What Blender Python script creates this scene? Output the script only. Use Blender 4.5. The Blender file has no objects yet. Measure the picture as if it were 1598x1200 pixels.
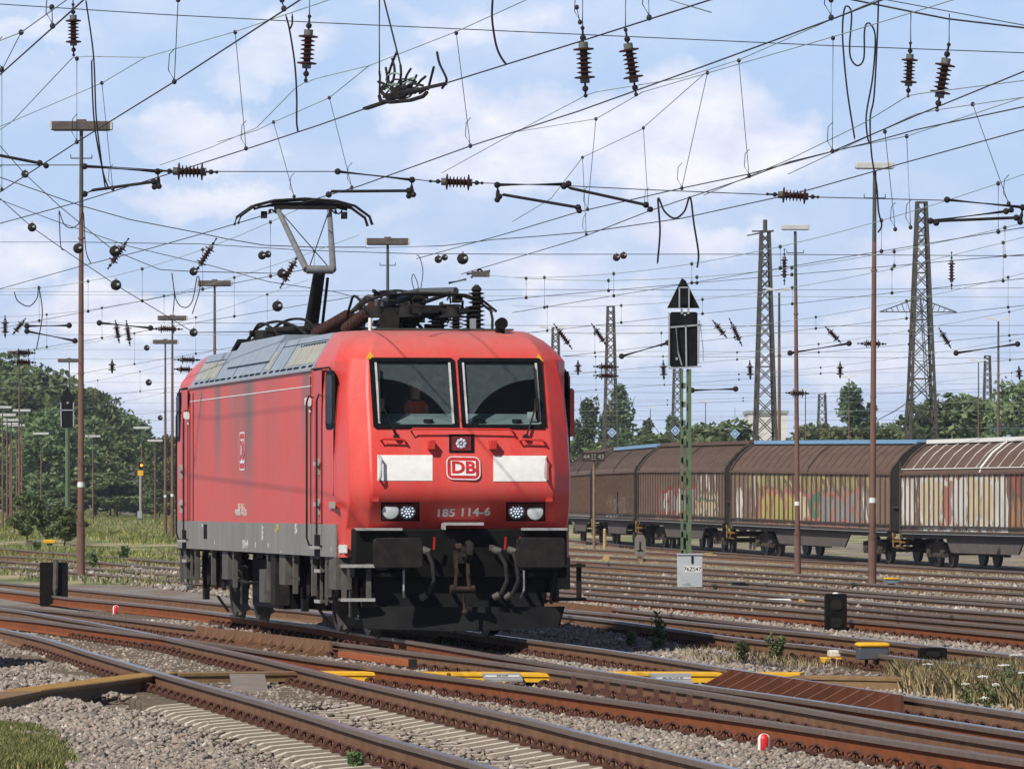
import bpy, bmesh, math, random
import numpy as np
from mathutils import Vector, Matrix
random.seed(7); RNG = np.random.default_rng(7)
PI = math.pi
SC = bpy.context.scene
COL = SC.collection
# ---------------------------------------------------------------- survey of the place (photo 1598 x 1200)
F = 9872.0; CX = 799.0; HY = 784.0; CH = 1.67
def lerp_table(t, v):
    if v <= t[0][0]: return t[0][1]
    for (a, b), (c, d) in zip(t, t[1:]):
        if v <= c: return b + (d - b) * (v - a) / (c - a)
    return t[-1][1]
RZ = [(0, 0), (100, 0), (150, -.18), (205, -.42), (232, -.25), (254, -.13), (300, -.1), (420, 0), (3000, 0)]
def railz(X, Y):
    right = lerp_table(RZ, Y)
    left = lerp_table([(0, 0), (260, 0), (420, .25), (600, .6), (900, .8), (3000, .8)], Y)
    t = min(1, max(0, (X + 2.5 + 0.02 * Y) / (0.03 * Y + 2)))
    return left + (right - left) * t
def onz(px, py, z):
    Y = F * (CH - z) / (py - HY); return Vector(((px - CX) / F * Y, Y, z))
def ongr(px, py, dz=0.0):
    z = dz
    for _ in range(12):
        p = onz(px, py, z); z = railz(p.x, p.y) + dz
    return onz(px, py, z)
def at(px, py, Y): return Vector(((px - CX) / F * Y, Y, CH + (HY - py) * Y / F))
# ---------------------------------------------------------------- scene helpers
def tag(o, label=None, cat=None, group=None, kind=None):
    if label: o['label'] = label
    if cat: o['category'] = cat
    if group: o['group'] = group
    if kind: o['kind'] = kind
    return o
def empty(name, loc=(0, 0, 0), rz=0, label=None, cat=None, group=None, parent=None):
    o = bpy.data.objects.new(name, None); COL.objects.link(o)
    o.location = loc; o.rotation_euler = (0, 0, rz); o.empty_display_size = .1
    if parent: o.parent = parent
    return tag(o, label, cat, group)
def place(name, mesh, parent=None, loc=None, rot=None, mtx=None):
    o = bpy.data.objects.new(name, mesh); COL.objects.link(o)
    if parent: o.parent = parent
    if loc is not None: o.location = loc
    if rot is not None: o.rotation_euler = rot
    if mtx is not None: o.matrix_basis = mtx
    return o
def copy_tree(o, parent=None):
    c = o.copy(); COL.objects.link(c); c.parent = parent
    for ch in o.children: copy_tree(ch, c)
    return c
def frame(d, up=Vector((0, 0, 1))):
    d = d.normalized()
    if abs(d.dot(up)) > .98: up = Vector((1, 0, 0))
    x = d.cross(up).normalized(); y = x.cross(d)
    return x, y, d
class MB:
    def __init__(s): s.v = []; s.f = []; s.m = []; s.mi = 0
    def mat(s, i): s.mi = i; return s
    def add(s, vs, fs):
        b = len(s.v); s.v += [tuple(v) for v in vs]; s.f += [tuple(b + i for i in f) for f in fs]; s.m += [s.mi] * len(fs); return s
    def box(s, c, d, R=None, taper=1.0):
        c = Vector(c); hx, hy, hz = d[0] / 2, d[1] / 2, d[2] / 2; vs = []
        for z in (-1, 1):
            k = taper if z > 0 else 1
            for x, y in ((-1, -1), (1, -1), (1, 1), (-1, 1)):
                v = Vector((x * hx * k, y * hy * k, z * hz))
                if R is not None: v = R @ v
                vs.append(c + v)
        return s.add(vs, [(3, 2, 1, 0), (4, 5, 6, 7), (0, 1, 5, 4), (1, 2, 6, 5), (2, 3, 7, 6), (3, 0, 4, 7)])
    def rbox(s, c, d, r, axis=1, n=3):
        # box with rounded outline, extruded along axis
        a = [i for i in range(3) if i != axis]; w, h = d[a[0]] / 2, d[a[1]] / 2; r = min(r, w * .99, h * .99); pts = []
        for cx, cy, a0 in ((w - r, h - r, 0), (-w + r, h - r, 90), (-w + r, -h + r, 180), (w - r, -h + r, 270)):
            for k in range(n + 1):
                t = math.radians(a0 + 90 * k / n); pts.append((cx + r * math.cos(t), cy + r * math.sin(t)))
        vs = []
        for e in (-.5, .5):
            for p in pts:
                v = [0, 0, 0]; v[a[0]] = p[0] + c[a[0]]; v[a[1]] = p[1] + c[a[1]]; v[axis] = c[axis] + e * d[axis]; vs.append(v)
        N = len(pts); fs = [tuple(range(N))[::-1], tuple(range(N, 2 * N))] + [(i, (i + 1) % N, N + (i + 1) % N, N + i) for i in range(N)]
        return s.add(vs, fs)
    def bar(s, p0, p1, w, h=None, up=Vector((0, 0, 1))):
        p0, p1 = Vector(p0), Vector(p1); h = h or w; x, y, d = frame(p1 - p0, up); vs = []
        for p in (p0, p1):
            for a, b in ((-1, -1), (1, -1), (1, 1), (-1, 1)): vs.append(p + x * a * w / 2 + y * b * h / 2)
        return s.add(vs, [(3, 2, 1, 0), (4, 5, 6, 7), (0, 1, 5, 4), (1, 2, 6, 5), (2, 3, 7, 6), (3, 0, 4, 7)])
    def cyl(s, p0, p1, r0, r1=None, n=10, cap=True):
        p0, p1 = Vector(p0), Vector(p1); r1 = r0 if r1 is None else r1; x, y, d = frame(p1 - p0); vs = []
        for p, r in ((p0, r0), (p1, r1)):
            for k in range(n):
                t = 2 * PI * k / n; vs.append(p + x * r * math.cos(t) + y * r * math.sin(t))
        fs = [(k, (k + 1) % n, n + (k + 1) % n, n + k) for k in range(n)]
        if cap: fs += [tuple(range(n))[::-1], tuple(range(n, 2 * n))]
        return s.add(vs, fs)
    def lathe(s, p0, d, prof, n=12):
        p0 = Vector(p0); x, y, d = frame(Vector(d)); vs = []
        for (h, r) in prof:
            for k in range(n):
                t = 2 * PI * k / n; vs.append(p0 + d * h + x * r * math.cos(t) + y * r * math.sin(t))
        fs = []
        for i in range(len(prof) - 1):
            for k in range(n): fs.append((i * n + k, i * n + (k + 1) % n, (i + 1) * n + (k + 1) % n, (i + 1) * n + k))
        fs += [tuple(range(n))[::-1], tuple(range((len(prof) - 1) * n, len(prof) * n))]
        return s.add(vs, fs)
    def tube(s, pts, r, n=6, closed=False):
        pts = [Vector(p) for p in pts]; N = len(pts); vs = []; up = None
        for i, p in enumerate(pts):
            a = pts[i - 1] if (i > 0 or closed) else p; b = pts[(i + 1) % N] if (i < N - 1 or closed) else p
            d = (b - a)
            if d.length < 1e-9: d = Vector((0, 0, 1))
            d.normalize()
            if up is None: x, y, _ = frame(d)
            else:
                x = up - d * up.dot(d)
                if x.length < 1e-6: x, y, _ = frame(d)
                x.normalize(); y = d.cross(x)
            up = x
            rr = r[i] if isinstance(r, (list, tuple)) else r
            for k in range(n):
                t = 2 * PI * k / n; vs.append(p + x * rr * math.cos(t) + y * rr * math.sin(t))
        fs = []
        for i in range(N if closed else N - 1):
            j = (i + 1) % N
            for k in range(n): fs.append((i * n + k, i * n + (k + 1) % n, j * n + (k + 1) % n, j * n + k))
        if not closed: fs += [tuple(range(n))[::-1], tuple(range((N - 1) * n, N * n))]
        return s.add(vs, fs)
    def prism(s, poly, axis, a, b):
        # poly in the two other axes, extruded along axis from a to b
        o = [i for i in range(3) if i != axis]; vs = []
        for e in (a, b):
            for p in poly:
                v = [0, 0, 0]; v[o[0]] = p[0]; v[o[1]] = p[1]; v[axis] = e; vs.append(v)
        N = len(poly)
        return s.add(vs, [tuple(range(N))[::-1], tuple(range(N, 2 * N))] + [(i, (i + 1) % N, N + (i + 1) % N, N + i) for i in range(N)])
    def sphere(s, c, r, n=12, m=8, sc=(1, 1, 1)):
        prof = [(-r * math.cos(PI * i / m), max(1e-4, r * math.sin(PI * i / m))) for i in range(m + 1)]
        b = len(s.v); s.lathe(Vector((0, 0, 0)), (0, 0, 1), prof, n)
        for i in range(b, len(s.v)):
            v = s.v[i]; s.v[i] = (c[0] + v[0] * sc[0], c[1] + v[1] * sc[1], c[2] + v[2] * sc[2])
        return s
    def mesh(s, name, mats, smooth=True, fix=True, sharp=38):
        me = bpy.data.meshes.new(name); me.from_pydata(s.v, [], s.f)
        for m in (mats if isinstance(mats, (list, tuple)) else [mats]): me.materials.append(m)
        if any(s.m): me.polygons.foreach_set('material_index', s.m)
        if fix:
            bm = bmesh.new(); bm.from_mesh(me); bmesh.ops.recalc_face_normals(bm, faces=bm.faces); bm.to_mesh(me); bm.free()
        if smooth:
            me.polygons.foreach_set('use_smooth', [True] * len(me.polygons))
            try: me.set_sharp_from_angle(angle=math.radians(sharp))
            except Exception: pass
        me.update(); return me
    def build(s, name, mats, parent=None, smooth=True, bevel=0, **k):
        o = place(name, s.mesh(name, mats, smooth), parent, **k)
        if bevel:
            m = o.modifiers.new('bevel', 'BEVEL'); m.width = bevel; m.segments = 2; m.limit_method = 'ANGLE'; m.angle_limit = math.radians(35)
        return o
def text_mesh(txt, size, mat, extrude=.002, offset=0.0, spacing=1.0):
    c = bpy.data.curves.new('lettering', 'FONT'); c.body = txt; c.size = size; c.extrude = extrude; c.offset = offset; c.space_character = spacing
    c.align_x = 'CENTER'; c.align_y = 'CENTER'; c.resolution_u = 3
    o = bpy.data.objects.new('lettering', c); COL.objects.link(o)
    dg = bpy.context.evaluated_depsgraph_get(); dg.update()
    me = bpy.data.meshes.new_from_object(o.evaluated_get(dg)); me.materials.clear(); me.materials.append(mat)
    bpy.data.objects.remove(o); return me
def basis(x, y, loc):
    x = Vector(x).normalized(); y = Vector(y).normalized(); z = x.cross(y)
    m = Matrix((x, y, z)).transposed().to_4x4(); m.translation = Vector(loc); return m
def spline(pts, step):
    # Catmull-Rom through pts, resampled
    P = [Vector(p) for p in pts]
    if len(P) == 2: n = max(1, int((P[1] - P[0]).length / step)); return [P[0].lerp(P[1], i / n) for i in range(n + 1)]
    P = [2 * P[0] - P[1]] + P + [2 * P[-1] - P[-2]]; out = []
    for i in range(1, len(P) - 2):
        n = max(1, int((P[i + 1] - P[i]).length / step))
        for k in range(n):
            t = k / n; a, b, c, d = P[i - 1], P[i], P[i + 1], P[i + 2]
            out.append(.5 * ((2 * b) + (c - a) * t + (2 * a - 5 * b + 4 * c - d) * t * t + (3 * b - a - 3 * c + d) * t ** 3))
    out.append(P[-2]); return out
# ---------------------------------------------------------------- materials
def nodes_of(m):
    m.use_nodes = True; nt = m.node_tree; return nt, nt.nodes, nt.links
def mix_rgb(N, L, fac, a, b, mode='MIX'):
    n = N.new('ShaderNodeMix'); n.data_type = 'RGBA'; n.blend_type = mode
    for sock, val in ((n.inputs[0], fac), (n.inputs[6], a), (n.inputs[7], b)):
        if hasattr(val, 'is_linked') or hasattr(val, 'links'): L.new(val, sock)
        elif isinstance(val, (int, float)): sock.default_value = val
        else: sock.default_value = (*val[:3], 1)
    return n.outputs[2]
def noise(N, L, vec, scale, detail=4, rough=.55):
    n = N.new('ShaderNodeTexNoise'); n.inputs['Scale'].default_value = scale; n.inputs['Detail'].default_value = detail; n.inputs['Roughness'].default_value = rough
    if vec is not None: L.new(vec, n.inputs['Vector'])
    return n.outputs['Fac']
def ramp(N, L, fac, stops):
    r = N.new('ShaderNodeValToRGB'); L.new(fac, r.inputs[0]); e = r.color_ramp.elements
    while len(e) < len(stops): e.new(.5)
    for el, (p, c) in zip(e, stops):
        el.position = p; el.color = (*c[:3], 1) if not isinstance(c, (int, float)) else (c, c, c, 1)
    return r.outputs[0]
def coords(N, L, scale=(1, 1, 1), kind='Object', loc=(0, 0, 0)):
    t = N.new('ShaderNodeTexCoord'); m = N.new('ShaderNodeMapping'); m.inputs['Scale'].default_value = scale; m.inputs['Location'].default_value = loc
    L.new(t.outputs[kind], m.inputs[0]); return m.outputs[0]
def mth(N, L, op, a, b=None, c=None):
    n = N.new('ShaderNodeMath'); n.operation = op
    for i, v in enumerate((a, b, c)):
        if v is None: continue
        if isinstance(v, (int, float)): n.inputs[i].default_value = v
        else: L.new(v, n.inputs[i])
    return n.outputs[0]
MATS = {}
def mat(name, col, rough=.6, metal=0.0, col2=None, scale=6.0, amt=.5, bump=0.0, bscale=None, stretch=(1, 1, 1), rand=0.0, emit=None, spec=None):
    if name in MATS: return MATS[name]
    m = bpy.data.materials.new(name); nt, N, L = nodes_of(m); b = N['Principled BSDF']
    b.inputs['Roughness'].default_value = rough; b.inputs['Metallic'].default_value = metal; b.inputs['Specular IOR Level'].default_value = spec if spec is not None else (.06 if max(col) < .06 else (.2 if rough > .55 else .4))
    col2 = col2 or tuple(c * .6 for c in col)
    v = coords(N, L, stretch); f = noise(N, L, v, scale, 5, .6)
    f2 = ramp(N, L, f, [(.5 - .25 * amt, 0.0), (.5 + .3 * amt, 1.0)])
    c = mix_rgb(N, L, f2, col, col2)
    if rand:
        oi = N.new('ShaderNodeObjectInfo'); hsv = N.new('ShaderNodeHueSaturation'); L.new(c, hsv.inputs['Color'])
        L.new(mth(N, L, 'MULTIPLY_ADD', oi.outputs['Random'], rand, 1 - rand / 2), hsv.inputs['Value']); c = hsv.outputs[0]
    L.new(c, b.inputs['Base Color'])
    if bump:
        bp = N.new('ShaderNodeBump'); bp.inputs['Strength'].default_value = bump; bp.inputs['Distance'].default_value = .02
        L.new(noise(N, L, v, bscale or scale * 4, 4), bp.inputs['Height']); L.new(bp.outputs[0], b.inputs['Normal'])
    if emit:
        b.inputs['Emission Color'].default_value = (*emit[:3], 1); b.inputs['Emission Strength'].default_value = emit[3]
    MATS[name] = m; return m
M_RUST = mat('rusty_steel', (.135, .072, .042), .8, 0, (.215, .115, .060), 5, .8, .3, 60)
M_RUSTO = mat('fresh_rust', (.25, .072, .022), .85, 0, (.14, .05, .022), 4, .9, .3, 50)
M_RAILTOP = mat('polished_rail', (.42, .40, .39), .26, .9, (.25, .22, .2), 30, .8)
M_RAILDULL = mat('dull_rail_head', (.20, .145, .11), .5, .35, (.13, .085, .06), 12, .8)
M_CONC = mat('weathered_concrete', (.60, .53, .43), .9, 0, (.44, .38, .30), 9, .8, .5, 90)
M_WOODS = mat('old_timber_sleeper', (.10, .075, .055), .9, 0, (.17, .13, .1), 14, .8, .5, 60, (1, 6, 1))
M_CLIP = mat('rusted_fastening', (.075, .035, .026), .7, .1, (.13, .06, .04), 25, .8)
M_BLACK = mat('matt_black_paint', (.006, .006, .0065), .7, 0, (.014, .013, .012), 5, .8)
M_DARK = mat('sooty_metal', (.014, .013, .013), .75, 0, (.034, .029, .026), 8, .8)
M_GREYUNDER = mat('dusty_underframe_grey', (.12, .112, .10), .7, 0, (.055, .05, .045), 6, .9)
M_STEEL = mat('galvanised_steel', (.38, .39, .40), .5, .3, (.28, .29, .29), 8, .8)
M_ALU = mat('worn_step_edge', (.40, .39, .37), .6, 0, (.26, .25, .23), 20, .8)
M_WHITE = mat('chalky_white', (.72, .71, .68), .6, 0, (.60, .58, .54), 10, .8)
M_YEL = mat('warning_yellow', (.72, .40, .02), .6, 0, (.52, .28, .02), 7, .8)
M_BROWNMAST = mat('rusty_mast_paint', (.115, .058, .044), .75, 0, (.20, .115, .085), 3, .9, .2, 30, (1, 1, .35))
M_GREENMAST = mat('green_mast_paint', (.115, .165, .09), .6, 0, (.07, .11, .06), 5, .7)
M_WIRE = mat('copper_wire_dark', (.035, .033, .03), .6, .2, (.05, .05, .045), 3, .5)
M_WIREG = mat('verdigris_wire', (.30, .36, .32), .6, .1, (.20, .25, .22), 3, .5)
M_PORC = mat('brown_porcelain', (.055, .022, .016), .35, 0, (.035, .016, .013), 8, .7)
M_LATT = mat('dark_lattice_steel', (.060, .058, .050), .75, .1, (.10, .09, .075), 4, .8)
M_LAMPG = mat('pale_lamp_housing', (.50, .50, .48), .6, 0, (.40, .4, .38), 6, .7)
M_LAMPB = mat('brown_lamp_housing', (.065, .052, .045), .6, 0, (.12, .1, .085), 6, .8)

M_CONCD = mat('shade_painted_concrete', (.13, .105, .085), .95, 0, (.20, .165, .13), 8, .8)  # dark tone paints the shade between sleepers onto their sides
# ---------------------------------------------------------------- camera, light, sky
cam = bpy.data.cameras.new('camera'); co = bpy.data.objects.new('camera', cam); COL.objects.link(co); SC.camera = co
co.location = (0, 0, CH); co.rotation_euler = (PI / 2, 0, 0)
cam.sensor_width = 36; cam.lens = 36 * F / 1598; cam.shift_y = (HY - 600) / 1598; cam.shift_x = 0; cam.clip_start = 1; cam.clip_end = 9000
SUN_AZ = Vector((-.645, -.764, 0)).normalized(); SUN_EL = math.radians(45)
sd = bpy.data.lights.new('sun', 'SUN'); so = bpy.data.objects.new('sun', sd); COL.objects.link(so)
sd.energy = 4.6; sd.angle = math.radians(.53); sd.color = (1, .955, .88)
to_sun = SUN_AZ * math.cos(SUN_EL) + Vector((0, 0, math.sin(SUN_EL)))
so.rotation_euler = (-to_sun).to_track_quat('-Z', 'Y').to_euler()
SC.view_settings.view_transform = 'Standard'; SC.view_settings.look = 'None'; SC.view_settings.gamma = 1; SC.view_settings.exposure = 0.24
def make_world():
    w = bpy.data.worlds.new('World'); SC.world = w; w.use_nodes = True; nt = w.node_tree; N, L = nt.nodes, nt.links
    bg = N['Background']; bg.inputs['Strength'].default_value = .075
    sky = N.new('ShaderNodeTexSky'); sky.sky_type = 'NISHITA'; sky.sun_disc = False; sky.sun_elevation = SUN_EL
    sky.sun_rotation = math.atan2(SUN_AZ.x, SUN_AZ.y) % (2 * PI); sky.air_density = 1.0; sky.dust_density = .4; sky.ozone_density = 1.6; sky.altitude = 60
    tc = N.new('ShaderNodeTexCoord'); vec = tc.outputs['Generated']
    mp = N.new('ShaderNodeMapping'); mp.inputs['Scale'].default_value = (1, 1, 3.4); mp.inputs['Location'].default_value = (0, 0, .125); L.new(vec, mp.inputs[0]); L.new(mp.outputs[0], sky.inputs[0])
    # clouds: soft noise plus a few heaped banks at fixed directions of the sky
    wn = N.new('ShaderNodeTexNoise'); wn.inputs['Scale'].default_value = 42; wn.inputs['Detail'].default_value = 6; wn.inputs['Roughness'].default_value = .62; L.new(vec, wn.inputs['Vector'])
    sub = N.new('ShaderNodeVectorMath'); sub.operation = 'SUBTRACT'; L.new(wn.outputs['Color'], sub.inputs[0]); sub.inputs[1].default_value = (.5, .5, .5)
    scl = N.new('ShaderNodeVectorMath'); scl.operation = 'SCALE'; L.new(sub.outputs[0], scl.inputs[0]); scl.inputs['Scale'].default_value = .022
    add = N.new('ShaderNodeVectorMath'); add.operation = 'ADD'; L.new(vec, add.inputs[0]); L.new(scl.outputs[0], add.inputs[1])
    tot = None
    for (px, py, rx, ry, s) in [(1000, 215, 330, 105, 1.0), (1090, 150, 150, 75, .9), (880, 240, 260, 80, .8), (1190, 190, 110, 60, .7), (420, 90, 140, 70, .8), (300, 200, 170, 60, .7), (290, 300, 190, 45, .7),
                                (640, 150, 190, 70, .55), (60, 60, 170, 40, .5), (30, 400, 160, 60, .7), (180, 480, 230, 50, .75), (1100, 380, 170, 45, .6), (1480, 400, 240, 90, .55), (600, 330, 120, 40, .4),
                                (760, 420, 200, 50, .5), (1350, 560, 420, 60, .55), (1010, 520, 300, 70, .5), (1450, 150, 150, 60, .35), (250, 600, 300, 60, .5), (700, 30, 180, 40, .45)]:
        c = ((px - CX) / F, 1, (HY - py) / F)
        d = N.new('ShaderNodeVectorMath'); d.operation = 'SUBTRACT'; L.new(add.outputs[0], d.inputs[0]); d.inputs[1].default_value = Vector(c).normalized()
        m = N.new('ShaderNodeVectorMath'); m.operation = 'MULTIPLY'; L.new(d.outputs[0], m.inputs[0]); m.inputs[1].default_value = (F / rx, 8, F / ry)
        ln = N.new('ShaderNodeVectorMath'); ln.operation = 'LENGTH'; L.new(m.outputs[0], ln.inputs[0])
        mr = N.new('ShaderNodeMapRange'); mr.interpolation_type = 'SMOOTHSTEP'; L.new(ln.outputs['Value'], mr.inputs['Value'])
        mr.inputs['From Min'].default_value = 1.25; mr.inputs['From Max'].default_value = .25; mr.inputs['To Min'].default_value = 0; mr.inputs['To Max'].default_value = s
        tot = mr.outputs[0] if tot is None else mth(N, L, 'MAXIMUM', tot, mr.outputs[0])
    mp2 = N.new('ShaderNodeMapping'); mp2.inputs['Scale'].default_value = (1, 1, 1.9); L.new(vec, mp2.inputs[0])
    n1 = noise(N, L, mp2.outputs[0], 26, 7, .6)
    soft = mth(N, L, 'MULTIPLY', ramp(N, L, n1, [(.40, 0.0), (.66, 1.0)]), .42)
    cum = ramp(N, L, mth(N, L, 'MULTIPLY_ADD', n1, 1.5, mth(N, L, 'SUBTRACT', tot, .75)), [(.26, 0.0), (.60, .58), (.95, .95)])
    dens = mth(N, L, 'MINIMUM', mth(N, L, 'ADD', mth(N, L, 'MULTIPLY', cum, 1.0), mth(N, L, 'MULTIPLY', soft, .8)), 1.0)
    n2 = noise(N, L, mp2.outputs[0], 60, 5, .6)
    ccol = ramp(N, L, n2, [(.34, (8.9, 9.2, 11.2)), (.60, (11.9, 11.7, 12.1))])
    sz = N.new('ShaderNodeSeparateXYZ'); L.new(vec, sz.inputs[0])
    low = N.new('ShaderNodeMapRange'); low.interpolation_type = 'SMOOTHSTEP'; L.new(sz.outputs[2], low.inputs[0]); low.inputs[1].default_value = .40; low.inputs[2].default_value = .09
    band = ramp(N, L, mth(N, L, 'MULTIPLY', sz.outputs[2], 11.0), [(0, (6.9, 7.9, 10.2)), (.35, (6.5, 8.1, 11.0)), (1, (5.7, 7.9, 11.4))])
    base = mix_rgb(N, L, mth(N, L, 'MULTIPLY', low.outputs[0], .92), mix_rgb(N, L, 1.0, sky.outputs[0], (.75, .82, .9), 'MULTIPLY'), band)
    dens = mth(N, L, 'MULTIPLY', dens, mth(N, L, 'MULTIPLY_ADD', low.outputs[0], .75, .25))
    out = mix_rgb(N, L, mth(N, L, 'MULTIPLY', dens, .88), base, ccol)
    L.new(out, bg.inputs['Color'])
make_world()
# ---------------------------------------------------------------- ground sheet
def ground_z(X, Y):
    right = X > -2.5 - .02 * Y
    z = railz(X, Y) - (lerp_table([(86, .215), (104, .15)], Y) if right else lerp_table([(112, .215), (135, .10)], Y))
    if Y > 170 and X < -.03 * Y - 2: z += .09 * math.sin(X * .31 + Y * .05) + .05 * math.sin(X * .9 + 1)
    # ballast shoulder at the near left
    px = CX + F * X / Y; d = (X + .165 * (Y - 52.5)) + 2.2
    x8 = -2.17 - .148 * (Y - 53.8)
    if Y < 60 and -1.15 < X - x8 < 2.5: return railz(X, Y) - .33
    if Y < 58 and d < 0: z += .05 + .03 * math.sin(X * 3.1 + Y) * math.sin(Y * 1.3)
    return z
def make_ground():
    ys = [2, 20, 34]; y = 36.0
    while y < 4000: ys.append(y); y *= 1.018 if y < 700 else 1.12
    xs = [k / 60 for k in range(-60, 61)]
    vs = []; g = []
    for Y in ys:
        W = .13 * Y + 14 if Y < 900 else .5 * Y + 300
        for u in xs:
            X = u * abs(u) ** .25 * W; vs.append((X, Y, ground_z(X, Y)))
            a = -.35
            if Y > 84 and X > -.02 * Y - 2: a = .50
            if Y > 135 and X < -.02 * Y - 1: a = 1.0
            if Y > 300: a = 1.0
            if 180 < Y < 300 and abs(X - lerp_table([(189, 17.9), (210, 13.0), (232, 7.9), (254, 5.1), (276, 3.5), (300, 2.4)], Y)) < 4.5: a = -.6
            g.append(a)
    n = len(xs); fs = [(j * n + i, j * n + i + 1, (j + 1) * n + i + 1, (j + 1) * n + i) for j in range(len(ys) - 1) for i in range(n - 1)]
    me = bpy.data.meshes.new('ground'); me.from_pydata(vs, [], fs); me.polygons.foreach_set('use_smooth', [True] * len(fs))
    at_ = me.attributes.new('grassy', 'FLOAT', 'POINT'); at_.data.foreach_set('value', g)
    m = bpy.data.materials.new('gravel_and_weeds'); nt, N, L = nodes_of(m); b = N['Principled BSDF']; b.inputs['Roughness'].default_value = .95
    v = coords(N, L, (1, .35, 1)); vf = coords(N, L, (1, 1, 1))
    stone = ramp(N, L, noise(N, L, vf, 22, 6, .75), [(.30, (.10, .085, .07)), (.5, (.24, .205, .17)), (.7, (.36, .32, .28))])
    rusty = mix_rgb(N, L, ramp(N, L, noise(N, L, v, .8, 4), [(.45, 0.0), (.62, .55)]), stone, (.17, .095, .055))
    dry = ramp(N, L, noise(N, L, vf, 7, 6, .7), [(.3, (.26, .20, .10)), (.55, (.42, .34, .19)), (.75, (.52, .43, .27))])
    green = ramp(N, L, noise(N, L, vf, 5, 6, .7), [(.3, (.045, .075, .018)), (.6, (.12, .16, .045)), (.8, (.22, .22, .07))])
    veg = mix_rgb(N, L, ramp(N, L, noise(N, L, v, .35, 5, .65), [(.42, 0.0), (.58, 1.0)]), dry, green)
    a = N.new('ShaderNodeAttribute'); a.attribute_name = 'grassy'
    k = mth(N, L, 'ADD', a.outputs['Fac'], mth(N, L, 'MULTIPLY_ADD', noise(N, L, v, .9, 5, .6), 1.9, -1.05))
    c = mix_rgb(N, L, ramp(N, L, k, [(.35, 0.0), (.6, 1.0)]), rusty, veg); L.new(c, b.inputs['Base Color'])
    bp = N.new('ShaderNodeBump'); bp.inputs['Strength'].default_value = .8; bp.inputs['Distance'].default_value = .06
    L.new(noise(N, L, vf, 20, 5, .7), bp.inputs['Height']); L.new(bp.outputs[0], b.inputs['Normal'])
    me.materials.append(m); o = place('ground', me); tag(o, kind='structure')
make_ground()
# ---------------------------------------------------------------- rails and sleepers
HEAD = [(-.036, -.006), (-.030, 0), (.030, 0), (.036, -.006), (.036, -.040), (.011, -.052), (.009, -.145), (.072, -.162), (.072, -.172), (-.072, -.172), (-.072, -.162), (-.009, -.145), (-.011, -.052), (-.036, -.040)]
def rail_mesh(pts, shiny=True, web=None):
    b = MB(); n = len(HEAD); vs = []
    for i, p in enumerate(pts):
        d = (pts[min(i + 1, len(pts) - 1)] - pts[max(i - 1, 0)]); d.z = 0; d.normalize(); r = Vector((d.y, -d.x, 0))
        for (u, z) in HEAD: vs.append(p + r * u + Vector((0, 0, z)))
    b.v = [tuple(v) for v in vs]
    for i in range(len(pts) - 1):
        for k in range(n):
            b.f.append((i * n + k, i * n + (k + 1) % n, (i + 1) * n + (k + 1) % n, (i + 1) * n + k))
            b.m.append(1 if k in (1,) else (2 if k in (0, 2, 3) or k == 13 else 0))
    b.f.append(tuple(range(n))); b.m.append(0); b.f.append(tuple(range((len(pts) - 1) * n, len(pts) * n))[::-1]); b.m.append(0)
    me = b.mesh('rail', [web or M_RUST, M_RAILTOP if shiny else M_RAILDULL, M_RAILDULL], smooth=False); return me
def rail_pts(px, zoff=0.0, step=1.2): return spline([ongr(x, y, zoff) for x, y in px], step)
def make_fastening():
    b = MB(); b.box((0, 0, -.166), (.36, .15, .016))
    for s in (-1, 1):
        b.cyl((s * .115, 0, -.16), (s * .115, 0, -.098), .014, n=6); b.cyl((s * .115, 0, -.118), (s * .115, 0, -.100), .024, n=6)
        for q in (-.05, .05):
            b.tube([(s * .115 + .047 * math.cos(t), q + .02 * math.sin(3 * t) * (1 if q > 0 else -1), -.148 + .040 * math.sin(t)) for t in np.linspace(-.3, 3.5, 10)], .0105, 5)
        b.box((s * .165, 0, -.152), (.03, .14, .03))
    return b.mesh('rail_fastening', M_CLIP)
FAST = make_fastening()
def make_sleeper(L=2.6, mt=None, flat=False):
    b = MB(); xs = [-L / 2, -L / 2 + .08, -.98, -.60, -.30, .30, .60, .98, L / 2 - .08, L / 2] if not flat else [-L / 2, L / 2]
    zt = [-.225, -.195, -.174, -.174, -.222, -.222, -.174, -.174, -.195, -.225] if not flat else [-.176, -.176]
    wt = [.12, .12, .12, .12, .10, .10, .12, .12, .12, .12] if not flat else [.125, .125]
    vs = []
    for x, z, w in zip(xs, zt, wt): vs += [(x, -.16, -.40), (x, -w - .01, z - .05), (x, -w + .035, z), (x, w - .035, z), (x, w + .01, z - .05), (x, .16, -.40)]
    n = 6; fs = [tuple(range(6)), tuple(range(len(vs) - 6, len(vs)))[::-1]]
    for i in range(len(xs) - 1):
        for k in range(6): fs.append((i * n + k, i * n + (k + 1) % n, (i + 1) * n + (k + 1) % n, (i + 1) * n + k))
    b.add(vs, fs)
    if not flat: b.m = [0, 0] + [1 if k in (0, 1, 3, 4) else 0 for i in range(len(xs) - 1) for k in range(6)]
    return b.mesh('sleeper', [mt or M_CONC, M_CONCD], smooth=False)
SLP = {'conc': make_sleeper(2.6), 'wood': make_sleeper(2.6, M_WOODS, True)}
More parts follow.
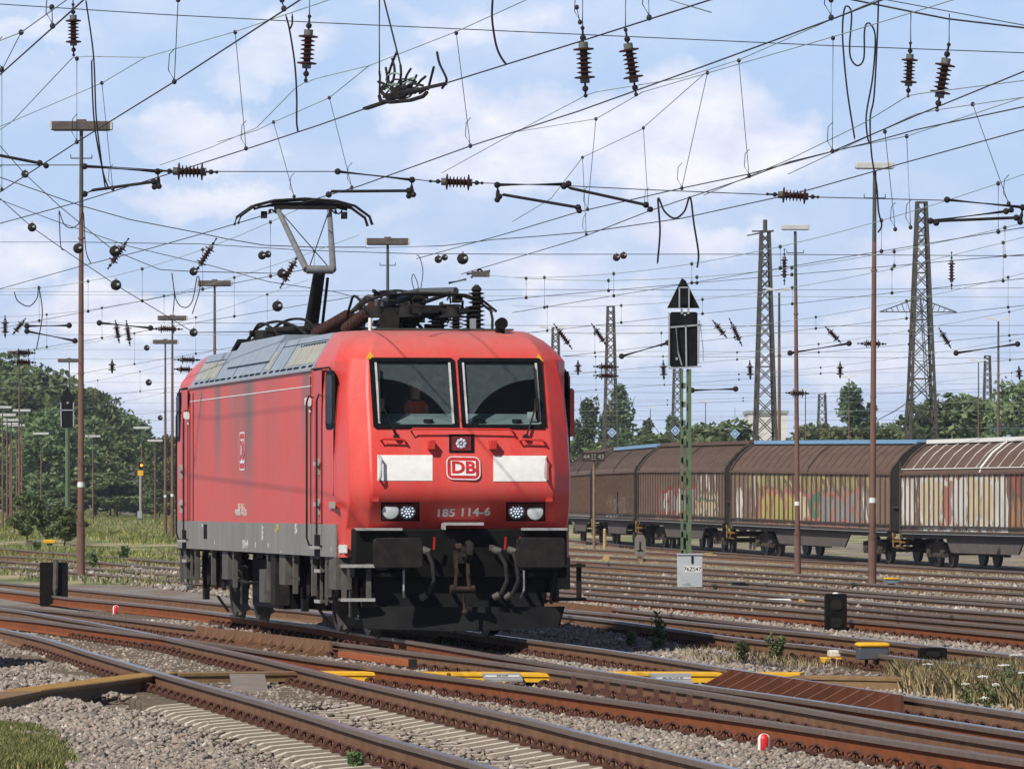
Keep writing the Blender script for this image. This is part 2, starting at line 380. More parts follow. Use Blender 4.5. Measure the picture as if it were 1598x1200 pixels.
def rail(track, px, shiny, zoff, ymax_fast=80, spacing=.6, web=None, ymin=38):
    pts = rail_pts(px, zoff); ro = place('rail', rail_mesh(pts, shiny, web), track)
    acc = 0; cnt = 0; stuff = MB(); last = None
    dn = spline([Vector(p) for p in pts], .2) if len(pts) < 3 else pts
    for a, b in zip(pts, pts[1:]):
        L = (b - a).length
        while acc < L:
            p = a.lerp(b, acc / L); d = (b - a).normalized(); ang = math.atan2(d.y, d.x) - PI / 2
            u = CX + F * p.x / p.y
            if ymin < p.y < ymax_fast and -30 < u < 1630 and cnt < 100:
                m = Matrix.Rotation(ang, 4, 'Z'); m.translation = p - Vector((0, 0, zoff * 0)); place('rail_fastening', FAST, ro, mtx=m); cnt += 1
            acc += spacing
        acc -= L
    return pts
def sleepers(track, A, B, kind, spacing=.6, y0=38, y1=90, extra=0, every=None):
    acc = 0
    for a, b in zip(A, A[1:]):
        L = (b - a).length
        while acc < L:
            p = a.lerp(b, acc / L); d = (b - a).normalized(); nrm = Vector((d.y, -d.x, 0)); best = None
            for c, e in zip(B, B[1:]):
                dc = (c - p).dot(d); de = (e - p).dot(d)
                if dc * de <= 0 and abs(dc - de) > 1e-6:
                    q = c.lerp(e, dc / (dc - de)); best = q; break
            if best is not None and y0 < p.y < y1:
                mid = (p + best) / 2; w = (best - p).length; u = CX + F * mid.x / mid.y
                if -200 < u < 1800:
                    m = Matrix.Rotation(math.atan2(d.y, d.x) - PI / 2 + random.uniform(-.01, .01), 4, 'Z')
                    sx = max(1.0, (w + 1.1) / 2.6) if w > 1.7 else 1.0
                    m = Matrix.Translation(mid + Vector((0, 0, random.uniform(-.006, .0)))) @ m @ Matrix.Diagonal((sx, 1, 1, 1))
                    k = kind(p.y) if callable(kind) else kind
                    place('sleeper', SLP[k], track, mtx=m)
            acc += spacing
        acc -= L
R1 = [(-60, 902), (0, 908), (60, 913), (106, 917), (200, 926), (320, 937.5), (410, 946.5), (471, 951.5), (560, 962), (660, 975), (800, 994), (920, 1009.5), (1000, 1021), (1080, 1033.5), (1130, 1041.5), (1250, 1060), (1413, 1085), (1500, 1098), (1598, 1112.5), (1700, 1128)]
R2 = [(-60, 914), (0, 919.5), (60, 926), (106, 931.5), (200, 940), (312, 952), (410, 965), (480, 974), (534, 982.5), (572, 989), (620, 996), (672, 1004), (732, 1014), (780, 1022), (840, 1031.5), (880, 1038), (930, 1045.5), (960, 1050), (1060, 1063.5), (1120, 1072), (1200, 1082.5), (1300, 1097), (1420, 1115), (1598, 1142), (1700, 1158)]
R3 = [(-60, 939), (0, 943.6), (60, 949), (106, 953.5), (160, 960), (220, 967), (300, 977), (400, 988), (520, 1001), (600, 1011), (650, 1017.5), (740, 1028), (828, 1039.5), (880, 1046.5), (940, 1055), (1020, 1067), (1110, 1080.5), (1200, 1095), (1300, 1112), (1420, 1133), (1598, 1161), (1700, 1177)]
R4 = [(-60, 956), (0, 961), (60, 967), (120, 975), (200, 985.5), (240, 990.5), (320, 1001), (420, 1016), (480, 1025.5), (560, 1036.5), (650, 1048), (740, 1060), (840, 1074), (880, 1080), (970, 1092.5), (1060, 1105), (1100, 1110.5), (1200, 1124.5), (1300, 1139.5), (1420, 1158), (1598, 1185), (1700, 1200)]
R5 = [(-60, 942), (0, 948), (40, 953), (80, 960), (140, 970), (200, 981.5), (260, 993.5), (320, 1006.5), (400, 1024), (480, 1043), (540, 1057), (600, 1071), (700, 1093.5), (820, 1120), (900, 1140), (1000, 1164), (1100, 1187.5), (1150, 1199.5), (1300, 1234)]
R8 = [(-60, 967), (0, 980), (60, 993), (100, 1004.5), (140, 1017), (200, 1034.5), (250, 1049), (320, 1068.5), (400, 1090.5), (480, 1113.5), (540, 1132), (600, 1150), (680, 1172), (740, 1188.5), (772, 1198), (900, 1236)]
T_near = empty('railway_track', (0, 0, 0), 0, 'brown railway track on pale concrete sleepers running out at the bottom edge', 'railway track')
p8 = rail(T_near, R8, True, 0); p5 = rail(T_near, R5, True, .003)
sleepers(T_near, p8, p5, lambda y: 'conc' if y < 58.5 else 'wood', .6, 37, 84)
T_turn = empty('railway_turnout', (0, 0, 0), 0, 'railway turnout of four crowded rusty rails under and in front of the red locomotive', 'turnout')
p1 = rail(T_turn, R1, True, 0, 84, web=M_RUST); p2 = rail(T_turn, R2, True, -.003, 96, web=M_RUSTO); p3 = rail(T_turn, R3, False, -.006, 100); p4 = rail(T_turn, R4, False, .006, 86, web=M_RUSTO)
sleepers(T_turn, p4, p1, 'conc', .6, 37, 62); sleepers(T_turn, p2, p1, 'wood', .6, 78, 108); sleepers(T_turn, p4, p3, 'wood', .6, 64, 96)
S = {}
S[1] = [(844, 955), (920, 963), (1020, 976), (1160, 996), (1278, 1008), (1338, 1016), (1418, 1026), (1478, 1033), (1598, 1048), (1680, 1059)]
S[2] = [(700, 934), (852, 948), (960, 957.5), (1040, 966), (1160, 978), (1260, 987), (1340, 995), (1420, 1003.5), (1478, 1010), (1598, 1023), (1680, 1033)]
S[3] = [(940, 946), (952, 947.3), (1040, 957.5), (1160, 971), (1250, 982), (1290, 988)]
S[4] = [(700, 911), (880, 928), (1010, 940), (1160, 952.5), (1278, 962), (1320, 966), (1398, 972.5), (1478, 980), (1598, 991.5), (1680, 1000)]
S[5] = [(700, 906), (878, 920.5), (1008, 930.5), (1160, 942.5), (1278, 952), (1320, 955.5), (1448, 966), (1598, 979), (1680, 987)]
S[6] = [(700, 900), (880, 913), (1040, 923), (1160, 931.5), (1318, 945), (1438, 956), (1598, 968.5), (1680, 976)]
S[7] = [(700, 890), (880, 903), (960, 909), (1056, 916), (1160, 923), (1278, 933), (1358, 939), (1438, 946), (1598, 958), (1680, 965)]
S[8] = [(700, 883), (878, 895), (960, 901), (1160, 914), (1278, 922.5), (1398, 931), (1598, 945), (1680, 951)]
S[9] = [(700, 876), (878, 888), (1040, 899), (1160, 907), (1278, 916), (1418, 927), (1598, 939), (1680, 945)]
S[10] = [(700, 867), (880, 879), (1056, 890.5), (1160, 897.5), (1278, 905), (1438, 915), (1598, 925), (1680, 930)]
S[11] = [(700, 862), (880, 873), (1198, 892.5), (1438, 906.5), (1598, 916), (1680, 921)]
S[12] = [(700, 855), (880, 864.5), (1198, 881), (1438, 894), (1598, 902.5), (1680, 907)]
S[13] = [(700, 845), (880, 854.5), (1198, 871), (1438, 884), (1598, 892), (1680, 896)]
YT = [((1, 2, 3), 'reddish rusty railway track just right of the locomotive front', 90), ((4, 5), 'rusty railway track passing behind the low square black signal back', 98), ((6, 7), 'railway track with a polished rail running past the foot of the grey cabinet', 0),
      ((8, 9), 'dark brown railway track directly behind the grey signal cabinet', 0), ((10, 11), 'brown yard track on dry grass, second in front of the covered wagons', 0), ((12, 13), 'rust coloured yard track closest to the covered wagons', 0)]
for ids, lab, yf in YT:
    t = empty('railway_track', (0, 0, 0), 0, lab, 'railway track', 'parallel tracks of the goods yard')
    pp = [rail(t, S[i], i in (2, 7, 1), .003 * (k - 1), yf, web=M_RUSTO if i in (4, 3) else None) for k, i in enumerate(ids)]
    sleepers(t, pp[0], pp[1], 'wood', .65, 60, 118)
ML = [([(-40, 852), (0, 855), (50, 859), (121, 864.5), (271, 876), (360, 883)], [(-40, 863.5), (0, 866.5), (75, 870), (121, 874), (271, 886), (360, 893)], 'rusty siding by the orange capped box left of the locomotive'),
      ([(-40, 871), (55, 878), (121, 884), (165, 887.5), (271, 896), (360, 903)], [(-40, 879), (55, 887), (121, 892.5), (165, 896), (290, 907), (360, 913)], 'weedy railway track at the foot of the big left mast'),
      ([(100, 847.5), (147, 851), (198, 855), (271, 862), (360, 869)], [(100, 861), (200, 869.5), (271, 875.4), (360, 882)], 'overgrown siding in front of the meadow behind the left mast')]
for k, (a, b, lab) in enumerate(ML):
    t = empty('railway_track', (0, 0, 0), 0, lab, 'railway track', 'weedy tracks left of the locomotive')
    pa = rail(t, a, False, .003 * k, 0); pb = rail(t, b, False, .003 * k, 0)
    sleepers(t, pa, pb, 'wood', .7, 110, 190)
# ---------------------------------------------------------------- ballast stones (uncountable)
def stones(name, regions, seed, label):
    r = np.random.default_rng(seed); V = []; Fc = []; mi = []
    base = np.array([(1, 0, 0), (-1, 0, 0), (0, 1, 0), (0, -1, 0), (0, 0, 1), (0, 0, -1)], float)
    fo = np.array([(0, 2, 4), (2, 1, 4), (1, 3, 4), (3, 0, 4), (2, 0, 5), (1, 2, 5), (3, 1, 5), (0, 3, 5)])
    cen = []; size = []
    for (y0, y1, dens, s0, s1, test, dz) in regions:
        n = int((y1 - y0) * (.166 * (y0 + y1) / 2) * dens); Y = r.uniform(y0, y1, n); X = r.uniform(-.084, .084, n) * Y
        for x, y in zip(X, Y):
            h = test(x, y)
            if h is None: continue
            cen.append((x, y, h + r.uniform(-.02, .012) + dz)); size.append(r.uniform(s0, s1))
    cen = np.array(cen); size = np.array(size); n = len(cen)
    P = base[None] * r.uniform(.55, 1.15, (n, 6, 1)) + r.normal(0, .22, (n, 6, 3))
    P *= np.stack([r.uniform(.8, 1.4, n), r.uniform(.7, 1.2, n), r.uniform(.5, .85, n)], 1)[:, None, :]
    a = r.uniform(0, 6.28, n); ca, sa = np.cos(a), np.sin(a)
    x = P[:, :, 0] * ca[:, None] - P[:, :, 1] * sa[:, None]; y = P[:, :, 0] * sa[:, None] + P[:, :, 1] * ca[:, None]; P[:, :, 0] = x; P[:, :, 1] = y
    P = P * size[:, None, None] + cen[:, None, :]
    me = bpy.data.meshes.new(name); nf = n * 8
    me.vertices.add(n * 6); me.vertices.foreach_set('co', P.reshape(-1).astype(np.float32))
    idx = (fo[None] + (np.arange(n) * 6)[:, None, None]).reshape(-1)
    me.loops.add(nf * 3); me.loops.foreach_set('vertex_index', idx.astype(np.int32))
    me.polygons.add(nf); me.polygons.foreach_set('loop_start', (np.arange(nf) * 3).astype(np.int32)); me.polygons.foreach_set('loop_total', np.full(nf, 3, np.int32))
    me.update(calc_edges=True); me.validate()
    tone = me.attributes.new('tone', 'FLOAT', 'FACE'); tone.data.foreach_set('value', np.repeat(r.uniform(0, 1, n), 8)[:len(me.polygons)].astype(np.float32))
    if 'crushed_stone' not in MATS:
        m = bpy.data.materials.new('crushed_stone'); nt, N, L = nodes_of(m); b = N['Principled BSDF']; b.inputs['Roughness'].default_value = .9
        t = N.new('ShaderNodeAttribute'); t.attribute_name = 'tone'
        c = ramp(N, L, t.outputs['Fac'], [(0, (.10, .085, .075)), (.25, (.235, .205, .172)), (.5, (.30, .245, .195)), (.72, (.37, .32, .27)), (.86, (.25, .165, .12)), (.95, (.38, .31, .24)), (1, (.58, .55, .51))])
        v = coords(N, L); c = mix_rgb(N, L, ramp(N, L, noise(N, L, v, 60, 3), [(.4, 0.0), (.7, .6)]), c, (.14, .11, .09)); L.new(c, b.inputs['Base Color'])
        MATS['crushed_stone'] = m
    me.materials.append(MATS['crushed_stone']); o = place(name, me); tag(o, label, 'ballast', kind='stuff')
def px_of(x, y, z=-.2): return CX + F * x / y, HY + F * (CH - z) / y
def poly_y(pl, u):
    return lerp_table(pl, u)
def rx(P, y):
    for a, b in zip(P, P[1:]):
        if (a.y - y) * (b.y - y) <= 0: return a.x + (b.x - a.x) * (y - a.y) / (b.y - a.y + 1e-9)
    return -99
def t_near_left(x, y):
    u, v = px_of(x, y)
    dl = rx(p8, y) - x
    if y < 58 and dl < .75: return -.275 if random.random() < .93 else -.225
    if y < 58 and dl < 1.15 and random.random() < .7: return -.235
    if v > poly_y(R8, u) + 8 and u < 790:
        if v > 1146 + u * .62: return None if random.random() < .9 else ground_z(x, y)
        return ground_z(x, y) + .012 + .03 * math.sin(x * 5 + y * 1.7)
    return None
def t_between(x, y):
    u, v = px_of(x, y)
    lo, hi = poly_y(R8, u), poly_y(R5, u)
    if v > hi + 16 and v < lo + 30:                       # inside the near track: low, and fewer where sleepers show
        if y < 58: return -.29 if random.random() < .95 else (-.215 if random.random() < .3 else None)
        return -.205
    if poly_y(R4, u) + 18 < v < hi + 26: return -.185 if v > poly_y(R4, u) + 34 else (-.215 if random.random() < .5 else None)
    if v <= poly_y(R4, u) + 18 and v > poly_y(R1, u) - 60:
        if u > 1180 and v < poly_y(R1, u) - 2: return None if random.random() < .8 else -.2
        return -.2
    return None
stones('ballast', [(37.5, 47, 620, .022, .040, t_near_left, 0), (47, 60, 430, .025, .046, t_near_left, 0), (60, 100, 150, .03, .055, t_near_left, 0)], 3, 'grey brown crushed stone ballast in the near left corner')
stones('ballast', [(37.5, 47, 520, .022, .040, t_between, 0), (47, 60, 400, .025, .046, t_between, 0), (60, 100, 190, .03, .055, t_between, 0)], 4, 'crushed stone ballast lying between the rusty rails')
def t_far(x, y):
    u, v = px_of(x, y)
    if v > poly_y(R1, u) - 6: return None
    if u > 850 and y > 100 and random.random() < .5: return None
    return ground_z(x, y) + .01
stones('ballast', [(76, 126, 105, .035, .07, t_far, .02), (120, 190, 18, .05, .09, t_far, 0)], 5, 'stone ballast around the farther yard tracks')
# ---------------------------------------------------------------- locomotive (local frame: x to picture right, y backwards from buffer face, z above rail)
PHI = math.radians(9.85)
loco = empty('locomotive', (-.508, 76.5, 0), PHI, 'red electric locomotive with dusty side, number 185 114-6, one pantograph raised', 'locomotive')
lm = Matrix.Translation((-.508, 76.5, 0)) @ Matrix.Rotation(PHI, 4, 'Z'); lmi = lm.inverted()
def red_paint(name, base, fade, streaks=(), fadeamt=.6, rough=.42):
    m = bpy.data.materials.new(name); nt, N, L = nodes_of(m); b = N['Principled BSDF']; b.inputs['Roughness'].default_value = rough
    b.inputs['Specular IOR Level'].default_value = .28
    v = coords(N, L); vs = coords(N, L, (1, 1, .12))
    f = ramp(N, L, noise(N, L, vs, 2.2, 5, .6), [(.3, .15), (.75, 1.0)])
    c = mix_rgb(N, L, mth(N, L, 'MULTIPLY', f, fadeamt), base, fade)
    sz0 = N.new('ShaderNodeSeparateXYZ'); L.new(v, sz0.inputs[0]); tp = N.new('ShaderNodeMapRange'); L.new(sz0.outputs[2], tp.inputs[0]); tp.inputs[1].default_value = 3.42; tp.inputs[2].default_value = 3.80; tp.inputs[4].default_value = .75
    c = mix_rgb(N, L, mth(N, L, 'MULTIPLY', tp.outputs[0], ramp(N, L, noise(N, L, v, 3.5, 5, .65), [(.2, .5), (.7, 1.0)])), c, (.42, .19, .165))  # paler pink towards the roof: sun highlight and dust painted into the colour
    fine = ramp(N, L, noise(N, L, v, 40, 4, .7), [(.45, 0.0), (.8, .25)]); c = mix_rgb(N, L, fine, c, (.30, .22, .19))
    g1 = ramp(N, L, noise(N, L, coords(N, L, (1, 1, .06)), 9, 5, .65), [(.50, 0.0), (.78, .42)]); c = mix_rgb(N, L, g1, c, (.24, .10, .085))
    g2 = ramp(N, L, noise(N, L, coords(N, L, (1, .6, 1)), 1.3, 6, .7), [(.50, 0.0), (.74, .38)]); c = mix_rgb(N, L, g2, c, (.40, .16, .13))
    if streaks:
        sx = N.new('ShaderNodeSeparateXYZ'); L.new(v, sx.inputs[0]); wob = mth(N, L, 'MULTIPLY_ADD', noise(N, L, coords(N, L, (1, 1, .4)), 2.5, 4), .5, -.25)
        for (yc, w, z0, z1, a) in streaks:
            d = mth(N, L, 'ABSOLUTE', mth(N, L, 'SUBTRACT', mth(N, L, 'ADD', sx.outputs[1], wob), yc))
            mr = N.new('ShaderNodeMapRange'); mr.interpolation_type = 'SMOOTHSTEP'; L.new(d, mr.inputs[0]); mr.inputs[1].default_value = w; mr.inputs[2].default_value = 0; mr.inputs[3].default_value = 0; mr.inputs[4].default_value = a
            mz = N.new('ShaderNodeMapRange'); mz.interpolation_type = 'SMOOTHSTEP'; L.new(sx.outputs[2], mz.inputs[0]); mz.inputs[1].default_value = z0; mz.inputs[2].default_value = z1
            c = mix_rgb(N, L, mth(N, L, 'MULTIPLY', mr.outputs[0], mz.outputs[0]), c, (.14, .10, .082))
    L.new(c, b.inputs['Base Color']); MATS[name] = m; return m
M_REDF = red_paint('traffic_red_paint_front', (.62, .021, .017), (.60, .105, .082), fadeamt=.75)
M_REDS = red_paint('dusty_red_paint_side', (.60, .045, .034), (.52, .088, .066), [(12.55, .75, 1.6, 3.1, .85), (9.2, 1.0, 1.2, 3.0, .95), (10.5, 1.6, 1.2, 3.2, .45), (3.6, .7, 1.8, 3.2, .75), (7.0, 1.2, 1.5, 3.3, .25), (14.5, .6, 1.6, 3.3, .35)], .8, .5)
M_REDB = mat('bright_red_door_paint', (.58, .022, .016), .45, 0, (.42, .06, .05), 3, .7, 0, None, (1, 1, .2))
M_SKIRT = mat('dirty_grey_skirt', (.24, .235, .215), .6, 0, (.16, .155, .14), 4, .9, 0, None, (1, 1, .3))
M_ROOFG = mat('light_grey_roof_panel', (.265, .30, .35), .5, 0, (.20, .23, .265), 3, .9)
M_GRILLE = mat('beige_louvre', (.36, .345, .29), .7, 0, (.27, .26, .22), 6, .7)
M_ROOFD = mat('sooty_roof_deck', (.09, .085, .08), .8, 0, (.05, .047, .045), 5, .8)
M_RUBBER = mat('black_window_rubber', (.007, .0075, .008), .6)
M_CABIN = mat('dark_cab_lining', (.018, .022, .028), .8)
M_DASH = mat('pale_green_grey_desk', (.30, .36, .35), .5, 0, (.24, .29, .28), 6, .5)
def glass_mat():
    m = bpy.data.materials.new('dusty_windscreen_glass'); nt, N, L = nodes_of(m); N.remove(N['Principled BSDF']); out = N['Material Output']
    tr = N.new('ShaderNodeBsdfTransparent'); tr.inputs[0].default_value = (.66, .73, .75, 1)
    gl = N.new('ShaderNodeBsdfGlossy'); gl.inputs['Roughness'].default_value = .03; gl.inputs[0].default_value = (1, 1, 1, 1)
    fr = N.new('ShaderNodeFresnel'); fr.inputs[0].default_value = 1.22
    m1 = N.new('ShaderNodeMixShader'); L.new(fr.outputs[0], m1.inputs[0]); L.new(tr.outputs[0], m1.inputs[1]); L.new(gl.outputs[0], m1.inputs[2])
    df = N.new('ShaderNodeBsdfDiffuse'); df.inputs[0].default_value = (.20, .25, .26, 1)
    # dust film left outside the two wiped arcs
    v = coords(N, L); masks = None
    for (cx, cz, r) in ((-1.0, 2.45, .80), (1.02, 2.45, .80)):
        d = N.new('ShaderNodeVectorMath'); d.operation = 'SUBTRACT'; L.new(v, d.inputs[0]); d.inputs[1].default_value = (cx, 0, cz)
        mu = N.new('ShaderNodeVectorMath'); mu.operation = 'MULTIPLY'; L.new(d.outputs[0], mu.inputs[0]); mu.inputs[1].default_value = (1 / .92, 0, 1 / .74)
        ln = N.new('ShaderNodeVectorMath'); ln.operation = 'LENGTH'; L.new(mu.outputs[0], ln.inputs[0])
        mr = N.new('ShaderNodeMapRange'); L.new(ln.outputs['Value'], mr.inputs[0]); mr.inputs[1].default_value = .985; mr.inputs[2].default_value = 1.0
        masks = mr.outputs[0] if masks is None else mth(N, L, 'MULTIPLY', masks, mr.outputs[0])
    dust = mth(N, L, 'MULTIPLY', mth(N, L, 'MULTIPLY_ADD', masks, .20, .012), mth(N, L, 'MULTIPLY_ADD', noise(N, L, v, 14, 4), .9, .55))
    m2 = N.new('ShaderNodeMixShader'); L.new(dust, m2.inputs[0]); L.new(m1.outputs[0], m2.inputs[1]); L.new(df.outputs[0], m2.inputs[2]); L.new(m2.outputs[0], out.inputs[0]); return m
M_GLASS = glass_mat()
M_SIDEGL = mat('dark_side_glass', (.006, .007, .008), .35, spec=.05)
# front profile: z, s_front, half width front, s_corner, half width side
LV = [(1.00, .90, 1.16, 1.05, 1.475), (1.35, .84, 1.14, 1.0, 1.487), (1.58, .632, 1.13, .84, 1.489), (1.67, .560, 1.13, .80, 1.489), (1.75, .518, 1.13, .775, 1.489), (1.83, .502, 1.13, .765, 1.489), (1.92, .510, 1.13, .765, 1.489), (2.06, .548, 1.13, .78, 1.489), (2.58, .74, 1.12, .92, 1.489), (3.0, .92, 1.115, 1.1, 1.485),
      (3.42, 1.10, 1.09, 1.42, 1.44), (3.58, 1.20, 1.03, 1.72, 1.35), (3.68, 1.34, .97, 2.05, 1.29), (3.76, 1.62, .92, 2.5, 1.235), (3.80, 2.0, .88, 2.7, 1.2)]
def s_front(z): return lerp_table([(a[0], a[1]) for a in LV], z)
def bow(x): return lerp_table([(-1.13, 0), (-1.055, -.008), (-.5, -.022), (-.045, -.028), (.045, -.028), (.5, -.022), (1.055, -.008), (1.13, 0)], x)
def fr(px, py, ds=0.0):
    s = .7
    for _ in range(20):
        # intersect the pixel ray with the plane y = s of the locomotive
        o = lmi @ Vector((0, 0, CH)); d = lmi.to_3x3() @ Vector(((px - CX) / F, 1, (HY - py) / F)); t = (s - o.y) / d.y; p = o + d * t; s = s_front(p.z) + bow(p.x) - ds
    return p
def sd_(px, py, x=-1.489):
    o = lmi @ Vector((0, 0, CH)); d = lmi.to_3x3() @ Vector(((px - CX) / F, 1, (HY - py) / F)); t = (x - o.x) / d.x; return o + d * t
def ax(px, py, x=0.0): return sd_(px, py, x)
def cab_mesh():
    V = []; Fs = []; rows = []
    for (z, sf, hf, sc, hs) in LV:
        if z < 3.3: side = [(hs, 3.1), (hs, sc + 1.15), (hs - .022, sc + .50), (hf + .235, sc), (hf, sf)]
        else: side = [(hs, 3.1), (hs, (sc + 3.1) / 2), (hs - .012, sc + .04), (hf + (hs - hf) * .56, sf + (sc - sf) * .40), (hf, sf)]
        cols = [(-x, y) for x, y in side] + [(-hf + .075, sf - .008), (-.5, sf - .022), (-.045, sf - .028), (.045, sf - .028), (.5, sf - .022), (hf - .075, sf - .008)] + side[::-1]
        rows.append(len(V)); V += [(x, y, z) for x, y in cols]
    n = 16
    for i in range(len(LV) - 1):
        for k in range(n - 1):
            if i == 0 and 4 <= k <= 10: continue
            if LV[i][0] in (2.58, 3.0) and k in (5, 6, 8, 9): continue
            Fs.append((rows[i] + k, rows[i] + k + 1, rows[i + 1] + k + 1, rows[i + 1] + k))
    Fs.append(tuple(rows[-1] + k for k in range(n)))
    b = MB(); b.add(V, Fs)
    # underside of the nose above the headstock
    b.add([(-1.14, .74, 1.352), (1.14, .74, 1.352), (1.14, 1.3, 1.352), (-1.14, 1.3, 1.352)], [(0, 1, 2, 3)])
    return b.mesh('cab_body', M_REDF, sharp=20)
CAB = cab_mesh()
def add_cab(rear=False):
    kw = dict(loc=(0, 18.9, 0), rot=(0, 0, PI)) if rear else {}
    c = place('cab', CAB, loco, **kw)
    bv = c.modifiers.new('bevel', 'BEVEL'); bv.width = .018; bv.segments = 2; bv.limit_method = 'ANGLE'; bv.angle_limit = math.radians(24)
    if rear: c['label'] = 'far end cab of the locomotive'
    return c
cabF = add_cab(); cabR = add_cab(True)
# engine room walls and skirt
b = MB()
for s in (-1, 1): b.box((s * 1.47, 9.45, 2.33), (.038, 12.7, 2.02))
b.box((0, 9.45, 1.2), (2.9, 12.7, .3)); b.build('engine_room_wall', M_REDS, loco)
b = MB()
for s in (-1, 1):
    b.box((s * 1.49, 9.45, 1.203), (.02, 14.6, .40))
    for pp in ([(1.49, 2.15), (1.472, 1.53), (1.44, 1.30)],):
        for (xa, ya), (xb, yb) in zip(pp, pp[1:]):
            for m_ in (0, 1): b.bar((s * xa, ya if not m_ else 18.9 - ya, 1.203), (s * xb, yb if not m_ else 18.9 - yb, 1.203), .022, .40)
b.build('grey_skirt', M_SKIRT, loco)
b = MB()
for s in (-1, 1):
    b.box((s * 1.493, 9.45, 3.335), (.05, 12.7, .03))
b.build('roof_gutter', M_STEEL, loco)
# sloped roof panels with louvres
RS = []
for s in (-1, 1):
    rp = MB(); rp.add([(s * 1.485, 3.1, 3.35), (s * 1.485, 15.8, 3.35), (s * 1.215, 15.8, 3.80), (s * 1.215, 3.1, 3.80), (s * 1.40, 3.1, 3.35), (s * 1.40, 15.8, 3.35), (s * 1.13, 15.8, 3.79), (s * 1.13, 3.1, 3.79)],
              [(0, 1, 2, 3), (4, 5, 6, 7), (0, 1, 5, 4), (3, 2, 6, 7), (0, 3, 7, 4), (1, 2, 6, 5)])
    panel = rp.build('roof_side_panel', M_ROOFG, loco, smooth=False)
    def slope(y, t, out=.006): return Vector((s * (1.485 - .27 * t) + s * out * .86, y, 3.35 + .45 * t + out * .5))
    def patch(y0, y1, t0, t1, name, m, out, th=.008):
        p = [slope(y0, t0, out), slope(y1, t0, out), slope(y1, t1, out), slope(y0, t1, out)]; q = [slope(y0, t0, out - th), slope(y1, t0, out - th), slope(y1, t1, out - th), slope(y0, t1, out - th)]
        return MB().add(p + q, [(0, 1, 2, 3), (7, 6, 5, 4), (0, 1, 5, 4), (1, 2, 6, 5), (2, 3, 7, 6), (3, 0, 4, 7)]).build(name, m, panel, smooth=False)
    for (y0, y1) in ((3.25, 4.15), (4.25, 5.2), (5.3, 5.75), (7.6, 7.95), (13.3, 14.2), (14.35, 14.75), (14.9, 15.5)): patch(y0, y1, .17, .70, 'louvre', M_GRILLE, .006)
    for y0 in np.arange(3.2, 15.6, .62): patch(y0 + .04, y0 + .40 + .12 * (int(y0 * 7) % 2), .045, .11, 'drain_slot', M_RUBBER, .004)
    for (y0, y1, t) in ((3.2, 5.2, .74), (3.15, 7.4, .80), (13.2, 15.6, .74)): patch(y0, y1, t, t + .02, 'panel_joint', M_RUBBER, .004)
    for y0 in (6.05, 7.35, 8.2, 11.2, 13.1): patch(y0, y0 + .02, .12, .98, 'panel_joint', M_RUBBER, .004)
    for y0 in np.arange(3.3, 5.6, .24): patch(y0, y0 + .04, .71, .76, 'hinge', M_DARK, .01)
# raised panel over the transformer
MB().prism([(1.40, 3.55), (1.17, 3.90), (-1.17, 3.90), (-1.40, 3.55)], 1, 7.9, 12.4).build('raised_roof_hatch', M_ROOFG, loco, smooth=False)
MB().box((0, 9.45, 3.72), (2.36, 12.6, .1)).build('roof_deck', M_ROOFD, loco)
b = MB(); b.box((0, 2.6, 3.815), (1.75, 1.3, .02)); b.build('cab_roof_walkway', M_ROOFD, loco)
# side details: doors, windows, rails, handles (camera side and the other one)
def side_set(host, mirror):
    # local to cab front; mirror True: built on +x side
    q = 1 if mirror else -1; X = q * 1.489
    d = MB(); d.box((X + q * .004, 2.55, 2.36), (.014, .68, 1.9)); door = d.build('cab_door', M_REDB, host, bevel=.004)
    g = MB()
    for y in (2.20, 2.90): g.box((X + q * .004, y, 2.36), (.006, .025, 1.92))
    g.box((X + q * .004, 2.55, 3.32), (.006, .72, .025)); g.build('door_seal', M_RUBBER, door)
    h = MB()
    for z in (1.62, 2.12):
        h.box((X + q * .03, 2.36, z), (.05, .07, .20)); h.box((X + q * .045, 2.42, z + .03), (.035, .3, .045))
    h.build('door_handle', M_ALU, door)
    w = MB(); w.rbox((0, 0, 0), (.03, .52, .72), .10, axis=0); fr_ = w.build('side_window', M_RUBBER, host, loc=(q * 1.470, 1.64, 2.93), rot=(0, 0, -q * .036))
    w = MB(); w.rbox((q * .006, 0, .01), (.024, .42, .60), .09, axis=0); w.build('side_glass', M_SIDEGL, fr_)
    w = MB(); w.tube([(X - q * .024, 1.36, 1.75), (X - q * .024, 1.34, 2.3), (X - q * .024, 1.33, 3.22), (X - q * .02, 1.75, 3.335), (X + q * .02, 3.0, 3.335)], .012, 5); w.build('door_gutter', M_DARK, host)
    for y in (2.14, 3.02):
        hr = MB(); hr.tube([(X, y, 2.98), (X + q * .05, y, 2.98 + .03), (X + q * .08, y, 2.93), (X + q * .08, y, 1.23), (X + q * .05, y, 1.14), (X, y, 1.12)], .014, 6); hr.build('handrail', M_DARK, host)
    fs = MB(); fs.box((X - q * .0, 2.55, 1.12), (.012 + .02, .50, .30)); stp = fs.build('step_recess', M_BLACK, host)
    fs = MB(); fs.box((X + q * .03, 2.55, 1.11), (.10, .46, .035)); fs.build('step_tread', M_ALU, stp)
    m = MB(); m.rbox((X + q * .05, 3.13, 2.93), (.08, .08, .11), .025, axis=1); m.cyl((X + q * .04, 3.13, 2.88), (X + q * .02, 3.13, 2.80), .012); m.build('camera_box', M_WHITE, host)
for host in (cabF, cabR): side_set(host, False); side_set(host, True)
mr_ = MB(); mr_.rbox((1.505, 1.55, 2.78), (.08, .25, .60), .05, axis=1); mr_.build('mirror_housing', M_REDF, cabF)
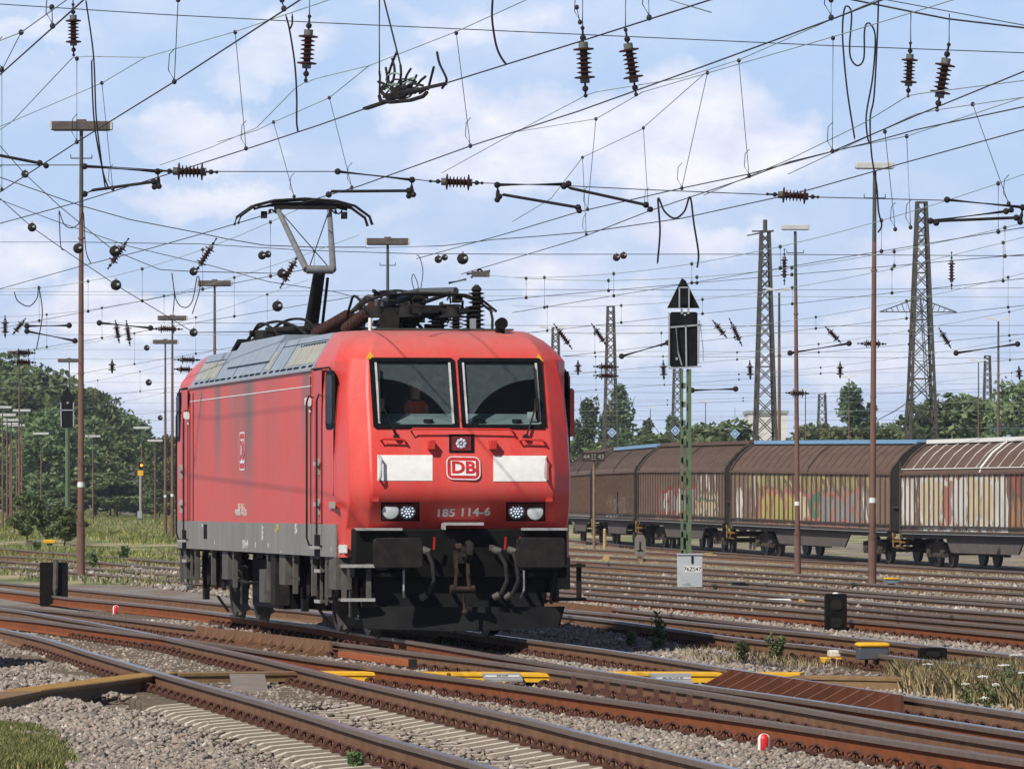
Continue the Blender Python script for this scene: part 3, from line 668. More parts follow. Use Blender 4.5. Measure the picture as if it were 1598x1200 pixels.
M_STICK = mat('pale_inscription', (.62, .60, .56), .6, 0, (.5, .48, .45), 20, .6); M_STICKY = mat('yellow_inscription', (.62, .40, .06), .6)
def side_text(txt, px, py, size, m=M_STICK, sx=1.0, host=loco, off=0.0):
    p = sd_(px, py); p.x = -1.4925 - off
    me = text_mesh(txt, size, m, .0015); mt = basis((0, -1, 0), (0, 0, 1), p) @ Matrix.Diagonal((sx, 1, 1, 1)); return place('inscription', me, host, mtx=mt)
M_LOGOR = mat('logo_red', (.55, .02, .02), .45); M_LOGOW = mat('logo_white', (.72, .70, .67), .5, 0, (.6, .58, .55), 12, .5)
def rrect_ring(w, h, r, t, n=5):
    out = []
    for (ww, hh, rr) in ((w, h, r), (w - 2 * t, h - 2 * t, max(.004, r - t))):
        for cx, cy, a0 in ((ww / 2 - rr, hh / 2 - rr, 0), (-ww / 2 + rr, hh / 2 - rr, 90), (-ww / 2 + rr, -hh / 2 + rr, 180), (ww / 2 - rr, -hh / 2 + rr, 270)):
            for k in range(n + 1):
                a = math.radians(a0 + 90 * k / n); out.append((cx + rr * math.cos(a), cy + rr * math.sin(a), 0))
    N = 4 * (n + 1); return out, [(i, (i + 1) % N, N + (i + 1) % N, N + i) for i in range(N)], N
def logo(mt, w, h, host):
    v, f, N = rrect_ring(w, h, .07 * h / .35 + .02, .014 * h / .35)
    base = MB(); base.add([(x, y, .001) for x, y, z in v[:N]], [tuple(range(N))]); lo = base.build('logo_plate', M_LOGOR, host, smooth=False, mtx=mt)
    MB().add([(x, y, .003) for x, y, z in v], f).build('logo_ring', M_LOGOW, lo, smooth=False)
    iw, ih = w - .13 * h / .35, h - .13 * h / .35
    MB().add([(-iw / 2, -ih / 2, .003), (iw / 2, -ih / 2, .003), (iw / 2, ih / 2, .003), (-iw / 2, ih / 2, .003)], [(0, 1, 2, 3)]).build('logo_field', M_LOGOW, lo, smooth=False)
    me = text_mesh('DB', ih * 1.20, M_LOGOR, .001, ih * .045, 1.0); place('logo_letters', me, lo, loc=(0, ih * .0, .006)).scale = (iw / ih * .62, .92, 1)
p = sd_(378.5, 704); p.x = -1.4925
logo(basis((0, -1, 0), (0, 0, 1), p), .66, .52, loco)
side_text('185 114-6', 376.5, 793, .17, sx=1.05); side_text('91 80 6185 114-6 D-DB', 376, 800.5, .13, sx=.95)
# small stencils on the skirt
for (px, py, t, s_, mm) in ((411, 823, 'Rev', .10, M_STICK), (411, 832, '84 t', .10, M_STICK), (411, 840, '84 t', .10, M_STICK), (433, 825, 'G 84', .16, M_STICKY), (463, 823, 'RIC', .12, M_STICK), (463, 830, '10,44', .10, M_STICK), (384, 850, '120 km/h', .16, M_STICK), (317, 822, 'P+', .12, M_STICK), (530, 861, 'T', .16, M_STICK), (440, 860, 'o', .08, M_STICK), (400, 851, '0', .12, M_STICK), (420, 853, 'I I', .12, M_STICK), (336, 849, 'I', .12, M_STICK), (518, 859, 'I', .12, M_STICK)):
    side_text(t, px, py, s_, mm, off=.009)
b = MB(); q = sd_(322, 829); b.box((-1.503, q.y, q.z), (.01, .34, .20)); b.build('fuse_flap', M_BLACK, loco)
b = MB(); q = sd_(519, 788); b.box((-1.494, q.y, q.z), (.006, .5, .08)); b.build('maker_plate', M_GRILLE, loco)
b = MB(); b.box((-1.4935, 9.45, 3.13), (.004, 12.6, .012)); b.build('white_pinstripe', M_WHITE, loco)
for y in (15.35, 15.75, 3.2): MB().box((-1.4935, y, 2.3), (.008, .03, 1.9)).build('body_seam', M_RUBBER, loco)
# stickers on the corner
def front_patch(px0, py0, px1, py1, name, m, host, ds=.004, th=.008, r=.01, nx=5, ny=6):
    G = [[fr(px0 + (px1 - px0) * i / nx, py0 + (py1 - py0) * j / ny, ds) for i in range(nx + 1)] for j in range(ny + 1)]
    V = [p for row in G for p in row]; n = nx + 1; Fs = [(j * n + i, j * n + i + 1, (j + 1) * n + i + 1, (j + 1) * n + i) for j in range(ny) for i in range(nx)]
    K = len(V); back = [p + Vector((0, th + .03, 0)) for p in V]; V = V + back; rim = [i for i in range(n)] + [j * n + nx for j in range(1, ny + 1)] + [ny * n + i for i in range(nx - 1, -1, -1)] + [j * n for j in range(ny - 1, 0, -1)]
    Fs += [(rim[k], rim[(k + 1) % len(rim)], K + rim[(k + 1) % len(rim)], K + rim[k]) for k in range(len(rim))]
    return MB().add(V, Fs).build(name, m, host)
def corner(px, py):  # point on the left chamfer, approximately
    p = fr(px, py); t = max(0, -1.13 - p.x); return p
# ---- front: windows
M_FRAMEG = mat('pale_window_bar', (.50, .50, .49), .5)
for q in (-1, 1):
    xo, xi = q * 1.045, q * .045
    def wp(x, z, ds): return Vector((x, s_front(z) - ds - .020 * (1 - abs(x) / 1.1), z))
    A, B_, C_, D_ = wp(xo, 2.59, .006), wp(xi, 2.59, .006), wp(xi, 3.41, .006), wp(xo, 3.41, .006)
    cx = (xo + xi) / 2
    fb = MB()
    for p0, p1 in ((A, B_), (B_, C_), (C_, D_), (D_, A)): fb.bar(p0, p1, .05, .05, Vector((0, -1, .4)))
    wf = fb.build('windscreen', M_RUBBER, cabF, smooth=False)
    MB().add([wp(xo, 2.59, -.01), wp(xi, 2.59, -.01), wp(xi, 3.41, -.01), wp(xo, 3.41, -.01)], [(0, 1, 2, 3)]).build('glass_pane', M_GLASS, wf, smooth=False)
    
    for xx in (xo - q * .05, xi + q * .04): MB().bar(wp(xx, 2.63, .02), wp(xx, 3.38, .02), .026, .02).build('demister_bar', M_FRAMEG, wf)
    wpm = MB(); base = wp(q * .80, 2.47, .03); tip = wp(q * .965, 3.33, .05); el = wp(q * .955, 2.86, .07)
    wpm.cyl(base + Vector((0, .03, 0)), base + Vector((0, -.05, 0)), .035); wpm.tube([base + Vector((0, -.04, 0)), el], .014, 6); wpm.bar(wp(q * .985, 2.66, .04), tip, .018, .03); wpm.box(el, (.05, .05, .16)); wpm.build('wiper', M_DARK, cabF)
    # warning triangle
    tp = fr(578 if q < 0 else 841, 555 if q < 0 else 559, .016); n = .055
    tm = MB().add([tp + Vector((-n, -.012, -.04)), tp + Vector((n, -.012, -.04)), tp + Vector((0, .018, .055))], [(0, 1, 2)]).build('warning_triangle', M_YEL, cabF, smooth=False)
# front fittings
front_patch(589, 710, 675, 750, 'white_panel', M_WHITE, cabF, .008); front_patch(770, 711, 853, 751, 'white_panel', M_WHITE, cabF, .008)
p = fr(723, 730.5, .010); a0 = fr(723, 712); a1 = fr(723, 749); up = (a0 - a1).normalized()
logo(basis((1, 0, 0), up, p + Vector((0, -.005, 0))), .418, .300, cabF)
p = fr(722.5, 800, .012); up = (fr(722, 792) - fr(722, 808)).normalized()
M_NUM = mat('grey_white_numerals', (.85, .82, .80), .6)
place('running_number', text_mesh('185 114-6',   .172, M_NUM, .001, .0055, 1.03), cabF, mtx=basis((1, 0, 0), up, p) @ Matrix.Diagonal((.93, 1, 1, 1)))
def lens(px, py, r, leds, host, name):
    p = fr(px, py, .012); p.y -= .035; l = MB(); l.lathe(p + Vector((0, .06, 0)), (0, -1, 0), [(0, r), (.06, r), (.066, r * .85), (.068, .001)], 20); m = mat('headlight_lens', (.55, .58, .56), .25, 0, (.45, .48, .46), 30, .6) if not leds else mat('led_reflector', (.10, .12, .15), .3, .3)
    o = l.build(name, m, host)
    if leds:
        d = MB()
        for ring, cnt in ((0, 1), (.34, 6), (.70, 11)):
            for k in range(cnt):
                t = 2 * PI * k / max(1, cnt); d.sphere((p.x + r * ring * math.cos(t), p.y - .012, p.z + r * ring * math.sin(t)), r * .14, 8, 4, (1, .4, 1))
        d.build('diode', mat('bright_diode', (.75, .82, .9), .2, 0, (.6, .68, .8), 9, .5), o)
for (x0, x1, ls) in ((596.5, 652.5, ((609, 797, 0), (635.5, 798, 1))), (792, 849, ((805.5, 798, 1), (834.5, 798.5, 0)))):
    hl = front_patch(x0 - 2, 783.5, x1 + 2, 813, 'headlight', M_RUBBER, cabF, .006); front_patch(x0, 785.5, x1, 811, 'headlight_glass', mat('deep_red_headlight_panel', (.075, .008, .010), .3, 0, (.05, .006, .008), 5), hl, .010)
    for (px, py, led) in ls: lens(px, py, .098, led, hl, 'lamp_lens')
ml = front_patch(701, 677.5, 740, 706, 'marker_light', M_RUBBER, cabF, .012); front_patch(705, 681, 735, 703, 'marker_glass', mat('dark_red_glass', (.16, .02, .025), .3), ml, .02)
p = fr(720, 692.5, .03); d = MB()
for k in range(8):
    t = 2 * PI * k / 8; d.sphere((p.x + .046 * math.cos(t), p.y, p.z + .046 * math.sin(t)), .024, 8, 5, (1, .5, 1))
d.sphere(p, .018, 8, 5); d.build('marker_bulb', mat('frosted_marker_lens', (.62, .66, .70), .3), ml)
def handle_bar(pts, r, m, host, name='grab_handle', off=.07):
    w = [fr(x, y, off) for x, y in pts]; ends = [fr(*pts[0], 0), fr(*pts[-1], 0)]
    MB().tube([ends[0]] + w + [ends[1]], r, 7).build(name, m, host)
handle_bar([(641, 672), (645, 669), (795, 670), (800, 673)], .013, M_REDB, cabF, off=.09)
handle_bar([(594, 686), (598, 684.5), (628, 685.5), (632, 688)], .015, M_REDB, cabF, off=.08); handle_bar([(811, 687), (815, 685.5), (845, 686.5), (849, 689)], .015, M_REDB, cabF, off=.08)
handle_bar([(592, 712), (594.5, 715), (594.5, 744), (592, 747)], .017, M_FRAMEG, cabF, off=.09); handle_bar([(852, 714), (850.5, 717), (851, 745), (853, 748)], .014, M_FRAMEG, cabF, off=.09)
for px in (673, 769):
    q = fr(px, 694, .06); MB().box(q, (.085, .13, .12)).build('uic_socket', M_REDB, cabF, bevel=.008)
for px in (586, 857):
    q = fr(px, 780, .02); MB().box(q, (.075, .05, .045)).build('corner_bracket', M_REDB, cabF)
for (px, py) in ((566, 807), (567, 820)):
    q = fr(582, py); MB().box(q + Vector((-.10, .10, 0)), (.09, .012, .10 if py < 810 else .11), Matrix.Rotation(-.86, 3, 'Z')).build('warning_label', M_GRILLE, cabF)
q = sd_(556, 858); MB().bar((-1.425, 1.18, q.z), (-1.365, .93, q.z), .012, .10).build('inspection_plate', M_STICK, loco)
b = MB(); b.box((-1.02, .66, 1.345), (.56, .22, .03)); b.build('front_step', M_ALU, loco); b = MB(); b.box((1.02, .66, 1.345), (.56, .22, .03)); b.build('front_step', M_ALU, loco)
b = MB(); b.box((.02, .60, 1.41), (.46, .26, .035)); b.box((-.22, .66, 1.38), (.03, .2, .08)); b.build('front_step', M_ALU, loco)
# cab interior and crew
b = MB(); b.box((0, 2.35, 2.96), (2.6, .04, 1.3)); b.box((0, 1.8, 2.3), (2.6, 1.3, .04)); b.box((0, 1.95, 3.56), (2.1, .9, .03))
for s in (-1, 1): b.box((s * 1.30, 1.9, 2.88), (.03, .9, 1.1))
b.build('cab_lining', M_CABIN, cabF)
b = MB(); b.prism([(.84, 2.60), (1.40, 2.76), (1.40, 2.40), (.84, 2.40)], 0, -1.02, 1.02); dk = b.build('driver_desk', M_DASH, cabF, smooth=False)
b = MB()
for x in (-.35, .30, .75): b.cyl((x, 1.00, 2.64), (x, 1.0, 2.69), .06)
b.build('desk_vent', M_DARK, dk)
MB().box((.93, 1.0, 2.74), (.10, .02, .08)).build('paper_note', M_WHITE, dk)
M_SKIN = mat('skin', (.42, .24, .17), .6, 0, (.36, .19, .13), 10, .5); M_VEST = mat('orange_red_vest', (.75, .09, .03), .7, 0, (.6, .07, .03), 8, .5); M_VSTR = mat('reflective_strip', (.55, .55, .52), .5); M_HAIR = mat('dark_hair', (.03, .02, .015), .8); M_SHIRT = mat('dark_work_shirt', (.03, .035, .05), .8)
def person(x, y, z, label, vest, ang):
    # seated figure: hips at (x, y, z); one continuous skinned body
    me = bpy.data.meshes.new('person'); J = [(0, 0, 0), (0, .01, .22), (0, 0, .42), (0, -.01, .52), (0, -.03, .58), (0, -.05, .68), (0, -.05, .78), (-.19, 0, .46), (-.24, -.08, .24), (-.20, -.30, .16), (-.19, -.39, .17), (.19, 0, .46), (.24, -.08, .24), (.20, -.30, .16), (.19, -.39, .17), (-.11, -.02, -.03), (-.14, -.42, .0), (-.14, -.46, -.42), (.11, -.02, -.03), (.14, -.42, .0), (.14, -.46, -.42), (-.14, -.58, -.44), (.14, -.58, -.44)]
    R = [.16, .15, .17, .10, .06, .085, .08, .075, .055, .04, .035, .075, .055, .04, .035, .10, .075, .05, .10, .075, .05, .04, .04]
    E = [(0, 1), (1, 2), (2, 3), (3, 4), (4, 5), (5, 6), (2, 7), (7, 8), (8, 9), (9, 10), (2, 11), (11, 12), (12, 13), (13, 14), (0, 15), (15, 16), (16, 17), (0, 18), (18, 19), (19, 20), (17, 21), (20, 22)]
    for s, w in ((-1, 10), (1, 14)):
        bx, by, bz = J[w]
        for k in range(5):
            i = len(J); a = (k - 1.5) * .017 if k < 4 else s * -.03; l = (.05, .058, .054, .045, .03)[k]
            J.append((bx + a, by - .045 if k < 4 else by - .01, bz + .005)); J.append((bx + a * 1.15, by - .045 - l * .6, bz - .004)); J.append((bx + a * 1.15, by - .045 - l, bz - .03)); R += [.011, .009, .008]
            E += [(w, i), (i, i + 1), (i + 1, i + 2)]
    me.from_pydata(J, E, []); o = bpy.data.objects.new('person', me); COL.objects.link(o)
    sk = o.modifiers.new('skin', 'SKIN'); sk.use_smooth_shade = True
    for i, r in enumerate(R):
        me.skin_vertices[0].data[i].radius = (r, r * (.72 if i in (0, 1, 2) else 1)); me.skin_vertices[0].data[i].use_root = (i == 0)
    ss = o.modifiers.new('sub', 'SUBSURF'); ss.levels = 1; ss.render_levels = 1
    dg = bpy.context.evaluated_depsgraph_get(); me2 = bpy.data.meshes.new_from_object(o.evaluated_get(dg)); bpy.data.objects.remove(o)
    me2.materials.clear(); me2.materials.append(M_SHIRT); me2.materials.append(M_SKIN)
    idx = []
    for p in me2.polygons:
        c = p.center; idx.append(1 if (c.z > .545 or (c.y < -.30 and .1 < c.z < .25 and abs(c.x) > .1)) else 0)
    me2.polygons.foreach_set('material_index', idx); me2.polygons.foreach_set('use_smooth', [True] * len(idx))
    w = lm @ Vector((x, y, z)); po = place('person', me2, None, loc=w, rot=(0, 0, PHI + ang)); tag(po, label, 'person')
    h = MB(); h.sphere((0, -.03, .775), .098, 14, 8, (.95, 1.08, .75)); h.build('hair', M_HAIR, po)
    fc = MB(); fc.bar((0, -.148, .735), (0, -.165, .700), .022, .02); fc.box((0, -.138, .668), (.045, .01, .01)); fc.sphere((-.035, -.133, .735), .012, 8, 5); fc.sphere((.035, -.133, .735), .012, 8, 5)
    for s in (-1, 1): fc.sphere((s * .088, -.04, .715), .02, 8, 5, (.5, 1, 1.4))
    fc.build('face_features', M_SKIN, po)
    if vest:
        v = MB(); ring = [(-.205, .03), (-.16, -.115), (0, -.14), (.16, -.115), (.205, .03), (.15, .13), (0, .145), (-.15, .13)]; V = []; Fs = []
        for i, (zz, k) in enumerate(((.02, 1.0), (.30, 1.03), (.46, .95), (.53, .55))): V += [(x_ * k, y_ * k, zz) for x_, y_ in ring]
        for i in range(3):
            for k in range(8): Fs.append((i * 8 + k, i * 8 + (k + 1) % 8, (i + 1) * 8 + (k + 1) % 8, (i + 1) * 8 + k))
        v.add(V, Fs); vo = v.build('safety_vest', M_VEST, po)
        s2 = MB()
        for zz in (.16, .28): s2.add([(x_ * 1.045, y_ * 1.045, zz + d) for d in (-.025, .025) for x_, y_ in ring], [(k, (k + 1) % 8, 8 + (k + 1) % 8, 8 + k) for k in range(8)])
        for s in (-1, 1): s2.bar((s * .10, -.165, .12), (s * .10, -.14, .46), .05, .01)
        s2.build('reflective_band', M_VSTR, vo)
    return po
person(-.42, 1.66, 2.40, 'driver in orange red safety vest behind the left windscreen of the locomotive', True, .15)
person(.25, 1.95, 2.28, 'dimly seen crew member in dark shirt behind the right windscreen', False, -.1)
# ---- headstock, buffers, coupling, hoses, plough
b = MB(); b.box((0, .86, 1.05), (2.62, .44, .60)); b.box((0, .98, .72), (2.3, .3, .3)); b.build('headstock', M_BLACK, loco, bevel=.02)
for q in (-1, 1):
    x = q * .875
    bf = MB(); bf.rbox((x, .03, 1.06), (.60, .05, .37), .05, axis=1); bo = bf.build('buffer', M_DARK, loco, bevel=.012)
    s2 = MB(); s2.cyl((x, .05, 1.05), (x, .30, 1.05), .10, n=18); s2.cyl((x, .28, 1.05), (x, .66, 1.05), .14, .155, n=18); s2.box((x, .64, 1.05), (.46, .05, .40)); s2.build('buffer_sleeve', M_BLACK, bo)
    st = MB()
    for dx in (-.15, .15): st.bar((q * 1.30 + dx, .60, .93), (q * 1.30 + dx, .60, .50), .035, .06)
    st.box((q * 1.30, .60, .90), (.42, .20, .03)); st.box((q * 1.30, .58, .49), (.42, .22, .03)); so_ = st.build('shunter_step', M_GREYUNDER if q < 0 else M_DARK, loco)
    
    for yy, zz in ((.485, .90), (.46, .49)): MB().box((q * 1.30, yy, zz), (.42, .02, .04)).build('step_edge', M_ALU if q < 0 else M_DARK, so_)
    hg = MB(); hg.tube([(q * .72, .55, .86), (q * .74, .46, .84), (q * .74, .45, .60), (q * .72, .55, .52)], .014, 6); hg.build('coupling_rail', M_STEEL, loco)
b = MB(); b.box((0, .56, 1.04), (.20, .16, .22)); b.tube([(.03, .48, 1.00), (.03, .30, .98), (.03, .20, 1.05), (.05, .24, 1.15), (.04, .36, 1.17)], .045, 8); hk = b.build('draw_hook', M_DARK, loco)
M_BRASS = mat('greased_brown_link', (.055, .036, .026), .7, 0)
b = MB()
b.tube([(-.10, .34, 1.10), (-.10, .30, 1.13), (-.06, .30, 1.13)], .05, 8)
for s in (-1, 1): b.tube([(-.05 + s * .075, .34, 1.08), (-.05 + s * .07, .27, .80), (-.05 + s * .085, .26, .64)], .024, 7)
b.cyl((-.18, .26, .62), (.10, .26, .62), .035); b.cyl((-.20, .26, .62), (-.16, .26, .62), .055); b.cyl((.06, .26, .62), (.10, .26, .62), .05); b.tube([(-.04, .26, .62), (-.03, .24, .45), (-.02, .24, .30)], .018, 6); b.sphere((-.02, .24, .34), .04)
b.build('screw_coupling', M_BRASS, hk)
M_HOSE = mat('grey_rubber_hose', (.020, .020, .020), .5, 0, (.035, .032, .03), 9, .8)
for (x0, x1) in ((.42, .46), (.60, .60), (-.46, -.44)):
    b = MB(); b.tube([(x0, .60, 1.07), (x0 + .02, .50, 1.06), (x1 + .05, .42, .92), (x1 + .07, .42, .72), (x1, .44, .56), (x1 - .07, .48, .52)], .028, 8); ho = b.build('brake_hose', M_HOSE, loco)
    b = MB(); b.cyl((x0 - .04, .56, 1.10), (x0 + .05, .52, 1.06), .05); b.cyl((x1 - .09, .47, .51), (x1 - .02, .44, .55), .045); b.box((x0 - .06, .55, 1.12), (.05, .06, .07)); b.build('hose_valve', M_GREYUNDER, ho)
    b = MB(); b.bar((x0 + .10, .52, 1.10), (x0 + .105, .50, 1.25), .022); b.build('valve_lever', mat('signal_red_lever', (.62, .02, .02), .4), ho)
b = MB(); b.add([(-1.28, .62, .40), (1.28, .62, .40), (1.20, .56, .14), (.12, .42, .11), (-.12, .42, .11), (-1.20, .56, .14), (-.2, .50, .40), (.2, .50, .40), (-1.28, .80, .40), (1.28, .80, .40), (1.20, .80, .14), (-1.20, .80, .14)],
    [(0, 6, 4, 5), (6, 7, 3, 4), (7, 1, 2, 3), (1, 9, 10, 2), (0, 5, 11, 8), (5, 4, 3, 2, 10, 11), (0, 8, 9, 1, 7, 6)]); b.box((0, .8, .55), (2.1, .06, .45)); b.build('snow_plough', mat('grey_black_plough', (.010, .010, .011), .7, 0, (.022, .021, .02), 3, .9), loco, smooth=False)
# ---- bogies
M_TREAD = mat('worn_wheel_steel', (.075, .06, .05), .5, .4, (.045, .036, .03), 9, .8)
def bogie(yc, name):
    bo = empty('bogie', (0, yc, 0), parent=loco)
    f = MB()
    for s in (-1, 1):
        f.box((s * 1.02, 0, .74), (.18, 3.9, .26)); f.box((s * 1.02, 0, .62), (.2, 1.3, .3))
        for yy in (-1.3, 1.3): f.box((s * 1.06, yy, .62), (.22, .36, .34)); f.cyl((s * 1.0, yy, .62), (s * 1.2, yy, .62), .16, n=14)
    f.box((0, 0, .7), (2.0, .6, .3)); f.box((0, -1.95, .66), (1.9, .14, .16)); f.box((0, 1.95, .66), (1.9, .14, .16)); f.build('bogie_frame', M_DARK, bo, bevel=.01)
    for yy in (-1.3, 1.3):
        w = MB()
        for s in (-1, 1):
            w.lathe((s * .68, yy, .625), (s, 0, 0), [(0, .655), (.025, .655), (.03, .63), (.135, .615), (.135, .53), (.10, .50), (.07, .2), (.12, .18), (.14, .1), (.14, .001)], 32)
        w.cyl((-.7, yy, .625), (.7, yy, .625), .09); w.build('wheelset', M_TREAD, bo)
        for s in (-1, 1):
            sp = MB(); pts = [(s * 1.06 + .075 * math.cos(t), yy + .30 + .075 * math.sin(t), .80 + .30 * t / 31.4) for t in np.arange(0, 31.4, .5)]; sp.tube(pts, .017, 5); pts = [(x, y - .60, z) for x, y, z in pts]; sp.tube(pts, .017, 5); sp.build('coil_spring', M_DARK, bo)
            sb = MB(); yb = yy + (.86 if yy > 0 else -.86); sb.box((s * 1.12, yb, .50), (.08, .22, .5)); sb.bar((s * .95, yb, .30), (s * .80, yb - .1 * (1 if yy > 0 else -1), .07), .03); sb.build('sand_pipe', M_GREYUNDER, bo)
            rg = MB(); rg.bar((s * .95, yy - .80, .60), (s * .86, yy - .80, .10), .05, .12); rg.bar((s * .88, yy - .80, .10), (s * .72, yy - .86, .20), .02, .14); rg.build('rail_guard', M_GREYUNDER, bo)
    for s in (-1, 1):
        for yy in (-1.75, 1.75, .45, -.45):
            dm = MB(); dm.cyl((s * 1.18, yy, .95), (s * 1.18, yy + .05, .58), .05, n=10); dm.cyl((s * 1.18, yy + .05, .58), (s * 1.18, yy + .06, .42), .028, n=8); dm.build('damper', M_DARK, bo)
    return bo
bogie(4.23, 'front'); bogie(14.67, 'rear')
# boxes, hangers, ladders along the underframe
def under(name, y, z0, z1, w, m, dx=.12, x=-1.36):
    for s in (-1, 1):
        b = MB(); b.box((s * (1.36 if 'transf' not in name else .95), y, (z0 + z1) / 2), (dx, w, z1 - z0)); b.build(name, m, loco, bevel=.006)
for (y, z0, z1, w, n, m) in ((1.55, .60, 1.0, .62, 'sandbox', M_GREYUNDER), (6.1, .60, 1.0, .55, 'sandbox', M_GREYUNDER), (12.0, .60, 1.0, .60, 'sandbox', M_GREYUNDER), (16.6, .55, 1.0, .35, 'sandbox', M_GREYUNDER), (7.0, .32, 1.0, .45, 'air_tank_bracket', M_DARK), (9.6, .25, .9, 3.2, 'transformer_box', M_BLACK), (8.1, .34, .78, .5, 'cooler_flap', M_GREYUNDER)):
    under(n, y, z0, z1, w, m, .45 if 'transf' in n else .20)
for y in (3.35, 5.05, 7.55, 11.1, 13.5, 15.4, 17.2, 2.05):
    for s in (-1, 1):
        b = MB(); b.prism([(y - .16, 1.0), (y + .16, 1.0), (y + .05, .9), (y + .04, .5), (y - .04, .5), (y - .05, .9)], 0, s * 1.40, s * 1.46); b.build('body_hanger', M_GREYUNDER, loco)
for y in (2.55, 16.35):
    for s in (-1, 1):
        b = MB()
        for dy in (-.22, .22): b.bar((s * 1.42, y + dy, 1.0), (s * 1.42, y + dy, .40), .05, .03)
        b.box((s * 1.42, y, .82), (.16, .46, .03)); b.box((s * 1.42, y, .44), (.16, .46, .03)); ld = b.build('cab_ladder', M_GREYUNDER, loco)
        
        for zz in (.82, .44): MB().box((s * 1.50, y, zz), (.02, .46, .04)).build('step_edge', M_ALU, ld)
for (y0, y1, z) in ((5.6, 6.9, .72), (8.0, 12.6, .62), (10.5, 13.0, .80)):
    b = MB(); b.tube([(-1.34, y0, z), (-1.36, (y0 + y1) / 2, z - .05), (-1.34, y1, z)], .03, 6); b.build('air_pipe', M_DARK, loco)
b = MB(); b.box((0, 9.45, 1.02), (2.5, 16.4, .12)); b.box((0, 9.45, .6), (1.6, 5.5, .7)); b.build('underframe', M_BLACK, loco)
# ---- roof equipment
def insulator(b, p0, p1, r0, r1, n, ns=10):
    p0, p1 = Vector(p0), Vector(p1); L = (p1 - p0).length; pr = [(0, r0 * .9)]
    for k in range(n):
        h = L * (k + .3) / n; pr += [(h, r0), (h + L / n * .28, r1), (h + L / n * .42, r1), (h + L / n * .62, r0)]
    pr.append((L, r0 * .9)); b.lathe(p0, p1 - p0, pr, ns)
def roof_insulator(p0, p1, m=M_PORC, r0=.05, r1=.10, n=8):
    b = MB(); insulator(b, p0, p1, r0, r1, n); return b.build('roof_insulator', m, loco)
DZ = 3.82
def folded_pan(y0, sgn, h=.27):
    pn = empty('pantograph', (0, y0, 0), parent=loco)
    b = MB()
    for x in (-.55, .55): b.bar((x, -.3, DZ + h), (x, 2.0 * sgn, DZ + h), .06)
    for y in (-.3, 2.0 * sgn): b.bar((-.6, y, DZ + h), (.6, y, DZ + h), .06)
    b.box((0, 1.5 * sgn, DZ + h + .03), (.4, .4, .12)); b.build('base_frame', M_DARK, pn); return pn
pF = folded_pan(3.6, 1)
b = MB(); b.cyl((-.05, .1, DZ + .42), (-.05, 2.1, DZ + .34), .060, .05, n=10); b.build('lower_arm', M_DARK, pF)
for s in (-1, 1): b = MB(); b.cyl((s * .14, 2.1, DZ + .38), (s * .36, .0, DZ + .50), .028, n=8); b.build('upper_arm', M_DARK, pF)
b = MB()
for dy in (-.25, .05):
    b.tube([(-.90, dy, DZ + .26), (-.72, dy, DZ + .40), (-.50, dy, DZ + .47), (0, dy, DZ + .49), (.50, dy, DZ + .47), (.72, dy, DZ + .40), (.90, dy, DZ + .26)], .018, 6)
b.build('collector_head', M_DARK, pF)
for q in (-.42, .42): MB().box((q, -.1, DZ + .42), (.10, .26, .09)).build('head_bracket', M_DARK, pF, bevel=.01)
M_TUBEG = mat('grey_roof_tube', (.10, .105, .11), .5, .2, (.05, .05, .05), 6, .8)
b = MB(); b.cyl((-.60, 3.4, DZ + .34), (.02, 4.1, DZ + .52), .07, .06, n=12); b.cyl((.02, 4.1, DZ + .52), (.42, 3.6, DZ + .52), .055, n=12); b.build('arm_housing', M_TUBEG, pF, loc=(0, -3.6, 0))
for (x, y, hh) in ((-.55, 3.3, .26), (.55, 3.3, .26), (-.55, 5.6, .26), (.55, 5.6, .26), (-.2, 3.2, .24), (.12, 3.4, .24), (.3, 4.4, .3), (-.35, 4.6, .3)): roof_insulator((x, y, DZ - .04), (x, y, DZ + hh), M_DARK, .045, .10, 6)
roof_insulator((.60, 3.1, DZ), (.60, 3.1, DZ + .50), M_DARK, .055, .105, 9); MB().lathe((.60, 3.1, DZ + .50), (0, 0, 1), [(0, .05), (.03, .07), (.06, .05), (.09, .02)], 10).build('insulator_cap', M_DARK, loco)
roof_insulator((.42, 3.6, DZ), (.42, 3.6, DZ + .36), M_DARK, .045, .09, 8)
for x in (-.68, -.32, .28): MB().lathe((x, 3.0, DZ + .17), (0, 0, 1), [(0, .17), (.02, .17), (.035, .09), (.14, .07)], 14).build('shed_disc', M_DARK, loco)
roof_insulator((-.55, 4.0, DZ + .33), (-.62, 6.0, DZ + .10), M_PORC, .045, .095, 10); roof_insulator((-.58, 6.1, DZ + .28), (-.68, 8.4, DZ + .10), M_PORC, .045, .095, 10); roof_insulator((.1, 5.4, DZ + .2), (.0, 6.8, DZ + .12), M_PORC, .05, .1, 9)
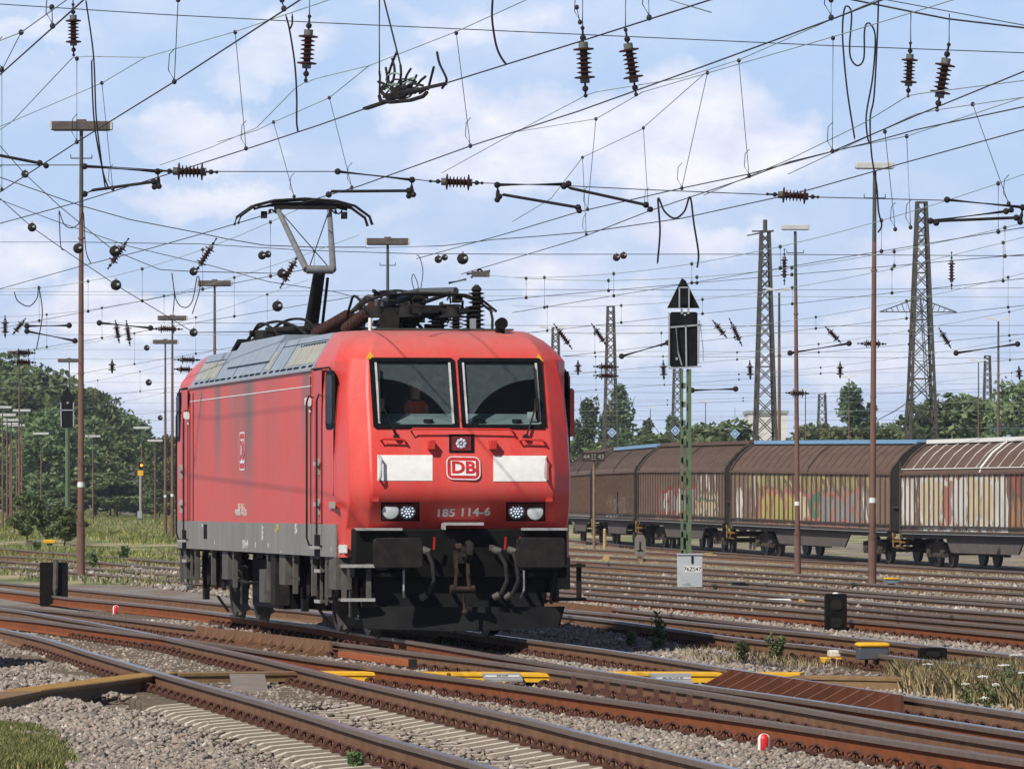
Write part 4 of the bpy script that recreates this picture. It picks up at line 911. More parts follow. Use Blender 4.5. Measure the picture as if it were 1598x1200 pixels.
for (pts, r) in (([(-.5, 4.0, DZ + .38), (-.5, 4.9, DZ + .50), (-.5, 5.8, DZ + .42), (-.55, 6.8, DZ + .25)], .022), ([(-.2, 3.8, DZ + .45), (-.3, 5.0, DZ + .56), (-.4, 6.3, DZ + .42), (-.5, 7.6, DZ + .2)], .02), ([(.1, 3.9, DZ + .45), (-.1, 5.2, DZ + .58), (-.2, 6.4, DZ + .5), (-.3, 7.6, DZ + .2)], .02), ([(-.7, 3.4, DZ + .22), (-.75, 4.4, DZ + .48), (-.7, 5.2, DZ + .38), (-.65, 5.9, DZ + .2)], .018), ([(.62, 3.0, DZ + .44), (.74, 2.95, DZ + .32), (.77, 2.9, DZ + .16), (.75, 2.8, DZ)], .018), ([(-.8, 14.9, DZ + .14), (-.7, 14.2, DZ + .34), (-.6, 13.0, DZ + .40), (-.5, 11.8, DZ + .30), (-.5, 10.6, DZ + .15)], .02), ([(-.6, 14.6, DZ + .2), (-.4, 13.6, DZ + .42), (-.3, 12.2, DZ + .40), (-.3, 11.0, DZ + .2)], .02), ([(-.9, 13.9, DZ + .1), (-.85, 13.0, DZ + .36), (-.8, 12.0, DZ + .28), (-.75, 11.4, DZ + .1)], .018)):
    MB().tube(spline(pts, .1), r, 6).build('roof_cable', M_DARK if r < .021 else M_GREYUNDER, loco)
rng_ = random.Random(5)
b = MB(); b.box((-.1, 3.9, DZ + .30), (.9, .7, .09)); b.build('main_switch', M_DARK, loco, bevel=.01)
for k in range(60):
    x, y, z = rng_.uniform(-.6, .62), rng_.uniform(3.1, 6.4), DZ + rng_.uniform(.10, .46); t = rng_.random()
    b = MB()
    if t < .4: b.tube([(x, y, z), (x + rng_.uniform(-.2, .2), y + .2, z + rng_.uniform(-.06, .1)), (x + rng_.uniform(-.25, .25), y + .4, z - rng_.uniform(0, .2))], rng_.uniform(.010, .02), 5); b.build('roof_pipe', M_DARK, loco)
    elif t < .7: b.bar((x, y, z), (x + rng_.uniform(-.25, .25), y + rng_.uniform(-.3, .3), z + rng_.uniform(-.1, .08)), rng_.uniform(.02, .045)); b.build('roof_linkage', M_DARK, loco)
    else: b.box((x, y, z), (rng_.uniform(.06, .16), .1, rng_.uniform(.05, .09))); b.build('roof_terminal', M_GREYUNDER if t > .9 else M_DARK, loco, bevel=.008)
b = MB(); b.cyl((-.68, 2.2, DZ + .10), (-.68, 2.0, DZ + .10), .09, .13, n=16); b.cyl((-.68, 2.55, DZ + .10), (-.68, 2.2, DZ + .10), .06); b.box((-.68, 2.4, DZ), (.1, .2, .1)); b.build('horn', M_DARK, loco)
b = MB(); b.cyl((.66, 1.75, DZ + .06), (.66, 1.55, DZ + .06), .06, .075, n=16); b.box((.66, 1.7, DZ - .03), (.1, .12, .1)); b.build('horn', M_BLACK, loco)
b = MB(); b.cyl((-.88, 2.25, DZ - .06), (-.88, 2.25, DZ + .14), .025); b.build('aerial', M_WHITE, loco); b = MB(); b.box((.42, 2.3, DZ + .06), (.06, .12, .16)); b.build('aerial', M_STEEL, loco)
# raised pantograph near the far end (survey points on the locomotive's centre plane)
knee = ax(499, 421); base = ax(484, 503); headL = ax(432, 324, -.40); headR = ax(514, 327, .40)
pR = folded_pan(base.y + .3, -1)
def rel(v): return Vector((v.x, v.y - pR.location.y, v.z))
b = MB(); b.cyl(rel(base) + Vector((0, 0, -.15)), rel(knee), .105, .085, n=12); b.build('lower_arm', M_DARK, pR)
b = MB(); b.cyl(rel(base) + Vector((.14, -.25, -.05)), rel(knee) + Vector((.12, .05, -.12)), .022); b.build('guide_rod', M_DARK, pR)
b = MB(); kl, kr = rel(knee) + Vector((-.19, 0, 0)), rel(knee) + Vector((.19, 0, 0))
b.cyl(kl, kr, .06, n=12)
for k, h in ((kl, rel(headL)), (kr, rel(headR))): b.cyl(k, h, .048, .035, n=10)
b.build('upper_arm', mat('grey_pantograph_tube', (.20, .20, .195), .5, .2, (.13, .13, .125), 6, .8), pR)
b = MB(); b.cyl(kl + Vector((.03, 0, 0)), rel(headR), .008, n=5); b.cyl(kr - Vector((.03, 0, 0)), rel(headL), .008, n=5); b.build('brace_wire', M_DARK, pR)
b = MB(); hc = (rel(headL) + rel(headR)) / 2
for dy in (-.22, .22):
    for sc_ in (0, 1):
        pts = [(-.97, -.24), (-.93, -.12), (-.72, .03), (-.45, .10), (0, .13), (.45, .10), (.72, .03), (.93, -.12), (.97, -.24)] if sc_ == 0 else [(-.68, .0), (-.45, .05), (0, .07), (.45, .05), (.68, .0)]
        b.tube([hc + Vector((x, dy + (0 if sc_ == 0 else .06), z)) for x, z in pts], .022, 6)
b.bar(hc + Vector((-.45, -.22, .0)), hc + Vector((.45, -.22, .0)), .05); b.build('collector_head', M_DARK, pR)
for s in (-1, 1):
    b = MB(); b.tube([hc + Vector((s * (.36 + .10 * k / 8) + .03 * math.cos(k), -.1, -.05 - .03 * math.sin(k * 1.3))) for k in range(14)], .012, 5); b.box(hc + Vector((s * .58, -.1, -.10)), (.08, .1, .10)); b.build('head_spring', M_DARK, pR)
for (x, y) in ((-.55, base.y), (.55, base.y), (-.55, base.y - 1.7), (.55, base.y - 1.7), (0, base.y - 1.7)): roof_insulator((x, y, DZ - .05), (x, y, DZ + .25), M_DARK, .05, .10, 6)
roof_insulator((-.6, base.y + .6, DZ + .18), (-.6, base.y + 2.2, DZ + .02), M_DARK, .07, .12, 10); roof_insulator((-.75, 12.4, DZ + .16), (-.75, 14.0, DZ + .08), M_PORC, .05, .10, 10)
MB().box((-.85, 15.0, DZ + .06), (.22, .9, .10), Matrix.Rotation(-.2, 3, 'X')).build('roof_cowl', M_BLACK, loco, bevel=.03)
for yy in (13.6, 11.9): MB().cyl((-.9, yy, DZ + .24), (.5, yy, DZ + .30), .05).build('roof_pipe', M_DARK, loco)
b = MB(); b.box((-.4, 12.6, DZ + .16), (1.0, .8, .14)); b.cyl((-.5, 12.6, DZ + .2), (-.5, 12.6, DZ + .36), .06); b.build('disconnect_switch', M_DARK, loco, bevel=.01)
# ---------------------------------------------------------------- lighting masts
M_TEAL = mat('dull_green_mast_top', (.055, .07, .065), .7, 0, (.09, .075, .06), 5, .8)
def light_mast(px, ytop, ybase, Y, lampw, style, label, mtl=None, group='yard lighting masts', tilt=0.0, base_px=None):
    top = at(px, ytop, Y); bx = at(base_px or px, ytop, Y).x; gz = ground_z(bx, Y); H = top.z - gz
    root = empty('lighting_mast', (bx, Y, gz), 0, label, 'lamp post', group); dx = top.x - bx
    b = MB(); r = .078 if Y < 350 else .058; b.cyl((0, 0, -.3), (dx * .12, 0, H * .12), r * 1.3, r * 1.25, n=12); b.cyl((dx * .12, 0, H * .12), (dx * .6, 0, H * .6), r, r * .8, n=12); b.cyl((dx * .6, 0, H * .6), (dx * .82, 0, H * .82), r * .8, r * .66, n=12); b.mat(1); b.cyl((dx * .82, 0, H * .82), (dx, 0, H - .1), r * .66, r * .55, n=12); b.mat(0); b.cyl((dx * .12, 0, H * .12 - .05), (dx * .12, 0, H * .12 + .04), r * 1.38, n=12)
    for k in (.3, .45, .75): b.cyl((dx * k, 0, H * k), (dx * k, 0, H * k + .05), r * 1.0, n=10)
    b.build('mast_tube', [mtl or M_BROWNMAST, M_TEAL], root)
    if Y < 350: MB().cyl((dx * .2, 0, H * .20), (dx * .2, 0, H * .20 + .12), r * 1.04, n=12).build('white_band', M_WHITE, root)
    if Y < 230:
        b = MB(); b.bar((dx - .25, 0, H - .75), (dx + .25, 0, H - .75), .025)
        for s in (-1, 1): b.bar((dx + s * .25, 0, H - .75), (dx + s * .25, 0, H - .66), .02)
        b.build('rung', M_DARK, root)
    if style == 'box':
        b = MB(); b.rbox((dx, 0, H + .02), (lampw, .32, .21), .05, axis=1); b.box((dx, 0, H + .14), (lampw * .16, .25, .06)); lp = b.build('luminaire', M_LAMPB, root, bevel=.02)
        for s in (-1, 1): MB().rbox((dx + s * (lampw / 2 - .02), 0, H + .02), (.05, .33, .19), .02, axis=1).build('end_cap', M_LAMPG, lp)
        MB().rbox((dx, -.0, H - .085), (lampw * .9, .26, .03), .01, axis=1).build('diffuser', M_LAMPB, lp)
    elif style == 'pale':
        b = MB(); b.rbox((dx, 0, H + .02), (lampw, .30, .15), .03, axis=1); lp = b.build('luminaire', M_LAMPG, root, bevel=.015)
        MB().rbox((dx, 0, H - .055), (lampw * .92, .25, .02), .008, axis=1).build('diffuser', M_STEEL, lp)
    else:
        for s in (-1, 1):
            b = MB(); b.box((dx + s * lampw * .28, 0, H + .03), (lampw * .46, .22, .10), Matrix.Rotation(s * -.18, 3, 'Y'), .7); b.build('luminaire', M_LAMPG, root)
    return root
light_mast(127, 198, 905, 150, 1.47, 'box', 'tallest lighting mast, with dark box luminaire, left of the red locomotive', base_px=126)
light_mast(605, 378, 0, 204, 1.42, 'box', 'lighting mast with brown box luminaire rising behind the locomotive roof')
light_mast(335, 443, 0, 243, 1.35, 'box', 'lighting mast right of the pantograph cables at the rear of the locomotive')
light_mast(269, 497, 0, 289, 1.38, 'box', 'lighting mast standing tight behind the rear end of the locomotive')
light_mast(258, 534, 0, 332, 1.35, 'box', 'shorter looking lighting mast touching the rear mast of the locomotive end')
light_mast(108, 563, 0, 375, 1.4, 'box', 'lighting mast with box luminaire half hidden by the big left mast')
light_mast(30, 551, 0, 360, 1.4, 'box', 'lighting mast with box luminaire standing out over the left wood edge')
light_mast(1365, 260, 905, 150, .92, 'pale', 'tall brown lighting mast with pale box luminaire in front of the wagons, near the right', base_px=1361)
light_mast(1241, 356, 878, 190, .84, 'pale', 'brown lighting mast with pale box luminaire standing before the widest brown wagon', base_px=1245)
light_mast(1216, 453, 0, 250, 1.05, 'arms', 'lighting mast with two lamp arms beside the middle lattice mast')
light_mast(1558, 498, 0, 289, 1.15, 'arms', 'two armed lighting mast near the right edge behind the wagons')
light_mast(1527, 563, 0, 375, 1.0, 'arms', 'smaller two armed lighting mast left of the pale blue building')
light_mast(1325, 588, 0, 423, 1.1, 'arms', 'two armed lighting mast in front of the dense round poplar')
light_mast(1257, 608, 0, 466, 1.1, 'arms', 'distant two armed lighting mast right of the white building')
light_mast(862, 512, 0, 305, 1.3, 'arms', 'two armed lighting mast just right of the locomotive cab roof')
light_mast(1101, 627, 0, 540, 1.1, 'arms', 'slender distant lighting mast between the second and third blue diamond signs')
light_mast(1015, 636, 0, 560, 1.1, 'arms', 'slender distant lighting mast between the first and second blue diamond signs')
for i, (px, yt, Y) in enumerate([(4, 636, 380), (11, 648, 395), (18, 656, 410), (26, 664, 425), (64, 677, 440), (145, 681, 450), (242, 688, 460), (34, 641, 390), (221, 668, 430), (16, 662, 420)]):
    light_mast(px, yt, 0, Y, 1.1, 'pale', 'slim distant lighting mast before the wood on the left', group='distant masts before the left wood')
# ---------------------------------------------------------------- lattice masts
def lattice(px, ytop, Y, wtop, wbot, label, base_z=None, arms=(), head=False, name='lattice_mast'):
    t = at(px, ytop, Y); gz = base_z if base_z is not None else ground_z(t.x, Y); H = t.z - gz
    root = empty(name, (t.x, Y, gz), .17, label, 'lattice mast', None)
    b = MB(); cs = ((-1, -1), (1, -1), (1, 1), (-1, 1)); d2 = .75
    def pt(c, h):
        w = wbot + (wtop - wbot) * h / H; return Vector((c[0] * w / 2, c[1] * w / 2 * d2, h))
    for c in cs: b.bar(pt(c, -.3), pt(c, H), .10)
    b.build('corner_leg', M_LATT, root, smooth=False)
    b = MB(); h = .2; i = 0
    while h < H - .3:
        w = wbot + (wtop - wbot) * h / H; h2 = min(H - .05, h + w * .95)
        for k in range(4):
            c, e = cs[k], cs[(k + 1) % 4]
            b.bar(pt(c, h), pt(e, h2), .035); b.bar(pt(e, h), pt(c, h2), .035)
            if i % 3 == 0: b.bar(pt(c, h), pt(e, h), .05)
        h = h2; i += 1
    b.build('lattice_bracing', M_LATT, root, smooth=False)
    b = MB(); b.box((0, 0, H + .02), (wtop + .1, wtop * .8 + .1, .08))
    if head: b.cyl((0, 0, H), (0, 0, H + .5), .09); b.bar((-.55, 0, H + .02), (.35, 0, H + .02), .06); b.bar((-.7, .3, H - .15), (.3, -.3, H + .05), .05)
    b.build('mast_head', M_LATT, root)
    for (h, l) in arms:
        MB().bar((-l / 2, 0, h), (l / 2, 0, h), .08).build('cross_arm', M_LATT, root)
    return root
lattice(1438, 317, 250, .34, 1.42, 'massive tapered lattice mast rising behind the right hand wagons')
lattice(1194, 362, 262, .32, 1.08, 'tapered lattice mast with a pointed head beside the white building', head=True)
lattice(953, 479, 380, .36, 1.05, 'lattice mast in front of the tall poplars left of the signal')
lattice(867, 512, 430, .40, .9, 'thin lattice mast peeping out beside the locomotive cab')
lattice(1057, 575, 430, .45, 1.0, 'lattice mast half hidden by the black signal head')
lattice(1283, 616, 560, .55, 1.3, 'small distant lattice mast left of the round poplar')
lattice(1541, 556, 509, .40, 1.1, 'thin distant lattice mast over the trees at the right')
lattice(876, 580, 640, .5, 1.0, 'tiny far lattice mast touching the right side of the locomotive')
tw = at(1433, 487, 900); root = lattice(1433, 462, 900, .6, 5.5, 'far transmission tower with one wide crossarm behind the massive lattice mast', base_z=0, name='transmission_tower')
b = MB(); zz = tw.z
for s in (-1, 1):
    b.bar((0, 0, zz + 2.0), (s * 5.6, 0, zz), .16); b.bar((0, 0, zz), (s * 5.6, 0, zz), .16)
    for k in range(1, 7): b.bar((s * k * .8, 0, zz + 2.0 * (1 - k / 7)), (s * (k - .5) * .8, 0, zz), .1)
b.build('crossarm', M_LATT, root)
# ---------------------------------------------------------------- overhead wires
def wire_obj(name, polys, r, m, parent=None, n=5):
    b = MB()
    for p in polys: b.tube(p, r, n)
    return b.build(name, m, parent)
class Plane:
    def __init__(s, a, c, z=6.0):
        s.p = onz(*a, z) if a[1] < HY else None; q = onz(*c, z); d = q - s.p; d.z = 0; d.normalize(); s.n = Vector((d.y, -d.x, 0))
    def __call__(s, px, py):
        r = Vector(((px - CX) / F, 1, (HY - py) / F)); Y = s.n.dot(s.p) / s.n.dot(Vector((r.x, r.y, 0))); return Vector((r.x * Y, Y, CH + r.z * Y))
def sag(p, q, k, n=8):
    return [p.lerp(q, i / n) - Vector((0, 0, k * 4 * (i / n) * (1 - i / n))) for i in range(n + 1)]
def overhead(label, pl, contact, mess, drops, rc=.008, rm=.0062, mm=None, group='overhead lines'):
    root = empty('overhead_line', (0, 0, 0), 0, label, 'overhead line', group)
    wire_obj('contact_wire', [[pl(*c) for c in contact]], rc, M_WIRE, root)
    for m in mess: wire_obj('messenger_wire', [[pl(*c) for c in m]], rm, mm or M_WIREG, root)
    for (a, c) in drops:
        A, B_ = pl(*a), pl(*c); b = MB(); b.tube([A, B_], .0045, 4); b.sphere(A, .030, 6, 4); b.sphere(B_, .030, 6, 4)
        b.tube([B_ + Vector((.0, 0, .02)), B_ + Vector((-.06, 0, .12)), B_ + Vector((-.05, 0, .28)), B_ + Vector((.005, 0, .34))], .0045, 4); b.build('dropper', M_WIRE, root)
    return root
pl0 = Plane((0, 117), (131, 0)); overhead('overhead line crossing only the top left corner of the sky', pl0, [(-60, 170), (0, 117), (131, 0), (160, -26)], [[(-60, 98), (0, 64), (33, 51), (103, 1), (140, -26)]], [((33, 51), (3, 110)), ((81, 12), (82, 41))])
pl1 = Plane((0, 300), (469, 0)); overhead('overhead line running from the left edge over the big left mast to the top', pl1, [(-90, 355), (0, 300), (125, 219), (272, 128), (469, 0), (520, -35)], [[(-60, 236), (0, 203), (19, 190), (106, 98), (114, 90)]], [((3, 107), (3, 296)), ((278, 0), (272, 128)), ((120, 92), (120, 222)), ((440, 0), (443, 14))])
pl1b = Plane((0, 349), (1110, 0)); overhead('overhead line carrying the tangled section insulator', pl1b, [(-90, 375), (0, 349), (125, 315), (269, 270), (400, 228), (500, 195), (570, 170), (694, 131), (900, 67), (1110, 0), (1200, -28)],
    [[(-60, 222), (19, 190), (159, 130), (227, 90), (367, 50), (500, 5), (520, -2)], [(115, 90), (137, 88.5), (227, 90)], [(1110, 20), (1010, -10)]], [((159, 130), (176, 295)), ((367, 51), (384, 232)), ((1012, -8), (1013, 28))])
pl2 = Plane((340, 358), (1300, 30)); overhead('overhead line touching the raised pantograph of the red locomotive', pl2, [(-90, 470), (0, 451), (125, 416), (220, 392), (312, 366), (400, 340), (475, 316), (560, 291), (735, 228), (900, 175), (1098, 104), (1300, 30), (1420, -16)],
    [[(250, 258), (330, 230), (400, 200), (461, 138), (477, 128)], [(340, 222), (400, 204), (427, 191), (514, 153), (576, 103), (712, 50), (822, 0), (850, -12)], [(477, 130), (490, 124), (576, 103)]], [((427, 191), (459, 307)), ((514, 153), (549, 293)), ((712, 52), (734, 228)), ((900, 12), (905, 35)), ((1297, 0), (1297, 28))])
pl3 = Plane((800, 362), (1598, 112)); overhead('overhead line sinking from the upper right edge toward the locomotive roof', pl3, [(650, 404), (800, 362), (903, 331), (1064, 294), (1169, 272), (1298, 237), (1429, 181), (1598, 112), (1680, 78)],
    [[(690, 270), (806, 206), (900, 157), (912, 150)], [(912, 150), (930, 144), (1065, 122), (1153, 94), (1300, 30), (1370, 0)], [(806, 206), (930, 186), (1003, 144), (1106, 114), (1300, 58), (1489, 0), (1530, -12)]], [((930, 186), (917, 327)), ((1104, 114), (1064, 294)), ((1153, 95), (1169, 275)), ((1300, 60), (1299, 236))])
pl3b = Plane((897, 375), (1598, 167)); overhead('overhead line just below the one ending over the upper right edge', pl3b, [(720, 428), (897, 375), (1012, 330), (1169, 277), (1232, 253), (1357, 223), (1429, 203), (1598, 167), (1680, 150)],
    [[(800, 346), (860, 310), (909, 246), (1000, 203), (1100, 115)], [(1098, 305), (1230, 250), (1349, 192), (1417, 150)], [(1417, 150), (1439, 146), (1598, 126)]], [((1004, 200), (1012, 328)), ((909, 246), (915, 366))])
pl4 = Plane((919, 362), (1598, 203)); overhead('pale green overhead line crossing right of the pointed lattice mast', pl4, [(571, 387), (690, 384), (771, 374), (840, 369), (919, 362), (1064, 341), (1210, 309), (1261, 297), (1420, 252), (1598, 203), (1680, 178)],
    [[(1230, 272), (1330, 225), (1430, 178), (1462, 172)], [(1462, 172), (1482, 169), (1598, 152)], [(1330, 230), (1415, 213), (1598, 152)]], [((1381, 206), (1397, 358)), ((1415, 213), (1421, 355)), ((1518, 163), (1574, 318))])
def generic(label, a, c, mess_dy0, mess_dy1, nd=5, group='farther overhead lines over the yard', extra=None, z=6.0, sagk=.5):
    pl = Plane(a, c, z); x0, x1 = a[0], c[0]; root = empty('overhead_line', (0, 0, 0), 0, label, 'overhead line', group)
    A, B_ = pl(*a), pl(*c); wire_obj('contact_wire', [[A, B_]], .008, M_WIRE, root)
    MA, MBB = pl(a[0], a[1] - mess_dy0), pl(c[0], c[1] - mess_dy1); mid = sag(MA, MBB, sagk, 12); wire_obj('messenger_wire', [mid], .0065, M_WIREG, root)
    for k in range(nd):
        t = (k + .5) / nd; top = mid[round(t * 12)]; tt = round(t * 12) / 12; lo = A.lerp(B_, tt); b = MB(); b.tube([top, lo], .005, 4); b.sphere(top, .04, 6, 4); b.sphere(lo, .04, 6, 4); b.build('dropper', M_WIRE, root)
    return root
for k, (a, c, d0, d1) in enumerate([((800, 488), (1660, 345), 55, 95), ((760, 470), (1660, 392), 40, 60), ((800, 522), (1660, 428), 45, 75), ((880, 556), (1660, 470), 36, 60), ((880, 585), (1660, 516), 30, 48), ((880, 612), (1660, 556), 24, 40), ((880, 640), (1660, 600), 18, 30), ((900, 660), (1660, 632), 14, 22),
                                    ((-40, 611), (480, 522), 60, 85), ((-40, 560), (560, 462), 66, 95), ((-40, 520), (480, 420), 70, 100), ((-40, 640), (330, 598), 36, 50), ((-40, 668), (290, 640), 26, 36), ((-40, 690), (290, 672), 18, 24)]):
    side = 'right' if a[0] > 500 else 'left'
    generic('thin farther overhead line over the yard with drooping messenger wire, %s of the locomotive' % side, a, c, d0, d1, 6, 'farther overhead lines %s of the locomotive' % side)
# cross-span wires at the near gantry (about 88 m away) and farther ones
YS = 88.0
def cs(px, py, Y=YS): return at(px, py, Y)
def span_wire(label, pts, Y=YS, r=.007, m=None, group='cross-span wires'):
    o = wire_obj('cross_span_wire', [[cs(x, y, Y) for x, y in pts]], r, m or M_WIRE); tag(o, label, 'cable', group); return o
span_wire('upper cross-span wire sloping across the whole top of the sky', [(-60, 3), (0, 7), (250, 23), (500, 36), (900, 54), (1300, 72), (1598, 83), (1680, 86)])
span_wire('lower cross-span wire in pieces between the three nearest horizontal insulators', [(-60, 258), (0, 258), (131, 258), (252, 266), (337, 268), (525, 268), (645, 280), (671, 283), (754, 286), (880, 290), (1000, 296), (1196, 304), (1278, 308), (1475, 313), (1598, 322), (1680, 327)])
span_wire('double carrying cable at the top right corner', [(1300, -8), (1329, 0), (1423, 19), (1479, 30), (1598, 44), (1680, 54)], YS, .013); span_wire('thin upper strand at the top right corner above the carrying cable', [(1310, -12), (1360, -4), (1598, 40), (1680, 52)], YS + .3)
span_wire('sagging span wire running from the left edge behind the pantograph', [(-60, 258), (0, 277), (122, 320), (203, 343), (312, 364), (353, 373), (413, 383), (490, 386), (571, 386)], 140, .011)
span_wire('taut wire from the left edge through two round balls past the big mast', [(-40, 200), (0, 228), (39, 272), (94, 323), (156, 374), (179, 392), (250, 421), (302, 424), (440, 427)], 140, .0095)
span_wire('steep span wire through three round balls over the left half', [(-40, 285), (0, 310), (50, 355), (100, 390), (181, 445), (250, 487), (302, 519), (380, 518), (420, 519)], 140, .0095)
span_wire('horizontal wire passing behind the locomotive pantograph', [(-40, 378), (120, 378), (312, 381), (480, 391), (640, 396), (800, 397), (1185, 397), (1660, 400)], 150, .009)
span_wire('gently sagging wire left of the lower pantograph arm', [(-40, 303), (0, 312), (83, 344), (203, 385), (330, 415), (420, 440), (520, 455), (660, 490), (780, 520)], 150, .009)
for k, (y0, y1, y2, Y) in enumerate([(503, 508, 508, 200), (522, 519, 522, 215), (545, 548, 550, 230), (560, 556, 560, 240), (582, 580, 582, 270), (596, 600, 598, 270), (612, 612, 612, 300), (628, 627, 628, 330), (640, 641, 641, 350), (655, 655, 654, 400), (668, 668, 668, 430), (460, 462, 464, 190), (455, 452, 449, 200)]):
    span_wire('thin horizontal span wire far behind the locomotive', [(-40, y0), (300, y0 + 1), (800, y1), (1200, y1 + 1), (1660, y2)], Y, .0075, M_WIREG if k % 3 else M_WIRE, 'far cross-span wires')
M_CAP = mat('grey_insulator_cap', (.14, .14, .135), .6, 0, (.09, .088, .08), 8)
# insulators hanging in the near gantry
def hang_ins(p, q, label, horizontal=False, r1=None, Y=None, group='hanging rod insulators', nsh=7):
    L = (q - p).length; r1 = r1 or L * .11; root = empty('insulator', p, 0, label, 'insulator', group); d = q - p
    b = MB(); insulator(b, d * .28, d * .74, r1 * .48, r1, nsh, 12); b.lathe(d * .30, d, [(0, r1 * .6), (.012, r1 * 1.35), (.03, r1 * 1.35), (.04, r1 * .6)], 12); b.lathe(d * .70, d, [(0, r1 * .6), (.012, r1 * 1.35), (.03, r1 * 1.35), (.04, r1 * .6)], 12); b.build('porcelain_body', M_PORC, root)
    for t0, t1 in ((.22, .30), (.72, .80)): MB().cyl(d * t0, d * t1, r1 * .62, n=12).build('end_cap', M_CAP, root)
    for t0, t1 in ((.0, .22), (.80, 1.0)):
        b = MB(); m_ = (t0 + t1) / 2; b.cyl(d * t0, d * t1, r1 * .16, n=6); b.sphere(d * (m_ + (.05 if t0 == 0 else -.02)), r1 * .42, 8, 5); b.sphere(d * (t0 + .02 if t0 == 0 else t1 - .02), r1 * .28, 8, 5); b.build('clevis', M_DARK, root)
    return root
for (a, c, lab) in [((114, 6), (115, 88), 'rod insulator hanging above the big left lighting mast'), ((483, 24), (477, 128), 'rod insulator hanging between the left cable loop and the section insulator'), ((909, 42), (914, 152), 'left one of the two rod insulators hanging at the top centre'), ((976, 45), (993, 150), 'right, slightly tilted one of the two rod insulators at the top centre'), ((1421, 66), (1417, 152), 'upright rod insulator hanging from the cable at the top right'), ((1481, 68), (1462, 174), 'tilted rod insulator hanging from the cable at the top right')]:
    hang_ins(cs(*a), cs(*c), lab)
    w = wire_obj('hanger_wire', [[cs(a[0] + .5, a[1] - 60 if a[0] < 1300 else a[1] - 46), cs(*a)]], .009, M_WIRE); tag(w, 'steel hanger wire above the ' + {114: 'insulator over the big left mast', 483: 'insulator by the forked jumper cable', 909: 'left of two insulators at the top centre', 976: 'right of two insulators at the top centre', 1421: 'upright insulator at the top right', 1481: 'tilted insulator at the top right'}[a[0]], 'hanger wire', 'insulator hangers')
for (a, c, lab) in [((250, 267), (340, 269), 'horizontal insulator in the cross-span above the rear of the locomotive'), ((670, 283), (754, 286), 'horizontal insulator in the cross-span right of the pantograph'), ((1196, 303), (1278, 308), 'horizontal insulator in the cross-span near the pointed lattice mast')]:
    hang_ins(cs(*a), cs(*c), lab, True, group='horizontal insulators')
# registration arms
def arm(name, pts, r, label, Y=YS, hook=None, group='registration arms'):
    root = empty('registration_arm', cs(*pts[0], Y), 0, label, 'wire arm', group); o = cs(*pts[0], Y)
    P_ = [cs(x, y, Y) - o for x, y in pts]; MB().tube(P_, r, 8).build('arm_tube', M_DARK, root)
    MB().sphere(P_[0], r * 2.2, 8, 5).build('clamp', M_DARK, root); b = MB(); b.sphere(P_[-1], r * 2.2, 8, 5)
    if hook: b.tube([P_[-1]] + [cs(x, y, Y) - o for x, y in hook], r * 1.3, 7); b.sphere(cs(*hook[-1], Y) - o, r * 2, 8, 5)
    b.build('end_clamp', M_DARK, root); return root
for a_ in [([(132, 260), (246, 268)], [(247, 280), (248, 291)], 'upper arm crossing the big left mast'), ([(132, 303), (145, 297), (240, 284)], [(246, 285), (241, 292)], 'lower arm crossing the big left mast'), ([(527, 268), (643, 281)], [(642, 293), (645, 304)], 'upper arm over the raised pantograph head'), ([(513, 304), (517, 299), (638, 298)], [(641, 302), (638, 306)], 'lower arm over the raised pantograph head'),
           ([(887, 287), (776, 289)], [(777, 299), (776, 312)], 'horizontal arm right of the pantograph insulator'), ([(779, 307), (785, 304), (902, 324)], [(904, 329)], 'sloping arm under the arm right of the pantograph'), ([(880, 291), (890, 294), (1008, 320)], [(1015, 327)], 'long sloping arm over the signal head'), ([(-20, 240), (0, 243), (62, 255)], [(72, 259)], 'arm ending left at the photo edge'), ([(1478, 312), (1596, 324)], [(1594, 336), (1592, 347)], 'upper arm at the right edge beside the massive lattice mast'),
           ([(1452, 345), (1570, 330)], [(1578, 328)], 'middle arm at the right edge beside the massive lattice mast'), ([(1461, 348), (1465, 345), (1586, 340)], [(1592, 346)], 'lowest arm at the right edge beside the massive lattice mast')]:
    arm('arm', a_[0], .021, a_[2] + ', dark tube', hook=a_[1])
for a_ in [([(42, 509), (108, 508)], 'far upper arm left of the big mast'), ([(42, 517), (117, 532)], 'far lower arm left of the big mast'), ([(155, 504), (235, 512)], 'far arm right of the big mast'), ([(1233, 551), (1325, 536)], 'far sloping arm before the slim right mast'), ([(1492, 551), (1588, 537)], 'far sloping arm right of the massive lattice mast'), ([(970, 556), (1042, 535)], 'far sloping arm left of the signal head'), ([(1080, 609), (1148, 607)], 'far thin arm right of the green signal mast')]:
    arm('arm', a_[0], .04, a_[1] + ', thin tube', 190, group='far registration arms')
